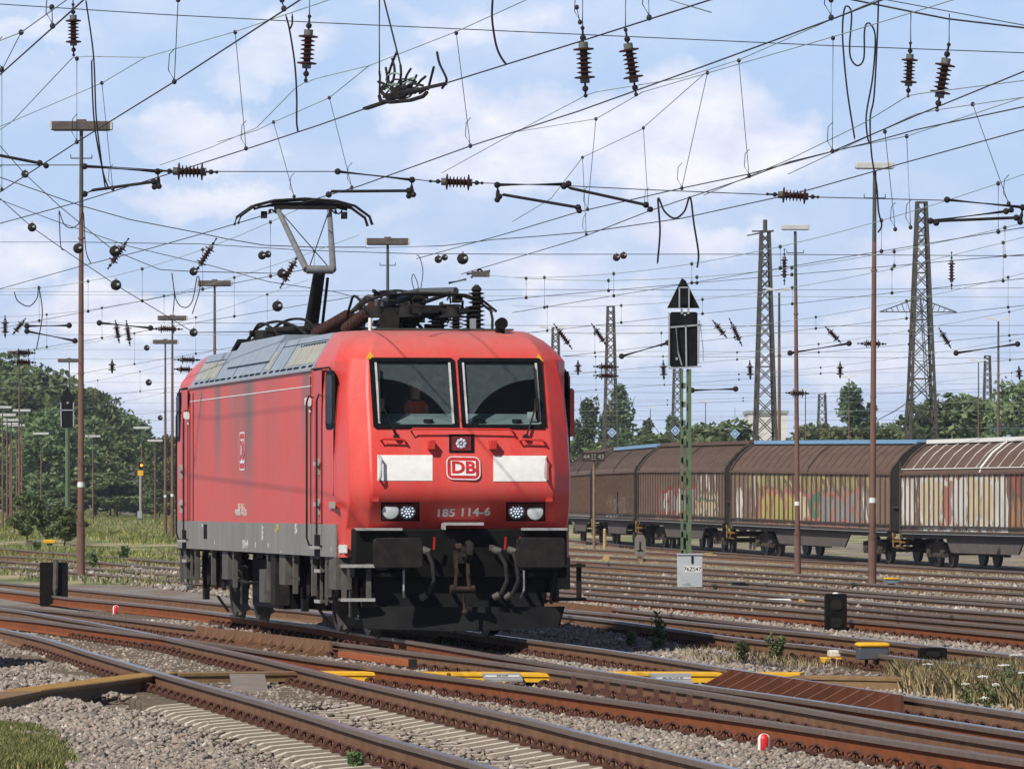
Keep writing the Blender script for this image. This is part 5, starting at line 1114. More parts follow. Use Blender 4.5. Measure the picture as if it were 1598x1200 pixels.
# cable loops (jumpers)
def loop(pts, label, Y=YS, r=.0115, m=None):
    o = wire_obj('jumper_cable', [spline([cs(x, y, Y) for x, y in pts], .03)], r, m or M_DARK); return tag(o, label, 'cable', 'jumper cables')
loop([(1334, 218), (1322, 140), (1315, 60), (1317, 18), (1322, 10), (1329, 22), (1326, 70), (1328, 92), (1338, 103), (1348, 92), (1349, 50), (1353, 37), (1360, 40), (1366, 60), (1362, 120), (1352, 180), (1354, 215), (1357, 224)], 'looping black jumper cable hanging in an S at the upper right', 80)
loop([(1371, -5), (1369, 60), (1364, 150), (1358, 185), (1360, 240), (1368, 290), (1371, 330), (1376, 352), (1370, 363)], 'long jumper cable hanging down over the right pale lamp mast', 80)
loop([(769, -5), (768, 30), (774, 70), (782, 90), (790, 101)], 'short curved jumper cable ending on the wire at the top centre', 63)
loop([(446, 24), (452, 48), (460, 100), (463, 150), (463, 190), (465, 206)], 'forked jumper cable hanging beside the second rod insulator', 76); loop([(456, 22), (456, 38), (452, 46)], 'short fork end of the jumper cable beside the second rod insulator', 76)
loop([(134, 0), (146, 88), (150, 180), (158, 250), (165, 297)], 'left strand of the pair of jumper cables right of the big mast', 88); loop([(146, 92), (143, 96), (147, 190), (160, 265), (170, 296)], 'right strand of the pair of jumper cables right of the big mast', 88)
loop([(1026, 412), (1030, 360), (1027, 310), (1037, 330), (1053, 341), (1068, 330), (1077, 308), (1083, 350), (1090, 395), (1088, 418)], 'drooping U shaped jumper cable above the signal triangle', 100, .016)
loop([(92, 330), (95, 385), (101, 390)], 'thin jumper cable left of the big mast near its balls', 140); loop([(92, 328), (100, 350), (112, 356), (124, 348), (130, 332), (134, 390), (142, 412)], 'drooping U shaped jumper cable behind the big left mast', 140)
loop([(268, 425), (272, 460), (270, 490)], 'jumper cable strand above the rear lamp masts', 140); loop([(268, 425), (275, 468), (288, 480), (300, 470), (308, 432), (312, 450), (300, 490)], 'drooping U shaped jumper cable above the rear lamp masts', 140)
loop([(22, 455), (28, 470), (45, 478), (58, 465), (60, 447), (66, 490), (57, 545)], 'faint drooping jumper cable near the left edge', 170, .015)
loop([(652, 470), (643, 440), (645, 428), (651, 440), (655, 455), (660, 425), (655, 402), (650, 398)], 'thin double jumper loop behind the locomotive roof', 140, .0095)
# section insulator on the wire above the locomotive
def sec():
    o = pl1b(630, 150); root = empty('section_insulator', o, 0, 'tangled section insulator with upright horns sitting in the overhead line at the top', 'section insulator')
    def q(x, y): return pl1b(x, y) - o
    b = MB(); b.bar(q(570, 170), q(600, 160), .06, .03); b.tube([q(592, 150), q(594, 158), q(610, 160), q(640, 157), q(660, 151), q(666, 145)], .022, 6); b.bar(q(600, 152), q(695, 131), .04, .03); b.build('runner_bar', M_DARK, root)
    b = MB(); c = q(622, 146); b.box(c, (.16, .2, .12)); b.box(c + Vector((.14, 0, .03)), (.10, .15, .07)); b.box(c + Vector((-.1, 0, -.04)), (.08, .12, .06)); b.cyl(q(604, 150), q(650, 140), .025); b.build('insulator_block', M_DARK, root)
    for pts in ([(617, 150), (606, 125), (610, 105), (619, 82)], [(690, 138), (697, 125), (686, 100), (682, 82)], [(640, 140), (650, 118)], [(668, 140), (677, 105)], [(622, 140), (626, 115), (625, 102)], [(592, 155), (593, 120), (592, 112)], [(600, 140), (605, 128), (602, 106)], [(630, 140), (634, 120), (641, 108)], [(612, 145), (600, 132), (590, 128)], [(646, 142), (655, 128), (664, 120)], [(610, 140), (616, 112), (612, 92)], [(655, 146), (668, 138), (688, 132)], [(620, 150), (640, 132), (660, 134)]):
        MB().tube(spline([q(*p) for p in pts], .06), .014, 6).build('arcing_horn', M_DARK, root)
    rng = random.Random(3)
    for k in range(16):
        cx, cy, r = rng.uniform(602, 648), rng.uniform(124, 148), rng.uniform(5, 15)
        MB().tube([pl1b(cx + r * math.cos(t), cy + r * .7 * math.sin(t)) - o + Vector((0, .08 * math.sin(2 * t + k), 0)) for t in np.linspace(.3, 5.6, 14)], .010, 5).build('wire_coil', M_DARK if k % 4 else M_WIREG, root)
    for (a, c) in (((592, 118), (592, -10)), ((625, 102), (598, -5))): MB().tube([q(*a), q(*c)], .010, 5).build('support_wire', M_WIRE, root)
sec()
o = at(750, 428, 140); root = empty('section_insulator', o, 0, 'small pale section insulator in the wires behind the locomotive roof', 'section insulator'); b = MB()
for (x0, y0, x1, y1) in ((728, 428, 765, 423), (728, 436, 700, 442), (748, 420, 735, 434), (748, 420, 762, 430)): b.tube([at(x0, y0, 140) - o, at(x1, y1, 140) - o], .03, 5)
b.box((0, 0, 0), (.4, .3, .12)); b.build('insulator_block', M_LATT, root)
# round balls and slanted insulators on the farther spans
BALLS = [(39, 272, 6, 'upper left edge ball on the taut wire'), (50, 355, 7, 'ball left of the big mast'), (122, 388, 8, 'ball touching the big mast'), (179, 392, 8.5, 'ball carrying a slanted insulator right of the big mast'), (181, 445, 8.5, 'largest ball hanging alone right of the big mast'), (302, 424, 6.5, 'ball beside the slanted insulator above the rear lamp'), (440, 427, 7.5, 'ball left of the raised lower pantograph arm'), (433, 478, 8.5, 'ball under the raised upper pantograph'), (302, 519, 6.5, 'ball in front of the rear lamp mast'), (409, 399, 6.5, 'left twin ball under the sagging span wire'), (418, 397, 5.5, 'right twin ball under the sagging span wire'), (229, 543, 4.5, 'small ball low at the left of the locomotive rear'), (232, 597, 5, 'lowest small ball left of the locomotive'),
         (684, 405, 6, 'left twin ball right of the box lamp mast'), (694, 402, 5, 'right twin ball right of the box lamp mast'), (722, 404, 9, 'single big ball above the roof insulators'), (962, 402, 6, 'left twin ball near the sky centre right'), (973, 399, 5.5, 'right twin ball near the sky centre right'), (250, 652, 4, 'tiny ball beside the locomotive rear corner')]
for (x, y, r, lab) in BALLS:
    c = at(x, y, 140); R_ = r * 140 / F; root = empty('insulator_ball', c, 0, 'dark round insulator ' + lab, 'insulator', 'round insulators'); b = MB(); b.sphere((0, 0, 0), R_, 16, 10); b.build('porcelain_ball', M_PORC if x > 900 else M_DARK, root)
    b = MB(); b.cyl((R_ * .3, -R_ * .9, 0), (R_ * .75, -R_ * 1.05, .02), R_ * .25); b.cyl((0, 0, R_ * .9), (0, 0, R_ * 1.3), R_ * .18); b.build('fitting', M_STEEL, root)
SL = [((201, 372), (168, 420)), ((338, 372), (305, 425)), ((467, 395), (437, 450)), ((8, 493), (8, 527)), ((40, 497), (20, 522)), ((180, 500), (186, 535)), ((197, 500), (203, 540)), ((864, 505), (893, 545)), ((923, 505), (947, 540)), ((1112, 500), (1134, 527)), ((1138, 497), (1158, 540)), ((1288, 510), (1312, 535)), ((1224, 388), (1224, 445)), ((1485, 393), (1485, 452)), ((1465, 512), (1484, 543)), ((902, 563), (902, 585)), ((1035, 563), (1036, 592)), ((1170, 563), (1171, 592)), ((1311, 565), (1311, 590)), ((1590, 572), (1591, 592)), ((175, 562), (175, 582))]
for i, (a, c) in enumerate(SL):
    Y = 140 if i < 3 else 180; near = ('behind the raised pantograph' if 300 < a[0] < 500 else 'left of the locomotive' if a[0] < 300 else 'between the cab and the signal' if a[0] < 1060 else 'right of the signal')
    hang_ins(at(*a, Y), at(*c, Y), 'small far rod insulator hanging in the spans ' + near, group='far rod insulators ' + near, nsh=6, r1=.085)
for (a, c) in [((952 - 26, 572), (965, 573)), ((926, 586), (965, 587)), ((236, 513), (285, 514)), ((1338, 536), (1383, 537)), ((16, 550), (55, 551)), ((14, 564), (56, 566)), ((272, 561), (312, 562)), ((272, 576), (303, 577)), ((1226, 613), (1262, 614))]:
    near = 'left of the locomotive' if a[0] < 400 else 'right of the locomotive'
    hang_ins(at(*a, 190), at(*c, 190), 'small far horizontal insulator in the spans ' + near, True, group='far horizontal insulators ' + near, nsh=7, r1=.10)
# ---------------------------------------------------------------- signals
def signal(px, ytop, ybase, Y, label, big=True):
    bx = at(px, ybase, Y); gz = bx.z if big else bx.z; k = Y / F
    root = empty('railway_signal', (at(px, 0, Y).x, Y, gz), 0, label, 'railway signal')
    def q(x, y, dy=0): return Vector(((x - px) * k, dy, (ybase - y) * k))
    return root, q, k
root, q, k = signal(1070, 433, 915, 141, 'tall light signal seen from behind, black box and triangle on a green mast')
b = MB()
for s in (-1, 1): b.box(q(1070.5 + s * 6.3, 720) , (.055, .20, (865 - 577) * k))
b.box(q(1075, 720, .02), (.11, .12, 288 * k))
b.build('mast_profile', M_GREENMAST, root)
b = MB()
for y in np.arange(590, 862, 29): b.box(q(1066.5, y + 12, -.02), (.10, .16, 9 * k))
b.build('batten_plate', M_GREENMAST, root)
b = MB(); p0, p1 = q(1045, 573), q(1089, 487); c = (p0 + p1) / 2; b.rbox(c, (43 * k, .10, 86 * k), .05, axis=1); bb = b.build('signal_board', mat('black_signal_board', (.006, .006, .007), .7, 0, (.012, .012, .013), 5, .5), root)
b = MB()
for (a, d) in (((1044, 488), (1044, 574)), ((1091, 500), (1090, 568)), ((1046, 511), (1096, 507)), ((1044, 575), (1094, 572)), ((1070, 508), (1071, 572))): b.bar(q(*a, -.08), q(*d, -.08), .035)
b.tube([q(1055, 512, -.12), q(1058, 550, -.14), q(1064, 570, -.1)], .018, 6); b.tube([q(1093, 510, -.1), q(1097, 545, -.12), q(1097, 564, -.12)], .012, 6); b.box(q(1056, 560, -.07), (.05, .03, .05)); b.sphere(q(1069, 492, -.06), .03, 8, 6); b.build('mounting_frame', M_STEEL, root)
b = MB(); b.add([q(1041, 481, 0), q(1092, 481, 0), q(1070, 438, 0), q(1064, 434, 0), q(1041, 481, .05), q(1092, 481, .05), q(1070, 438, .05), q(1064, 434, .05)], [(0, 1, 2, 3), (7, 6, 5, 4), (0, 1, 5, 4), (1, 2, 6, 5), (2, 3, 7, 6), (3, 0, 4, 7)]); tb = b.build('triangle_board', M_BLACK, root, smooth=False)
b = MB(); b.box(q(1068, 462, -.05), (16 * k, .08, 26 * k)); b.build('indicator_box', M_BLACK, tb)
b = MB()
for x in (1060, 1075): b.bar(q(x, 482, -.09), q(x, 448, -.09), .03)
b.bar(q(1060, 449, -.09), q(1075, 449, -.09), .03); b.bar(q(1064, 482, -.03), q(1064, 490, -.03), .05); b.bar(q(1074, 482, -.03), q(1074, 490, -.03), .05); b.build('indicator_bracket', M_STEEL, tb)
b = MB(); b.box(q(1076.5, 890), (39 * k, .45, 52 * k)); cbm = mat('light_grey_cabinet', (.40, .42, .43), .55, 0, (.34, .36, .37), 3, .6); cb = b.build('signal_cabinet', cbm, root, bevel=.012)
MB().box(q(1076.5, 864.5), (41 * k, .5, .03)).build('box_lid', cbm, cb)
MB().box(q(1080, 888, -.228), (27 * k, .006, 9.5 * k)).build('number_plate', M_WHITE, cb)
place('number_lettering', text_mesh('76ZS47', .125, M_BLACK, .0008, .001), cb, mtx=basis((1, 0, 0), (0, 0, 1), q(1080, 888, -.235)))
MB().rbox(q(1080, 873, -.23), (3.2 * k, .02, 12 * k), .015, axis=1).build('handle_recess', M_BLACK, cb); MB().box(q(1070, 911, -.228), (12 * k, .006, 2.5 * k)).build('vent_slot', M_STEEL, cb)
root, q, k = signal(105, 600, 790, 300, 'distant black signal with triangle on a green mast before the left wood')
MB().cyl(q(105, 790) - Vector((0, 0, .5)), q(105, 668), .10, n=10).build('mast_tube', M_GREENMAST, root); MB().rbox(q(105, 646), (21 * k, .15, 44 * k), .06, axis=1).build('signal_board', M_BLACK, root)
MB().add([q(94, 624), q(117, 624), q(105, 603), q(94, 624, .1), q(117, 624, .1), q(105, 603, .1)], [(0, 1, 2), (5, 4, 3), (0, 1, 4, 3), (1, 2, 5, 4), (2, 0, 3, 5)]).build('triangle_board', M_BLACK, root)
b = MB(); b.bar(q(95, 640, -.12), q(116, 640, -.12), .05); b.bar(q(95, 628, -.12), q(96, 666, -.12), .05); b.bar(q(115, 628, -.12), q(115, 666, -.12), .05); b.sphere(q(106, 629, -.1), .06); b.build('mounting_frame', M_STEEL, root)
root, q, k = signal(219, 720, 806, 420, 'small distant signal showing an orange light over a yellow board left of the locomotive')
MB().cyl(q(219, 812), q(219, 742), .07, n=8).build('mast_tube', M_STEEL, root); MB().box(q(220, 727), (7 * k, .15, 12 * k)).build('signal_board', M_BLACK, root); MB().sphere(q(221, 726, -.1), .09).build('signal_lamp', mat('orange_signal_light', (.8, .15, .02), .4, 0, (.8, .15, .02), 1, .1, emit=(1, .22, .02, 3)), root); MB().box(q(219, 738), (9 * k, .1, 8 * k)).build('yellow_board', M_YEL, root); MB().box(q(218, 803), (7 * k, .3, 11 * k)).build('base_box', M_STEEL, root)
# blue diamond signs hung in the wires
for i, (x, y, lab) in enumerate([(955, 675, 'blue diamond sign left of the signal in front of the tall poplars'), (1054, 672, 'blue diamond sign right beside the green signal mast'), (1147, 677, 'blue diamond sign left of the pointed lattice mast')]):
    Y = 300; c = at(x, y, Y); n = 8.2 * Y / F; root = empty('diamond_sign', c, 0, lab, 'sign', 'blue diamond signs')
    def dia(h, yy): return [Vector((h * a_, yy, h * b_)) for a_, b_ in ((0, -1), (1, 0), (0, 1), (-1, 0))]
    M_SB = mat('sign_blue', (.05, .22, .50), .5); 
    v = dia(n, 0) + dia(n, .03); MB().add(v, [(0, 1, 2, 3), (7, 6, 5, 4), (0, 1, 5, 4), (1, 2, 6, 5), (2, 3, 7, 6), (3, 0, 4, 7)]).build('sign_plate', M_SB, root, smooth=False)
    a_, b_ = dia(n * .86, -.005), dia(n * .72, -.005); MB().add(a_ + b_, [(j, (j + 1) % 4, 4 + (j + 1) % 4, 4 + j) for j in range(4)]).build('white_border', M_WHITE, root, smooth=False)
    a_, b_ = dia(n * .34, -.006), dia(n * .18, -.006); MB().add(a_ + b_, [(j, (j + 1) % 4, 4 + (j + 1) % 4, 4 + j) for j in range(4)]).build('white_square', M_WHITE, root, smooth=False)
    MB().cyl((0, .02, n), (0, .02, n + 1.0), .01).build('hanger', M_WIRE, root)
# ---------------------------------------------------------------- covered goods wagons with painted walls
def wall_paint(name, spec, seed, base=(.125, .072, .048), L=20.5):
    # spec: list of (y0, y1, z0, z1, colours, style): spray painting confined to a patch of the sliding wall
    m = bpy.data.materials.new(name); nt, N, L_ = nodes_of(m); b = N['Principled BSDF']; b.inputs['Roughness'].default_value = .7
    v = coords(N, L_, (1, 1, 1), 'Object', (0, seed * 3.1, seed * 1.7)); v0 = coords(N, L_); sx = N.new('ShaderNodeSeparateXYZ'); L_.new(v0, sx.inputs[0])
    vst = coords(N, L_, (1, 1, .18), 'Object', (0, seed, 0))
    c = mix_rgb(N, L_, ramp(N, L_, noise(N, L_, vst, 3, 5, .65), [(.38, 0.0), (.72, .8)]), base, tuple(x * 1.75 for x in base))
    c = mix_rgb(N, L_, ramp(N, L_, noise(N, L_, v, 1.1, 5, .7), [(.5, 0.0), (.68, .5)]), c, (.20, .12, .07))
    wob = noise(N, L_, coords(N, L_, (1, 3.2, .9), 'Object', (0, seed, 0)), 1.6, 3, .5); wob2 = noise(N, L_, coords(N, L_, (1, 1.1, .8), 'Object', (0, seed + 4, 0)), 1.5, 3, .6)
    for i, (y0, y1, z0, z1, cols, cover) in enumerate(spec):
        d = mth(N, L_, 'MULTIPLY_ADD', wob, 1.3, -.65); dz = mth(N, L_, 'MULTIPLY_ADD', wob, 1.0, -.5)
        yy = mth(N, L_, 'ADD', sx.outputs[1], d); zz = mth(N, L_, 'ADD', sx.outputs[2], dz)
        def win(x, a, c_, e):
            r1 = N.new('ShaderNodeMapRange'); L_.new(x, r1.inputs[0]); r1.inputs[1].default_value = a; r1.inputs[2].default_value = a + e
            r2 = N.new('ShaderNodeMapRange'); L_.new(x, r2.inputs[0]); r2.inputs[1].default_value = c_; r2.inputs[2].default_value = c_ - e
            return mth(N, L_, 'MULTIPLY', r1.outputs[0], r2.outputs[0])
        mask = mth(N, L_, 'MULTIPLY', win(yy, y0, y1, .15), win(zz, z0, z1, .10))
        wv = N.new('ShaderNodeTexWave'); wv.wave_type = 'BANDS'; wv.bands_direction = 'DIAGONAL'; wv.inputs['Scale'].default_value = .52; wv.inputs['Distortion'].default_value = 7; wv.inputs['Detail'].default_value = 1.5; wv.inputs['Detail Scale'].default_value = .9
        L_.new(coords(N, L_, (1, .75, .42), 'Object', (0, seed * 2 + i * 1.3, 0)), wv.inputs['Vector'])
        n = len(cols); st = [(k / n, cols[k % n]) for k in range(n)]; r = N.new('ShaderNodeValToRGB'); r.color_ramp.interpolation = 'CONSTANT'; L_.new(wv.outputs['Fac'], r.inputs[0]); e = r.color_ramp.elements
        while len(e) < n: e.new(.5)
        for el, (p_, cc) in zip(e, st): el.position = p_; el.color = (*cc, 1)
        fade = mth(N, L_, 'MULTIPLY', mask, mth(N, L_, 'MULTIPLY_ADD', ramp(N, L_, noise(N, L_, vst, 6, 5, .7), [(.35, 0.0), (.55, 1.0)]), 1 - cover, cover))
        c = mix_rgb(N, L_, fade, c, r.outputs[0])
    L_.new(c, b.inputs['Base Color']); return m
CREAM = (.62, .52, .36); PINK = (.45, .20, .16); WHT = (.60, .58, .54); REDG = (.42, .06, .05); GREY = (.24, .22, .21); YLW = (.42, .38, .12); GRN = (.10, .22, .15); ORG = (.42, .17, .05); BRN = (.14, .09, .06); LIL = (.30, .24, .36); BLU = (.20, .38, .46)
M_WROOF = mat('brown_wagon_roof', (.092, .054, .036), .65, 0, (.135, .082, .058), 3, .9, 0, None, (1, .3, 1)); M_WEND = mat('dark_wagon_end', (.030, .027, .026), .7, 0, (.05, .042, .038), 4, .8); M_WFRAME = mat('grimy_wagon_frame', (.050, .042, .036), .8, 0, (.09, .07, .055), 4, .9)
M_BLUET = mat('faded_blue_roof_edge', (.13, .26, .42), .5, 0, (.20, .33, .47), 6, .6)
def wagon(P0, P1, label, spec, seed, roof_edge, ribs, base, eave=3.02, lines=None, bubbles=None):
    # P0 far left end, P1 near right end on the camera side, at rail level
    d = (P1 - P0); L = d.length; dh = Vector((d.x, d.y, 0)); rz = math.atan2(dh.y, dh.x) - PI / 2; pitch = math.atan2(d.z, dh.length)
    # local: y along the wagon from P0 to P1, x away from the camera is negative... camera side is +x
    root = empty('goods_wagon', P0, rz, label, 'goods wagon', 'covered wagons in the goods yard'); root.rotation_euler = (pitch, 0, rz)
    W = 2.9; Z0 = 1.12; g = .28; y0, y1 = g, L - g
    prof = [(0, Z0), (0, eave)]  # camera wall at x = 0, body goes to -W... side chosen by sign
    sgn = SIDE
    def X(x): return sgn * x
    arc = [(0.0, eave), (.05, eave + .16), (.42, eave + .62), (.80, eave + .92), (1.12, eave + 1.04), (W / 2, eave + 1.09)]
    full = arc + [(W - x, z) for x, z in arc[::-1][1:]]
    wm = wall_paint('painted_wagon_wall', spec, seed, base)
    b = MB(); b.box((X(.02), L / 2, (Z0 + eave) / 2), (.04, y1 - y0, eave - Z0)); wall = b.build('sliding_wall', wm, root)
    b = MB(); n = int((y1 - y0) / .62)
    for k in range(n + 1):
        y = y0 + (y1 - y0) * k / n; b.box((X(-.022), y, (Z0 + .22 + eave) / 2), (.05, .055, eave - Z0 - .22))
    b.build('wall_rib', mat('brown_wall_rib', (.075, .046, .033), .7, 0, (.125, .08, .056), 6, .8), wall, smooth=False)
    MB().box((X(-.03), L / 2, eave), (.08, y1 - y0, .07)).build('eave_rail', M_WROOF, wall); MB().box((X(-.035), L / 2, Z0 + .2), (.07, y1 - y0, .05)).build('lower_rail', M_WFRAME, wall); MB().box((X(-.03), L / 2, Z0 + .01), (.10, y1 - y0, .07)).build('lower_rail', M_WFRAME, wall)
    MB().box((X(W - .02), L / 2, (Z0 + eave) / 2), (.04, y1 - y0, eave - Z0)).build('far_wall', M_WROOF, root)
    b = MB(); V = []
    for y in (y0, L / 2 - .02, L / 2 + .02, y1): V += [(X(x), y, z) for x, z in full]
    m_ = len(full); b.add(V, [(i * m_ + k, i * m_ + k + 1, (i + 1) * m_ + k + 1, (i + 1) * m_ + k) for i in range(3) for k in range(m_ - 1)]); rf = b.build('roof', M_WROOF, root)
    b = MB()
    for k in range(ribs + 1):
        y = y0 + (y1 - y0) * k / ribs
        b.tube([(X(x), y, z + .012) for x, z in arc[1:5]], .014, 4)
    b.build('roof_seam', lines or M_WFRAME, rf)
    b = MB(); b.tube([(X(x), L / 2, z + .02) for x, z in arc], .045, 5); b.build('roof_joint', M_WEND if lines is None else lines, rf)
    if lines: MB().box((X(.03), L / 2, eave + .17), (.04, y1 - y0, .03)).build('roof_seam', lines, rf)
    b = MB(); b.box((X(1.25), L / 2, eave + 1.10), (.75, y1 - y0 + .1, .09)); b.box((X(.92), L / 2, eave + 1.04), (.12, y1 - y0, .06)); b.build('roof_ridge', roof_edge, rf)
    for y, s in ((y0, -1), (y1, 1)):
        poly = [(0, Z0), (0, eave)] + arc[1:] + [(W - x, z) for x, z in arc[::-1][1:]] + [(W, Z0)]
        b = MB(); b.prism([(X(x), z) for x, z in poly], 1, y - .06, y + .06); en = b.build('end_wall', M_WEND, root, smooth=False)
        b = MB()
        for x in (.3, 1.0, 1.9, 2.6): b.bar((X(x), y + s * .08, Z0), (X(x), y + s * .08, eave + .4), .08)
        b.bar((X(.05), y + s * .09, 1.9), (X(W - .05), y + s * .09, 1.9), .06); b.build('end_post', M_WFRAME, en)
        b = MB(); b.tube([(X(-.02), y, Z0), (X(-.02), y, eave)] + [(X(x - .02), y, z + .02) for x, z in arc], .045, 6); b.build('end_frame', M_WFRAME, en)
        for x in (.58, 2.32):
            b = MB(); b.cyl((X(x), y, 1.05), (X(x), y + s * .55, 1.05), .10, n=12); b.cyl((X(x), y + s * .52, 1.05), (X(x), y + s * .58, 1.05), .23, n=16); b.build('buffer', M_WEND, root)
        b = MB(); b.box((X(.15), y + s * .12, .78), (.25, .2, .06)); b.tube([(X(.02), y + s * .1, 1.05), (X(.02), y + s * .2, .95), (X(.02), y + s * .2, .60), (X(.2), y + s * .2, .55)], .025, 5); b.build('shunter_step', mat('rusty_yellow_step', (.30, .16, .05), .7), root)
    b = MB(); b.box((X(.10), L / 2, 1.02), (.12, L - .5, .20)); b.box((X(W - .1), L / 2, 1.02), (.12, L - .5, .20)); b.box((X(W / 2), L / 2, 1.06), (W - .3, L - .6, .06)); fb = b.build('frame_beam', M_WFRAME, root)
    b = MB(); yA, yB = L * .27, L * .73; b.prism([(yA, .95), (yB, .95), (yB - .7, .48), (yA + .7, .48)], 0, X(.14), X(.20)); b.build('truss_skirt', mat('dull_grey_truss', (.075, .065, .058), .8, 0, (.12, .10, .085), 4, .9), root)
    MB().box((X(-.05), L / 2, 1.07), (.03, L - 1.2, .025)).build('shunting_rail', M_STEEL, root)
    for yc in (L * .17, L * .83):
        bg = empty('bogie', (X(W / 2), yc, 0), parent=root); b = MB()
        for s in (-1, 1):
            b.prism([(-1.25, .62), (-.75, .80), (.75, .80), (1.25, .62), (1.25, .40), (.6, .34), (-.6, .34), (-1.25, .40)], 0, s * 1.0 - .05, s * 1.0 + .05)
            for yy in (-.9, .9): b.box((s * 1.06, yy, .46), (.16, .3, .3)); b.cyl((s * 1.06, yy - .2, .72), (s * 1.06, yy - .2, .5), .08); b.cyl((s * 1.06, yy + .2, .72), (s * 1.06, yy + .2, .5), .08); b.cyl((s * 1.1, yy, .46), (s * 1.17, yy, .46), .12)
        b.box((0, 0, .7), (2.0, .5, .2)); b.build('bogie_frame', M_WFRAME, bg)
        for yy in (-.9, .9):
            w = MB()
            for s in (-1, 1): w.lathe((s * .68, yy, .46), (s, 0, 0), [(0, .49), (.025, .49), (.03, .46), (.135, .45), (.135, .38), (.1, .35), (.1, .15), (.14, .12), (.14, .001)], 24)
            w.cyl((-.7, yy, .46), (.7, yy, .46), .08); w.build('wheelset', M_TREAD, bg)
    # spray painted bubble shapes, thin coats of paint standing just proud of the boards
    rng = random.Random(seed * 13)
    for (ya, yb, za, zb, fills, outl) in (bubbles or ()):
        y = ya
        while y < yb:
            w = rng.uniform(1.2, 2.0); cz = (za + zb) / 2 + rng.uniform(-.1, .1); hh = (zb - za) / 2 * rng.uniform(.85, 1.08); ph = rng.uniform(0, 6); n = 40
            def shape(k, off):
                V = []
                for j in range(n):
                    t = 2 * PI * j / n; rr = (1 + .16 * math.sin(3 * t + ph) + .12 * math.sin(5 * t + 2 * ph)) * k; c_, s_ = math.cos(t), math.sin(t); e = 1 / max(abs(c_), abs(s_)) ** .7
                    V.append((-SIDE * off, y + w / 2 * (1 + .98 * c_ * rr * e), max(Z0 + .05, min(eave - .05, cz + hh * s_ * rr * e))))
                return V
            MB().add(shape(1.08, .004), [tuple(range(n))]).build('paint_outline', outl, wall, smooth=False); MB().add(shape(.84, .0065), [tuple(range(n))]).build('paint_fill', rng.choice(fills), wall, smooth=False)
            if rng.random() < .35: MB().add([(-SIDE * .009, y + w / 2 + w * .10 * math.cos(t) + .1, cz + hh * .34 * math.sin(t) + rng.uniform(-.02, .02)) for t in np.linspace(0, 2 * PI, 14)[:-1]], [tuple(range(13))]).build('paint_counter', outl, wall, smooth=False)
            y += w * .93
    return root, wall, L
SIDE = -1
def paint(n, c): return mat('spray_paint_' + n, c, .6, 0, tuple(x * .62 for x in c), 3.5, .8, 0, None, (1, 1, .3))
P_CR, P_WH, P_PK, P_GY, P_RD, P_OR, P_GN, P_YL = paint('cream', (.60, .50, .33)), paint('white', (.64, .62, .57)), paint('pink', (.44, .19, .14)), paint('grey', (.27, .26, .25)), paint('red', (.42, .05, .045)), paint('orange', (.40, .14, .05)), paint('green', (.10, .20, .13)), paint('yellow', (.44, .38, .12))
def wp_(px, Y, z): return Vector(((px - CX) / F * Y, Y, z))
# the camera looks at the left hand wall of each wagon (local x grows to the right of the travel direction P0 -> P1)
W4 = (wp_(1138, 232, -.22), wp_(1394, 210.5, -.40)); W3 = (wp_(995, 254, -.12), wp_(1134, 232.8, -.21)); W2 = (wp_(926, 276, -.10), wp_(992, 254.8, -.12)); W1 = (wp_(880, 297.5, -.10), wp_(923, 276.8, -.10)); W5 = (wp_(1403, 209.6, -.42), wp_(1668, 189, -.44))
wagon(*W5, 'brown covered wagon with white roof lines and cream graffiti at the right edge', [(2.6, 13.4, 1.35, 3.0, [CREAM, PINK, CREAM, WHT, BRN, CREAM, WHT, PINK], .95), (.25, 2.3, 1.3, 2.95, [WHT, WHT, (.5, .47, .42)], .75), (14.3, 21, 1.3, 2.2, [ORG, GREY, BRN, ORG], .2), (13.4, 17, 2.3, 3.0, [REDG, BRN], .4), (2.4, 14, 1.12, 1.34, [WHT, PINK, GRN, CREAM], .5)], 1, M_WHITE, 15, (.11, .070, .052), lines=M_WHITE, bubbles=[(2.8, 13.2, 1.25, 2.9, [P_CR, P_CR, P_WH, P_CR, P_PK], P_WH)])
wagon(*W4, 'widest brown covered wagon with faded green and orange graffiti and blue roof edge', [(1.0, 2.0, 1.25, 2.4, [WHT, GREY, WHT], .5), (4.2, 10.0, 1.3, 2.45, [BRN, YLW, PINK, ORG, YLW, REDG], .5), (10.8, 18.5, 1.3, 2.5, [GREY, GREY, ORG, GRN, GREY, BRN], .6), (2.6, 19.6, 2.45, 3.02, [BRN, YLW, BRN, (.30, .30, .12)], .25), (3.2, 4.0, 1.4, 3.0, [GREY, WHT, BRN], .4), (18.0, 19.8, 1.4, 2.3, [WHT, BRN, GREY], .3), (5, 19, 1.12, 1.4, [PINK, GRN, ORG, BRN], .3)], 2, M_BLUET, 22, (.14, .090, .063), bubbles=[(4.4, 9.6, 1.25, 2.35, [P_YL, P_PK, P_CR, P_YL], P_PK), (11.2, 17.5, 1.25, 2.4, [P_GY, P_GY, P_GN, P_GY], P_PK)])
wagon(*W3, 'brown covered wagon with grey and red lettering graffiti left of the signal mast', [(5.2, 13.4, 1.3, 2.35, [GREY, (.38, .36, .35), REDG, (.33, .31, .30), GREY, REDG], .9), (13.6, 19.4, 1.25, 2.2, [CREAM, BRN, WHT, GRN, CREAM], .55), (14.0, 19, 2.2, 3.0, [WHT, BRN, BRN, BRN], .2), (4.5, 18, 1.1, 1.4, [PINK, YLW, BRN], .3)], 3, M_WROOF, 30, (.115, .074, .054), bubbles=[(5.4, 13.0, 1.3, 2.4, [P_GY, P_GY, P_WH, P_GY], P_RD), (14.2, 18.6, 1.25, 2.0, [P_CR, P_WH, P_CR], P_GN)])
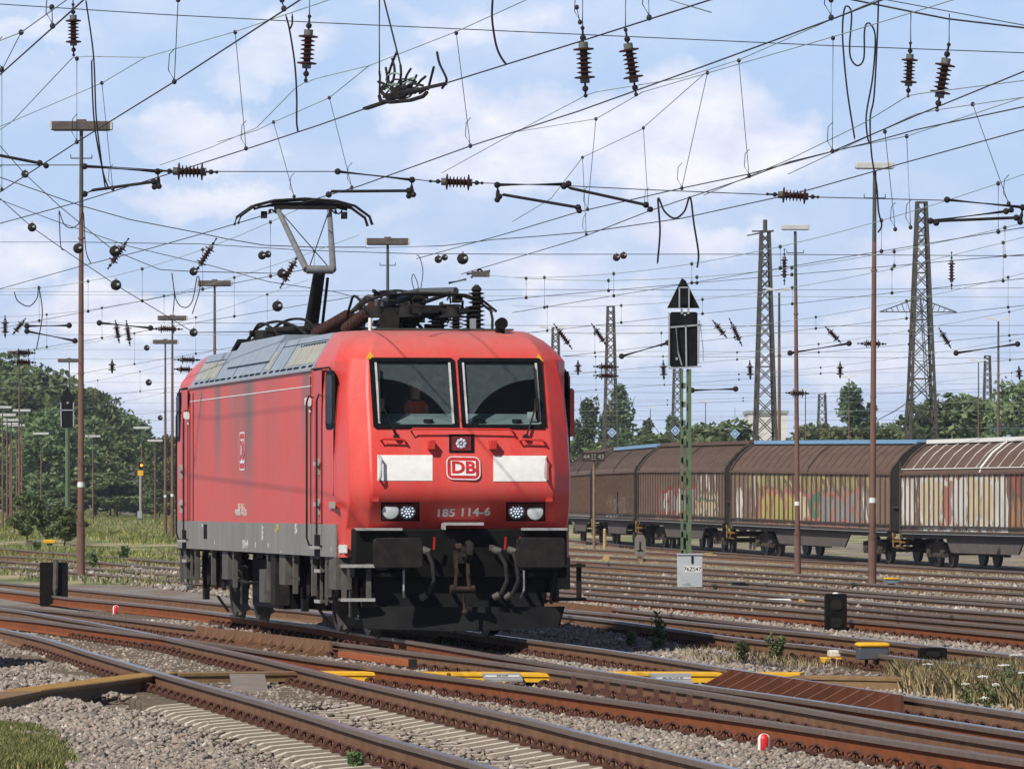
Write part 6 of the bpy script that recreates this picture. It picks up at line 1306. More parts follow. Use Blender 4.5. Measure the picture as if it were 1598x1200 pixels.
wagon(*W2, 'dark brown covered wagon with pale blue roof edge and small faint graffiti', [(2, 21, 1.3, 2.2, [BRN, GREY, ORG, LIL, BRN, (.2, .25, .2)], .25)], 4, M_BLUET, 22, (.095, .066, .050), bubbles=[(7, 15, 1.3, 2.0, [P_GY, P_OR, P_PK], P_WH)])
wagon(*W1, 'pale weathered covered wagon partly hidden behind the locomotive cab', [(1, 21, 1.2, 2.9, [(.40, .33, .26), (.30, .22, .15), (.45, .40, .35), ORG], .6), (6, 12, 2.2, 3.0, [LIL, (.4, .35, .4)], .5), (15, 20, 2.3, 3.0, [BLU, WHT], .5)], 5, M_WROOF, 26, (.36, .31, .25))
tk = empty('railway_track', (0, 0, 0), 0, 'track carrying the covered goods wagons', 'railway track')
ends = [wp_(846, 318, -.1), W1[0], W2[0], W3[0], W4[0], W5[0], W5[1]]; nrm = lambda a, c: Vector(((c - a).y, -(c - a).x, 0)).normalized()
for off in (.70, 2.2):
    pts = []
    for i, p in enumerate(ends):
        a = ends[max(0, i - 1)]; c = ends[min(len(ends) - 1, i + 1)]; n_ = nrm(a, c); n_ = n_ if n_.y > 0 or True else n_; pts.append(p - n_ * off * 1.0 if SIDE < 0 else p + n_ * off)
    place('rail', rail_mesh(spline(pts, 3), False), tk)
# ---------------------------------------------------------------- vegetation
def leaf_mat(name, c1, c2, c3):
    m = bpy.data.materials.new(name); nt, N, L = nodes_of(m); N.remove(N['Principled BSDF']); out = N['Material Output']
    a = N.new('ShaderNodeAttribute'); a.attribute_name = 'tone'; c = ramp(N, L, a.outputs['Fac'], [(0, c1), (.5, c2), (1, c3)])
    oi = N.new('ShaderNodeObjectInfo'); hsv = N.new('ShaderNodeHueSaturation'); L.new(c, hsv.inputs['Color']); L.new(mth(N, L, 'MULTIPLY_ADD', oi.outputs['Random'], .5, .75), hsv.inputs['Value']); L.new(mth(N, L, 'MULTIPLY_ADD', oi.outputs['Random'], .05, .475), hsv.inputs['Hue'])
    d = N.new('ShaderNodeBsdfDiffuse'); L.new(hsv.outputs[0], d.inputs[0]); t = N.new('ShaderNodeBsdfTranslucent'); L.new(hsv.outputs[0], t.inputs[0]); mx = N.new('ShaderNodeMixShader'); mx.inputs[0].default_value = .3
    L.new(d.outputs[0], mx.inputs[1]); L.new(t.outputs[0], mx.inputs[2]); L.new(mx.outputs[0], out.inputs[0]); return m
M_LEAF = leaf_mat('broad_leaves', (.065, .095, .040), (.130, .170, .075), (.225, .265, .130))
M_LEAFD = leaf_mat('poplar_leaves', (.060, .090, .048), (.110, .150, .078), (.18, .22, .12))
M_BARK = mat('tree_bark', (.06, .048, .038), .9, 0, (.1, .08, .065), 8, .8)
def leaf_mesh(name, clumps, per, size, seed, mt, flat=.7):
    r = np.random.default_rng(seed); V = []; T = []
    for (c, rad) in clumps:
        n = max(4, int(per)); u = r.normal(0, 1, (n, 3)); u /= np.linalg.norm(u, axis=1)[:, None]; R = r.uniform(.45, 1.05, n) ** .6
        P = np.array(c)[None] + u * R[:, None] * np.array(rad)[None]; s = size * r.uniform(.6, 1.5, n)
        a = r.normal(0, 1, (n, 3)); a[:, 2] *= flat; a /= np.linalg.norm(a, axis=1)[:, None]; b = np.cross(a, r.normal(0, 1, (n, 3))); b /= np.linalg.norm(b, axis=1)[:, None]
        q = np.stack([P - a * s[:, None], P + b * s[:, None] * .55, P + a * s[:, None], P - b * s[:, None] * .55], 1); V.append(q.reshape(-1, 3)); T.append(np.clip(r.uniform(.15, .85) + r.normal(0, .18, n), 0, 1))
    V = np.concatenate(V); T = np.concatenate(T); n = len(T); me = bpy.data.meshes.new(name); me.vertices.add(n * 4); me.vertices.foreach_set('co', V.reshape(-1).astype(np.float32)); me.loops.add(n * 4); me.loops.foreach_set('vertex_index', np.arange(n * 4, dtype=np.int32)); me.polygons.add(n)
    me.polygons.foreach_set('loop_start', np.arange(0, n * 4, 4, dtype=np.int32)); me.polygons.foreach_set('loop_total', np.full(n, 4, np.int32)); me.update(calc_edges=True)
    t = me.attributes.new('tone', 'FLOAT', 'FACE'); t.data.foreach_set('value', T.astype(np.float32)); me.materials.append(mt); return me
def trunk_mesh(H, r0, limbs, seed):
    rng = random.Random(seed); b = MB(); pts = [Vector((0, 0, -.4))] + [Vector((rng.uniform(-.15, .15) * k, rng.uniform(-.15, .15) * k, H * k / 4)) for k in range(1, 5)]; b.tube(pts, [r0 * (1 - .17 * i) for i in range(5)], 8)
    for i in range(limbs):
        h = H * rng.uniform(.35, .95); a = rng.uniform(0, 6.28); l = H * rng.uniform(.25, .5); b.tube([Vector((0, 0, h)), Vector((math.cos(a) * l * .5, math.sin(a) * l * .5, h + l * .35)), Vector((math.cos(a) * l, math.sin(a) * l, h + l * .8))], [r0 * .4, r0 * .25, r0 * .08], 5)
    return b.mesh('trunk', M_BARK)
def broad_tree(H, W, seed, size=.34, per=95, ncl=44):
    rng = random.Random(seed); cl = []
    for _ in range(ncl):
        t = rng.uniform(0, 1); z = H * (.24 + .74 * t); env = math.sin(PI * min(1, .10 + .86 * t) ** .8) ** .7 * W / 2; a = rng.uniform(0, 6.28); q = rng.uniform(.2, 1) ** .5 * env * .85; s = rng.uniform(.09, .17) * H
        cl.append(((q * math.cos(a), q * math.sin(a), z), (s * 1.1, s * 1.1, s * .75)))
    return leaf_mesh('crown', cl, per, size, seed, M_LEAF), trunk_mesh(H * .75, H * .022, 7, seed)
def poplar(H, W, seed, size=.30, per=80, ncl=46):
    rng = random.Random(seed); cl = []
    for i in range(ncl):
        t = (i + rng.random()) / ncl; z = H * (.06 + .93 * t); env = W / 2 * (math.sin(PI * (.12 + .84 * t)) ** .55); a = rng.uniform(0, 6.28); q = rng.uniform(.1, 1) * env * .75; s = W * rng.uniform(.13, .24)
        cl.append(((q * math.cos(a), q * math.sin(a), z), (s, s, s * 1.7)))
    return leaf_mesh('crown', cl, per, size, seed, M_LEAFD), trunk_mesh(H * .9, H * .016, 3, seed)
TB = [broad_tree(13, 10.5, s) for s in (1, 2, 3, 4)]; TP = [poplar(17, 4.4, s) for s in (11, 12, 13)]; TS = [broad_tree(4.2, 5.0, s, .20, 90, 26) for s in (21, 22)]
def tree(kind, i, px, ytop, Y, label, cat='tree', group=None, wscale=1.0, name=None, gz=None):
    lib, H = {'b': (TB, 13.0), 'p': (TP, 17.0), 's': (TS, 4.2)}[kind]; X = (px - CX) / F * Y; gz = ground_z(X, Y) if gz is None else gz; top = CH + (HY - ytop) * Y / F; k = (top - gz) / (H * 1.03)
    root = empty(name or {'b': 'broadleaf_tree', 'p': 'poplar_tree', 's': 'bush'}[kind], (X, Y, gz), random.uniform(0, 6.28), label, cat, group); root.scale = (k * wscale, k * wscale, k)
    c, t = lib[i % len(lib)]; place('crown', c, root); place('trunk', t, root); return root
wood = [(8, 556, 600, 1.0), (-30, 560, 640, 1.1), (62, 572, 590, .95), (110, 606, 600, .8), (88, 590, 640, .9), (150, 612, 610, .85), (180, 636, 630, .85), (205, 655, 650, .8), (228, 678, 640, .85), (258, 682, 620, .9), (35, 600, 560, 1.0), (128, 650, 560, 1.0), (285, 690, 650, .9), (75, 640, 540, 1.05), (172, 690, 570, 1.2), (15, 650, 545, 1.1)]
WL = ['high tree at the left photo edge in the wood', 'tree of the wood cut off by the left photo edge', 'high round crowned tree left of the big mast', 'tree behind the big mast in the wood', 'tree behind the distant black signal', 'tree of the wood just right of the big mast', 'tree in the sloping right part of the wood', 'lower tree at the right shoulder of the wood', 'low tree right of the dark house', 'light green tree touching the locomotive rear', 'dark tree filling the front of the wood at left', 'dark tree under the wood edge right of the big mast', 'tree mostly hidden by the locomotive rear', 'dark tree behind the distant signal mast', 'broad dark tree above the small house', 'darker tree behind the slim masts at the left edge']
for i, ((px, yt, Y, ws), lab) in enumerate(zip(wood, WL)): tree('b', i, px, yt, Y, 'leafy broadleaf ' + lab, group='trees of the left wood', wscale=ws)
for i, (px, yt, Y, ws, lab) in enumerate([(150, 735, 520, 1.5, 'bright green bush in front of the dark house'), (185, 748, 520, 1.6, 'rounded bush right below the dark house'), (110, 760, 520, 1.8, 'low bush behind the big mast at the wood edge'), (250, 765, 500, 1.3, 'bush beside the locomotive rear at the meadow edge'), (215, 760, 540, 1.5, 'bush behind the small orange signal'), (60, 765, 530, 2.0, 'low dark bush under the left wood'), (20, 762, 540, 2.0, 'low dark bush behind the slim left masts'),
                                        (41, 772, 262, .85, 'dark green shrub standing in the meadow at the left'), (100, 790, 250, 1.1, 'loose grey green shrub between the big mast and the dark shrub')]):
    tree('s', i, px, yt, Y, lab, 'bush', 'bushes left of the locomotive', ws)
for i, (px, yt, Y, ws, lab) in enumerate([(922, 622, 520, 1.0, 'slim poplar nearest the locomotive cab'), (966, 604, 520, 1.15, 'tallest poplar behind the first blue diamond sign'), (947, 640, 500, 1.0, 'poplar leaning against the tallest poplar'), (905, 655, 500, .9, 'short poplar at the locomotive side'), (1011, 656, 520, 1.0, 'single short poplar left of the second blue diamond sign'), (1049, 650, 540, 1.0, 'poplar directly behind the green signal mast'), (1333, 603, 520, 1.35, 'dense round topped poplar between the slim right masts'), (1360, 628, 530, .8, 'thin poplar behind the tall right lamp mast')]):
    tree('p', i, px, yt, Y, lab, group='poplars on the right', wscale=ws)
for i, (px, yt, Y, ws, lab) in enumerate([(985, 672, 480, 1.6, 'low tree between the first two blue diamond signs'), (1085, 668, 480, 1.4, 'spreading tree right of the green signal mast'), (1130, 656, 480, 1.3, 'tree behind the third blue diamond sign'), (1040, 680, 470, 1.5, 'low tree behind the wagon with red lettering'), (1245, 680, 520, 1.5, 'low tree right of the white building'), (1285, 664, 520, 1.3, 'tree at the foot of the small distant lattice mast'), (1390, 662, 500, 1.3, 'tree between the right lamp mast and the massive lattice mast'), (1310, 668, 500, 1.2, 'low tree left of the dense poplar'),
                                        (1478, 618, 480, 1.2, 'big dark tree right of the massive lattice mast'), (1515, 622, 480, 1.2, 'big dark tree behind the small two armed mast'), (1555, 640, 490, 1.1, 'tree above the pale blue building'), (1594, 596, 470, .9, 'tall dark tree cut by the right photo edge'), (1430, 655, 520, 1.2, 'tree behind the massive lattice mast'), (890, 690, 520, 1.5, 'low tree seen over the far wagon beside the cab')]):
    tree('b', i, px, yt, Y, lab, group='trees behind the wagons', wscale=ws)
# grass and weeds
def blade_mat(name, stops):
    m = bpy.data.materials.new(name); nt, N, L = nodes_of(m); b = N['Principled BSDF']; b.inputs['Roughness'].default_value = .8; a = N.new('ShaderNodeAttribute'); a.attribute_name = 'tone'; L.new(ramp(N, L, a.outputs['Fac'], stops), b.inputs['Base Color']); return m
M_DRY = blade_mat('dry_grass_blades', [(0, (.20, .13, .05)), (.4, (.42, .31, .15)), (.8, (.55, .45, .26)), (1, (.22, .24, .08))])
M_GRN = blade_mat('green_grass_blades', [(0, (.09, .14, .03)), (.5, (.20, .24, .06)), (.8, (.36, .32, .12)), (1, (.46, .38, .18))])
M_MEAD = blade_mat('meadow_blades', [(0, (.08, .13, .03)), (.4, (.17, .23, .055)), (.7, (.28, .29, .08)), (.9, (.40, .32, .14)), (1, (.42, .38, .05))])
def blades(name, pts, h0, h1, w, mt, seed, label, n_per=5, spread=.06):
    r = np.random.default_rng(seed); P = np.repeat(np.array(pts), n_per, 0); n = len(P); P = P + np.stack([r.normal(0, spread, n), r.normal(0, spread, n), np.zeros(n)], 1)
    h = r.uniform(h0, h1, n); a = r.uniform(0, 6.28, n); lean = r.uniform(.05, .65, n) * h; wv = w * r.uniform(.6, 1.4, n); px = np.cos(a + 1.57) * wv; py = np.sin(a + 1.57) * wv
    tip = P + np.stack([np.cos(a) * lean, np.sin(a) * lean, h], 1); mid = P + np.stack([np.cos(a) * lean * .35, np.sin(a) * lean * .35, h * .6], 1); o = np.stack([px, py, np.zeros(n)], 1)
    V = np.stack([P - o, P + o, mid + o * .7, tip, mid - o * .7], 1).reshape(-1, 3); me = bpy.data.meshes.new(name); me.vertices.add(n * 5); me.vertices.foreach_set('co', V.reshape(-1).astype(np.float32)); me.loops.add(n * 5); me.loops.foreach_set('vertex_index', np.arange(n * 5, dtype=np.int32)); me.polygons.add(n)
    me.polygons.foreach_set('loop_start', np.arange(0, n * 5, 5, dtype=np.int32)); me.polygons.foreach_set('loop_total', np.full(n, 5, np.int32)); me.update(calc_edges=True); t = me.attributes.new('tone', 'FLOAT', 'FACE'); t.data.foreach_set('value', np.clip(np.repeat(r.uniform(0, 1, len(pts)), n_per) + r.normal(0, .12, n), 0, 1).astype(np.float32)); me.materials.append(mt)
    o = place(name, me); return tag(o, label, 'grass', kind='stuff')
def scatter(poly, n, seed, dz=0.0, noise_cut=None):
    # random ground points whose photo position falls in the polygon
    r = random.Random(seed); xs = [p[0] for p in poly]; ys = [p[1] for p in poly]; out = []; ymin, ymax = min(ys), max(ys); gz = -.2
    Ymax = F * (CH + .2) / (ymin - HY); Ymin = F * (CH + .2) / (ymax - HY); tries = 0
    while len(out) < n and tries < n * 30:
        tries += 1; Y = r.uniform(Ymin, Ymax); px = r.uniform(min(xs), max(xs)); X = (px - CX) / F * Y; z = ground_z(X, Y); py = HY + F * (CH - z) / Y
        ins = False; j = len(poly) - 1
        for i in range(len(poly)):
            (xi, yi), (xj, yj) = poly[i], poly[j]
            if (yi > py) != (yj > py) and px < (xj - xi) * (py - yi) / (yj - yi) + xi: ins = not ins
            j = i
        if not ins: continue
        if noise_cut is not None and math.sin(X * 1.7 + 3 * math.sin(Y * .21 + seed)) + math.sin(Y * .47 + X * .6 + seed) < noise_cut: continue
        out.append((X, Y, z + dz))
    return out
blades('dry_grass', scatter([(1395, 1062), (1640, 1056), (1640, 1118), (1598, 1112), (1420, 1086)], 2300, 1) , .10, .26, .005, M_DRY, 1, 'dry yellow grass strip at the right edge below the timber plank', 6, .05)
blades('dry_grass', scatter([(1050, 1018), (1200, 1012), (1400, 1040), (1640, 1040), (1640, 1062), (1260, 1048), (1100, 1038)], 520, 2), .04, .15, .004, M_DRY, 2, 'dry grass around the yellow boxes on the right', 5, .06)
blades('lawn_grass', scatter([(-30, 1135), (30, 1138), (75, 1150), (95, 1185), (110, 1210), (-30, 1210)], 5200, 3), .03, .085, .0035, M_GRN, 3, 'short sunlit grass in the bottom left corner', 7, .05)
blades('weeds', scatter([(-30, 872), (70, 876), (160, 890), (300, 905), (300, 925), (120, 912), (-30, 900)], 420, 4, 0, .2), .05, .18, .007, M_GRN, 4, 'green and dry weeds behind the low signal at the left', 6, .12)
blades('meadow', scatter([(-60, 797), (330, 797), (330, 858), (200, 848), (100, 842), (-60, 850)], 7000, 5, 0, -.3), .06, .28, .012, M_MEAD, 5, 'overgrown meadow with yellow green weeds left of the locomotive', 8, .6)
blades('weeds', scatter([(-60, 850), (330, 862), (330, 890), (-60, 872)], 1100, 6, 0, .1), .05, .20, .010, M_MEAD, 6, 'dry weeds along the left sidings', 6, .22)
blades('weeds', scatter([(870, 850), (1660, 885), (1660, 990), (1300, 950), (870, 915)], 4500, 7, 0, .0), .02, .075, .008, M_DRY, 7, 'dry grass between the yard tracks', 6, .25)
blades('weeds', scatter([(870, 890), (1660, 930), (1660, 985), (1300, 948), (870, 918)], 1300, 8, 0, .5), .02, .075, .008, M_GRN, 8, 'green grass tufts between the yard tracks', 7, .16)
# single plants
def weed(px, py, h, seed, label, name='wild_plant', mt=None, size=.035):
    p = ongr(px, py, -.2); rng = random.Random(seed); root = empty(name, p, 0, label, 'plant', 'weeds in the ballast'); b = MB(); cl = []
    for k in range(4):
        a = rng.uniform(0, 6.28); l = rng.uniform(.1, .3) * h; top = Vector((math.cos(a) * l, math.sin(a) * l, h * rng.uniform(.6, 1))); b.tube([(0, 0, -.03), top * .5 + Vector((0, 0, .05 * h)), top], [.006, .005, .003], 5)
        for t in (.4, .6, .8, 1.0): cl.append((tuple(top * t), (.09 * h + .03, .09 * h + .03, .08 * h + .02)))
    b.build('stem', M_LEAFD, root); place('foliage', leaf_mesh('foliage', cl, 14, size, seed, mt or M_LEAF), root); return root
for i, (x, y, h, lab) in enumerate([(1036, 1012, .42, 'tall leafy weed in the ballast right of the locomotive shadow'), (985, 1010, .24, 'small pale green weed left of the tall leafy weed'), (1212, 1032, .30, 'bushy weed beside the white and yellow block'), (1160, 1034, .22, 'bushy weed right of the grey ballast patch'), (1025, 1016, .16, 'low weed at the foot of the tall leafy weed'), (555, 1199, .09, 'small green weed at the bottom edge between sleepers'), (440, 1014, .14, 'little weed by the ribbed rail block'), (285, 1014, .12, 'little weed beside the rail joint at left'), (1440, 1104, .08, 'tiny weed at the end of the big ribbed guard'), (145, 888, .5, 'tall thin weed right of the big left mast'), (195, 880, .5, 'yellowish weed clump near the rusty left siding'), (58, 862, .4, 'bright green weed left of the orange capped box'), (1300, 1038, .12, 'tuft beside the second white and yellow block')]):
    weed(x, y, h, 30 + i, lab, size=.03 if y > 930 else .07)
M_UMB = mat('white_umbel', (.72, .72, .66), .8, 0, (.55, .56, .48), 30, .7)
for i, (x, y, base, w, lab) in enumerate([(1448, 1037, 1066, 15, 'white umbel flower in front of the black square signal back'), (1567, 1040, 1100, 17, 'large white umbel flower near the right edge'), (1582, 1022, 1096, 13, 'highest white umbel flower at the right edge'), (1534, 1056, 1102, 17, 'broad white umbel flower above the dry grass'), (1507, 1069, 1100, 14, 'small tilted white umbel left of the broad one'), (1553, 1068, 1104, 14, 'flat tilted white umbel right of the broad one'), (1536, 1089, 1112, 14, 'lowest white umbel flower in the dry grass'), (1596, 1052, 1106, 15, 'white umbel flower cut by the right edge')]):
    p = ongr(x + random.uniform(-6, 6), base, -.2); tp = at(x, y, p.y) - p; root = empty('wild_carrot', p, 0, lab, 'flower', 'white umbel flowers'); b = MB(); b.tube([(0, 0, -.02), tp * .5 + Vector((.02, 0, 0)), tp], .004, 5)
    b.build('stem', M_LEAFD, root); b = MB(); rr = w / 2 * p.y / F; rng = random.Random(i)
    for k in range(34):
        a = rng.uniform(0, 6.28); q = rr * rng.random() ** .5; b.sphere((tp.x + q * math.cos(a), tp.y + q * math.sin(a), tp.z + .012 * (1 - (q / rr) ** 2) + rng.uniform(-.004, .004) + q * .25 * math.sin(i * 2)), rr * .16, 6, 4, (1, 1, .7))
    b.build('flower_head', M_UMB, root); b = MB(); cl = [((tp.x * t + rng.uniform(-.03, .03), rng.uniform(-.03, .03), tp.z * t), (.06, .06, .05)) for t in (.2, .4, .6, .75)]; place('foliage', leaf_mesh('foliage', cl, 16, .02, i + 70, M_LEAF), root)
# ---------------------------------------------------------------- buildings
def building(name, px0, px1, ytop, Y, depth, m, label, windows=(), roof=None, gz=None):
    x0, x1 = (px0 - CX) / F * Y, (px1 - CX) / F * Y; gz = ground_z((x0 + x1) / 2, Y) if gz is None else gz; H = CH + (HY - ytop) * Y / F - gz; w = x1 - x0
    root = empty(name, ((x0 + x1) / 2, Y, gz), 0, label, 'building'); MB().box((0, depth / 2, H / 2), (w, depth, H)).build('wall', m, root, smooth=False)
    if roof == 'gable': MB().prism([(-w / 2 - .4, H), (w / 2 + .4, H), (0, H + w * .38)], 1, -.3, depth + .3).build('roof', mat('dark_roof_tiles', (.055, .045, .042), .8, 0, (.08, .065, .06), 6), root, smooth=False)
    else: MB().box((0, depth / 2, H + .15), (w + .3, depth + .3, .3)).build('roof', M_STEEL, root, smooth=False)
    for (u, v, ww, hh) in windows: f = MB().box((u * w, -.02, v * H), (ww, .1, hh)).build('window', M_STEEL, root, smooth=False); MB().box((u * w, -.06, v * H), (ww * .85, .06, hh * .85)).build('pane', M_SIDEGL, f, smooth=False)
    return root, w, H
building('house', 190, 216, 728, 590, 6, mat('grey_house_wall', (.16, .15, .15), .9, 0, (.12, .115, .11), 2), 'small grey house with dark roof half hidden in the left wood', [(-.2, .45, 1.0, 1.2), (.25, .45, .8, 1.2)], 'gable')
building('office_building', 1168, 1229, 645, 640, 12, mat('white_building_wall', (.62, .60, .56), .8, 0, (.52, .5, .47), .5, .5), 'white flat roofed building behind the pointed lattice mast', [(-.35, .8, .5, .5)], None)
r_, w_, H_ = building('warehouse', 1556, 1640, 664, 470, 14, mat('pale_blue_cladding', (.36, .46, .52), .6, 0, (.30, .40, .46), 1.2), 'pale blue flat roofed building with rooftop units at the right edge', [(-.42, .82, .5, .8), (-.30, .82, .5, .8)], None)
for i, (u, s, h) in enumerate([(-.36, .9, .9), (-.12, .4, .35), (-.06, .4, .4), (.0, .4, .35), (.06, .4, .4)]): MB().box((u * w_, 2, H_ + .3 + h / 2), (s, 1, h)).build('rooftop_unit', M_LAMPG, r_, bevel=.05)
building('shed', 1246, 1268, 668, 620, 8, mat('white_building_wall', (.6, .6, .6)), 'low white shed right of the white building', [], None)
# ---------------------------------------------------------------- things along the tracks
def low_signal(x0, x1, y0, y1, label, post=None, knob=False):
    p = ongr((x0 + x1) / 2, y1, -.2); k = p.y / F; root = empty('dwarf_signal', p, .12, label, 'signal', 'low black signals'); w, h = (x1 - x0) * k, (y1 - y0) * k
    b = MB(); b.rbox((0, 0, h / 2), (w, .12 if not post else .03, h), .03, axis=1); o = b.build('signal_board', M_BLACK, root, bevel=.006)
    if post:
        b = MB(); b.tube([(w * .05, -.06, -.1), (w * .05, -.06, h * .4), (w * .07, -.055, h * 1.03)], .05, 8); b.build('post', mat('weathered_grey_post', (.11, .10, .085), .8, 0, (.07, .06, .05), 8), root)
    else:
        b = MB(); b.rbox((0, -.065, h * .72), (w * .5, .02, h * .24), .04, axis=1); b.rbox((0, -.065, h * .28), (w * .5, .02, h * .24), .04, axis=1); b.build('embossed_panel', M_DARK, o)
        b = MB(); b.box((0, .05, -.03), (w * .6, .1, .14)); b.build('foot', M_DARK, root)
    if knob: MB().sphere((0, 0, h), .04, 10, 6, (1.2, 1, .5)).build('white_knob', M_WHITE, root)
low_signal(62, 106, 877, 946, 'black signal board on a grey post, seen from behind at the left', True); low_signal(1287, 1321, 926, 989, 'low black signal box with a white knob right of the grey cabinet', False, True); low_signal(1433, 1477, 1010, 1047, 'square black signal back among white flowers')
def box_thing(name, x0, x1, y0, y1, parts, label, cat, group=None, dz=-.2, rz=.1):
    p = ongr((x0 + x1) / 2, y1, dz); k = p.y / F; root = empty(name, p, rz, label, cat, group); w, h = (x1 - x0) * k, (y1 - y0) * k
    for (n, m, cx, z0, z1, ws, d, bev) in parts: b = MB(); b.box((cx * w, 0, (z0 + z1) / 2 * h), (ws * w, d, (z1 - z0) * h)); b.build(n, m, root, bevel=bev)
    return root
M_BOXG = mat('dark_grey_box', (.07, .08, .09), .5, 0, (.05, .055, .06), 4); M_CRW = mat('cream_cover', (.58, .55, .47), .7, 0, (.42, .4, .34), 8); M_WOODB = mat('sunlit_wood_block', (.46, .33, .16), .8, 0, (.36, .25, .11), 8, .8)
M_LGREY = mat('light_grey_plastic', (.46, .47, .47), .6)
box_thing('trackside_box', 1336, 1386, 1002, 1048, [('yellow_cap', M_YEL, 0, .84, 1.0, 1.0, .30, .03), ('grey_body', M_BOXG, 0, .42, .84, .93, .26, .012), ('leg', M_DARK, -.18, -.1, .42, .08, .06, 0), ('leg', M_DARK, .2, -.1, .42, .08, .06, 0)], 'grey trackside box with a rounded yellow cap', 'junction box')
box_thing('trackside_block', 1282, 1328, 1014, 1039, [('yellow_base', M_YEL, 0, .18, .55, 1.0, .35, .012), ('cream_cover', M_CRW, .08, .55, 1.0, .68, .25, .02), ('foot', M_LGREY, .3, -.1, .18, .7, .2, .01)], 'cream box on a yellow base left of the yellow capped box', 'junction box', 'cream and yellow boxes')
box_thing('trackside_block', 1205, 1241, 1004, 1025, [('yellow_base', M_YEL, 0, .1, .45, 1.0, .3, .012), ('cream_cover', M_CRW, .05, .45, 1.0, .8, .22, .02)], 'cream box on a yellow base half hidden by a weed', 'junction box', 'cream and yellow boxes')
box_thing('trackside_box', 1379, 1402, 901, 920, [('yellow_cap', M_YEL, 0, .82, 1.0, 1.0, .28, .02), ('grey_body', mat('blue_grey_box', (.16, .20, .24), .5), 0, .5, .82, .95, .24, .01), ('leg', M_DARK, 0, -.1, .5, .35, .2, 0)], 'small blue grey trackside box on a post by the right lamp mast', 'junction box')
box_thing('cable_cover', 1195, 1241, 934, 946, [('white_lid', M_WHITE, 0, .3, 1.0, 1.0, .3, .01), ('blue_edge', mat('pale_blue_edge', (.32, .38, .5), .5), 0, 0, .3, .96, .28, 0)], 'flat white box beside the yellow block between the yard tracks', 'cable cover')
box_thing('yellow_block', 1247, 1281, 935, 948, [('block_body', M_YEL, 0, 0, .8, 1.0, .4, .02), ('block_top', M_WOODB, 0, .8, 1.0, .95, .38, .01)], 'yellow block left of the low black signal box', 'wedge')
box_thing('stone_lump', 1140, 1172, 908, 921, [('lump', M_BLACK, 0, 0, .8, 1.0, .4, .12), ('lump_top', M_DARK, -.1, .8, 1.0, .6, .3, .05)], 'black lump on the track right of the grey cabinet', 'box')
box_thing('rail_block', 1410, 1437, 947, 959, [('block_base', M_RUST, 0, 0, .4, 1.0, .35, .02), ('block_top', M_WOODS, .05, .4, 1.0, .7, .25, .02)], 'small brown block on the rusty track at the right', 'wedge')
box_thing('plank', 1100, 1150, 929, 939, [('board', M_WOODS, 0, 0, .55, 1.0, .18, .005), ('end_board', M_CONC, -.4, .55, 1.0, .25, .16, .005)], 'short grey plank lying in grass right of the cabinet', 'plank')
box_thing('trackside_box', 68, 87, 842, 857, [('orange_cap', M_YEL, 0, .6, 1.0, 1.0, .5, .03), ('grey_body', M_BOXG, 0, -.1, .6, .45, .3, .01)], 'orange capped trackside box left of the big mast', 'junction box')
for x, y0, y1, lab in ((18, 838, 850, 'left'), (46, 843, 856, 'right')): box_thing('timber_stump', x - 5, x + 5, y0, y1, [('stump_body', M_WOODS, 0, -.1, .9, 1.0, .3, .03), ('stump_cap', M_RUST, 0, .9, 1.0, 1.05, .32, .01)], lab + ' one of two brown stumps under the dark shrub', 'post', 'brown stumps')
for i, (x, y, w, lab) in enumerate([(901, 861, 17, 'beside the cab at the wagon foot'), (952, 876, 21, 'largest, left of the grey disc marker'), (982, 866, 13, 'just left of the grey disc marker'), (975, 855, 10, 'under the dark brown wagon'), (1108, 872, 20, 'right behind the cabinet mast'), (1106, 901, 15, 'touching the grey cabinet'), (926, 854, 8, 'at the post of the number board'), (1236, 912, 11, 'between the cabinet and the slim lamp mast'), (1307, 881, 18, 'between the two right lamp masts'), (1482, 891, 26, 'with a hole, below the rightmost wagon'), (1264, 895, 9, 'smallest, left of the tall right lamp mast')]):
    h = w * .45; box_thing('wooden_wedge', x - w / 2, x + w / 2, y - h, y, [('wedge_body', M_WOODB, 0, 0, .75, 1.0, .5, .02), ('wedge_step', M_WOODB, -.12, .75, 1.0, .6, .4, .02)], 'sunlit yellowish wooden block ' + lab, 'wedge', 'wooden blocks on the yard tracks', -.2)
# red and white markers
for (x, y0, y1, w, lab) in ((1192.5, 1144, 1172, 20, 'red and white stub marker in the ballast in front at the right'), (181, 944, 958, 10, 'small red and white stub marker left of the locomotive'), (1167, 956, 970, 11, 'small red and white stub marker at the rusty track')):
    p = ongr(x, y1, -.18); k = p.y / F; root = empty('stub_marker', p, 0, lab, 'marker', 'red and white stub markers'); r, h = w * k / 2, (y1 - y0) * k
    MB().lathe((0, 0, 0), (0, 0, 1), [(0, r), (h * .72, r), (h * .88, r * .82), (h * .97, r * .45), (h, .001)], 20).build('white_stub', M_WHITE, root); MB().cyl((0, 0, -.12), (0, 0, .0), r * .85, n=12).build('grey_foot', M_CONC, root)
    b = MB(); n = 7; V = []
    for z, q in ((h * .02, 1), (h * .72, 1), (h * .88, .82), (h * .975, .42)):
        for j in range(n): t = math.radians(-128 + 76 * j / (n - 1)); V.append((r * 1.03 * q * math.cos(t), r * 1.03 * q * math.sin(t), z))
    b.add(V, [(i * n + j, i * n + j + 1, (i + 1) * n + j + 1, (i + 1) * n + j) for i in range(3) for j in range(n - 1)]); b.build('red_stripe', mat('signal_red', (.62, .02, .02), .4), root)
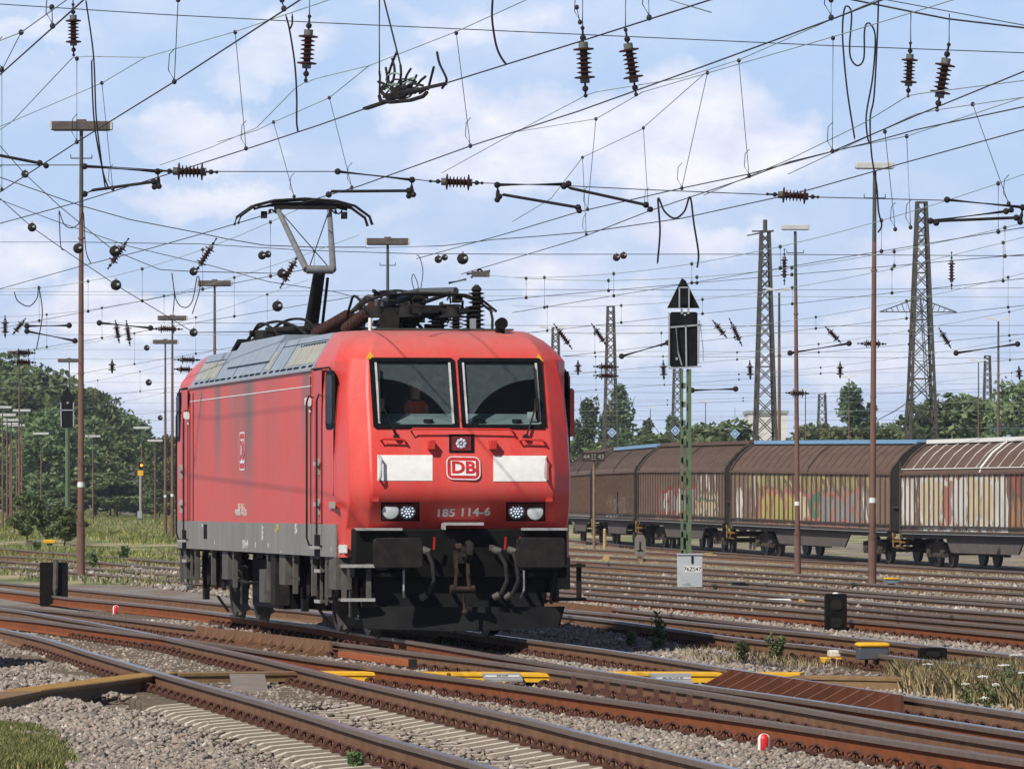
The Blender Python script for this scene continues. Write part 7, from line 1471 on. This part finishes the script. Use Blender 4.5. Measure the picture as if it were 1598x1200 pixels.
# number board, post and disc marker in the yard
p = at(927, 856, 262); k = 262 / F; root = empty('track_number_board', p, 0, 'board with track numbers 44 and 43 on a thin post before the wagons', 'sign')
MB().cyl((0, 0, -.3), (0, 0, 137 * k), .06, n=8).build('post', mat('rusty_wood_post', (.17, .11, .07), .8, 0, (.26, .19, .11), 5), root); bd = MB().box((-.02, -.08, 143 * k), (35 * k, .05, 14 * k)).build('board', mat('brown_number_board', (.045, .035, .03), .7), root); M_SGN = mat('dull_white_lettering', (.30, .27, .23), .7)
for t, x in (('44', -.31), ('43', .29)): place('number_lettering', text_mesh(t, .27, M_SGN, .001, .004), bd, mtx=basis((1, 0, 0), (0, 0, 1), (x, -.11, 143 * k)))
b = MB()
for s in (-1, 1):
    for dz in (-.09, 0, .09): b.box((-.02 + s * .055, -.108, 143 * k + dz), (.07, .006, .04))
b.build('arrow_mark', M_SGN, bd)
p = at(943.5, 855, 262); root = empty('timber_post', p, 0, 'short yellowish timber post beside the number board', 'post'); MB().cyl((0, 0, -.2), (0, 0, 29 * k), .065, .06, n=8).build('post_shaft', M_WOODB, root); MB().cyl((0, 0, 29 * k), (0, 0, 29 * k + .03), .062, .03, n=8).build('post_top', M_CONC, root)
p = at(999, 879, 225); k = 225 / F; root = empty('disc_marker', p, 0, 'old grey marker with clipped top standing before the wagon with red lettering', 'sign'); MB().box((0, 0, 5 * k), (8 * k, .1, 14 * k)).build('marker_post', mat('rusty_wood_post', (.17, .11, .07)), root)
w, h = 8.5 * k, 36 * k; MB().prism([(-w, 10 * k), (w, 10 * k), (w, 38 * k), (w * .55, 45 * k), (-w * .55, 45 * k), (-w, 38 * k)], 1, -.08, .02).build('marker_plate', mat('weathered_grey_marker', (.13, .115, .10), .8, 0, (.2, .18, .15), 5, .9), root)
b = MB(); b.box((0, -.085, 27 * k), (.07, .01, 14 * k)); b.box((0, -.085, 20 * k), (.2, .01, .05)); b.build('painted_mark', M_DARK, root)
# cable crossing made of planks and yellow covers
def cover(a, c, w, h, m, label, zt=-.05, ribs=False):
    p0, p1 = onz(*a, zt), onz(*c, zt); o = (p0 + p1) / 2; d = (p1 - p0); root = empty('crossing_cover', o, math.atan2(d.y, d.x), label, 'cable cover', 'covers of the cable crossing'); L = d.length
    MB().box((0, 0, -.02), (L, w, .04)).build('top_plate', m, root, bevel=.006); MB().box((0, -w / 2 + .03, -.04 - (h - .04) / 2), (L - .01, .03, h - .04)).build('front_board', m if not ribs else M_WOODS, root)
    MB().box((0, w / 2 - .03, -.04 - (h - .04) / 2), (L - .01, .03, h - .04)).build('back_board', m, root)
    if ribs:
        b = MB()
        for i in range(int(L / .055)): b.box((-L / 2 + .03 + i * .055, 0, .004), (.032, w * .98, .012))
        b.build('ridged_tread', mat('ochre_ridged_tread', (.36, .21, .06), .8, 0, (.24, .14, .05), 9), root)
    return root
M_PLANK = mat('sun_bleached_plank', (.24, .15, .075), .85, 0, (.15, .095, .05), 9, .8, .3, 40, (1, 8, 1))
cover((-30, 1090), (36, 1078), .34, .22, M_PLANK, 'short plain timber end of the cable crossing at the left edge'); cover((36, 1077.5), (252, 1050), .34, .20, M_PLANK, 'ridged ochre plank of the cable crossing left of the near rail', ribs=True); cover((272, 1049), (482, 1047), .30, .10, M_PLANK, 'narrow timber cover lying between the near rails')
cover((490, 1047), (706, 1048.5), .42, .10, M_YEL, 'yellow cover of the crossing nearest the near track'); cover((712, 1048), (900, 1050), .42, .09, M_YEL, 'yellow cover of the crossing in the middle rails'); cover((906, 1047.5), (1252, 1049), .40, .10, M_YEL, 'longest yellow cover under the big ribbed guard'); cover((1253, 1053), (1550, 1059), .38, .22, M_PLANK, 'timber plank of the crossing right of the big ribbed guard', -.06)
def plate(pts, label, txt=None, m=None):
    P_ = [Vector(p) for p in pts]; o = sum(P_, Vector()) / 4; root = empty('cover_plate', o, 0, label, 'plate', 'leaning cover plates'); n = (P_[1] - P_[0]).cross(P_[3] - P_[0]).normalized(); n = -n if n.y > 0 else n; V = [p - o for p in P_]; V += [v - n * .02 for v in V]
    b = MB().add(V, [(0, 1, 2, 3), (7, 6, 5, 4), (0, 1, 5, 4), (1, 2, 6, 5), (2, 3, 7, 6), (3, 0, 4, 7)]).build('plate_sheet', m or mat('grey_brown_plate', (.22, .18, .15), .7, 0, (.17, .14, .115), 3), root, smooth=False)
    if txt:
        x = (V[1] - V[0]).normalized(); y = (V[0] - V[3]).normalized(); c = n * .004; lb = MB().add([c + x * a_ * .17 + y * b_ * .055 for a_, b_ in ((-1, -1), (1, -1), (1, 1), (-1, 1))], [(0, 1, 2, 3)]).build('white_label', M_WHITE, root, smooth=False); place('label_lettering', text_mesh(txt, .10, M_BLACK, .0005, .002), lb, mtx=basis(-x, -y, n * .008))
    return root
M_PLG = mat('grey_plate', (.30, .30, .29), .6, 0, (.24, .235, .225), 4)
plate([onz(358, 1051, -.06), onz(413, 1051, -.06), onz(419, 1080.5, -.19), onz(364, 1080.5, -.19)], 'brownish slanted plate between the near rails')
plate([onz(1012, 1050, -.05), onz(1078, 1050, -.05), onz(1080, 1067, -.13), onz(1032, 1067, -.13)], 'grey slanted plate with a white label under the longest yellow cover', '3CE9', M_PLG); plate([onz(752, 1050, -.05), onz(812, 1050, -.05), onz(816, 1060, -.10), onz(756, 1060, -.10)], 'small grey plate with white label in the middle rails', 'CE', M_PLG)
# ribbed guards bracing the rails
M_RIBE = mat('light_painted_rib_edge', (.42, .22, .13), .6, 0, (.30, .14, .08), 10, .8)  # pale rib tops: sunlight on the edges painted into the rust colour
M_RIBF = mat('dark_rust_face', (.13, .042, .022), .85, 0, (.075, .03, .018), 6, .9)
def guard(line, zt, n, depth, drop, m, label, side=1, thick=.018, curved=False):
    pts = [onz(x, y, zt) for x, y in line]; pts = spline(pts, .3); tot = sum((b - a).length for a, b in zip(pts, pts[1:])); o = pts[0]; root = empty('ribbed_rail_guard', o, 0, label, 'rail guard')
    b = MB()
    for a, c in zip(pts, pts[1:]): b.bar(a - o - Vector((0, 0, drop / 2)), c - o - Vector((0, 0, drop / 2)), .025, drop)
    b.build('back_plate', m, root, smooth=False)
    for k in range(n):
        s = tot * (k + .5) / n; acc = 0
        for a, c in zip(pts, pts[1:]):
            L = (c - a).length
            if acc + L >= s: break
            acc += L
        p = a.lerp(c, (s - acc) / L) - o; d = (c - a).normalized(); nr = Vector((d.y, -d.x, 0)) * side
        prof = [(0, 0), (.02, -.05), (.06, -.11), (.14, -drop + .035), (depth, -drop + .02), (depth, -drop), (0, -drop)] if curved else [(0, 0), (.04, 0), (depth, -drop + .03), (depth, -drop), (0, -drop)]
        V = [p + nr * u + Vector((0, 0, z)) - d * thick / 2 for u, z in prof] + [p + nr * u + Vector((0, 0, z)) + d * thick / 2 for u, z in prof]; N_ = len(prof)
        rb = MB().add(V, [tuple(range(N_))[::-1], tuple(range(N_, 2 * N_))] + [(i, (i + 1) % N_, N_ + (i + 1) % N_, N_ + i) for i in range(N_)]); rb.m = [1 if 2 < i < N_ - 0 + (0 if curved else 0) and i - 2 < (N_ - 3) else 0 for i in range(len(rb.m))]
        rb.build('rib', [m, M_RIBE], root, smooth=False)
    return root
guard([(306, 976), (410, 988), (517, 1000)], .012, 14, .24, .19, M_RUST, 'dark brown row of curved brackets bracing the rail left of the locomotive front', curved=True)
guard([(1136, 1043.5), (1250, 1060.5), (1408, 1084.5)], .02, 13, .34, .19, M_RIBF, 'big rust red ribbed guard beside the rails at the right'); guard([(858, 937), (955, 947)], .01, 18, .40, .19, M_RUST, 'far rust brown ribbed guard right of the locomotive front')
b0, b1 = onz(533, 1020.5, -.01), onz(644, 1035, -.01); root = empty('guard_bar', (b0 + b1) / 2, 0, 'bright orange rusty bar lying between the middle rails', 'rail guard'); MB().bar(b0 - (b0 + b1) / 2, b1 - (b0 + b1) / 2, .08, .06).build('bar_body', mat('orange_rust', (.36, .10, .035), .8, 0, (.26, .08, .03), 8), root); MB().box(b1 - (b0 + b1) / 2, (.09, .05, .09)).build('bar_end', M_DARK, root)
# blocks bolted along the checked rail in the right middle
for i in range(9):
    x = 905 + i * 26; y = 1052 + i * 4.2
    p = onz(x, y, 0); m_ = MB(); m_.box((-.06, 0, -.09), (.05, .09, .15)); m_.box((-.10, 0, -.12), (.06, .06, .05)); o = m_.build('rail_block', M_CLIP, T_turn, loc=p)

# unseen box added beyond the left edge to cast shadow on the near rails
root = empty('unseen_shadow_box', (-6.9, 72.5, -.2), .15, 'grey unseen box added left of the view to shade the near rails', 'shadow caster'); MB().box((0, 0, .75), (.9, 2.6, 1.5)).build('shadow_box_body', cbm, root, bevel=.02); MB().box((0, 0, 1.53), (1.0, 2.7, .06)).build('box_lid', cbm, root); MB().box((.455, 0, .8), (.02, 1.1, 1.2)).build('shadow_box_panel', M_STEEL, root)

# thin summer haze over the yard
lo = (-190, -8, -1.6); hi = (190, 1000, 30); b = MB(); b.box([(a_ + c_) / 2 for a_, c_ in zip(lo, hi)], [c_ - a_ for a_, c_ in zip(lo, hi)]); hz = bpy.data.materials.new('thin_haze'); nt, N, L = nodes_of(hz); N.remove(N['Principled BSDF']); pv = N.new('ShaderNodeVolumePrincipled'); pv.inputs['Density'].default_value = .00011; pv.inputs['Color'].default_value = (.80, .88, 1, 1); pv.inputs['Anisotropy'].default_value = .2; L.new(pv.outputs[0], N['Material Output'].inputs['Volume'])
ho = b.build('haze', hz, None, smooth=False); tag(ho, kind='stuff')
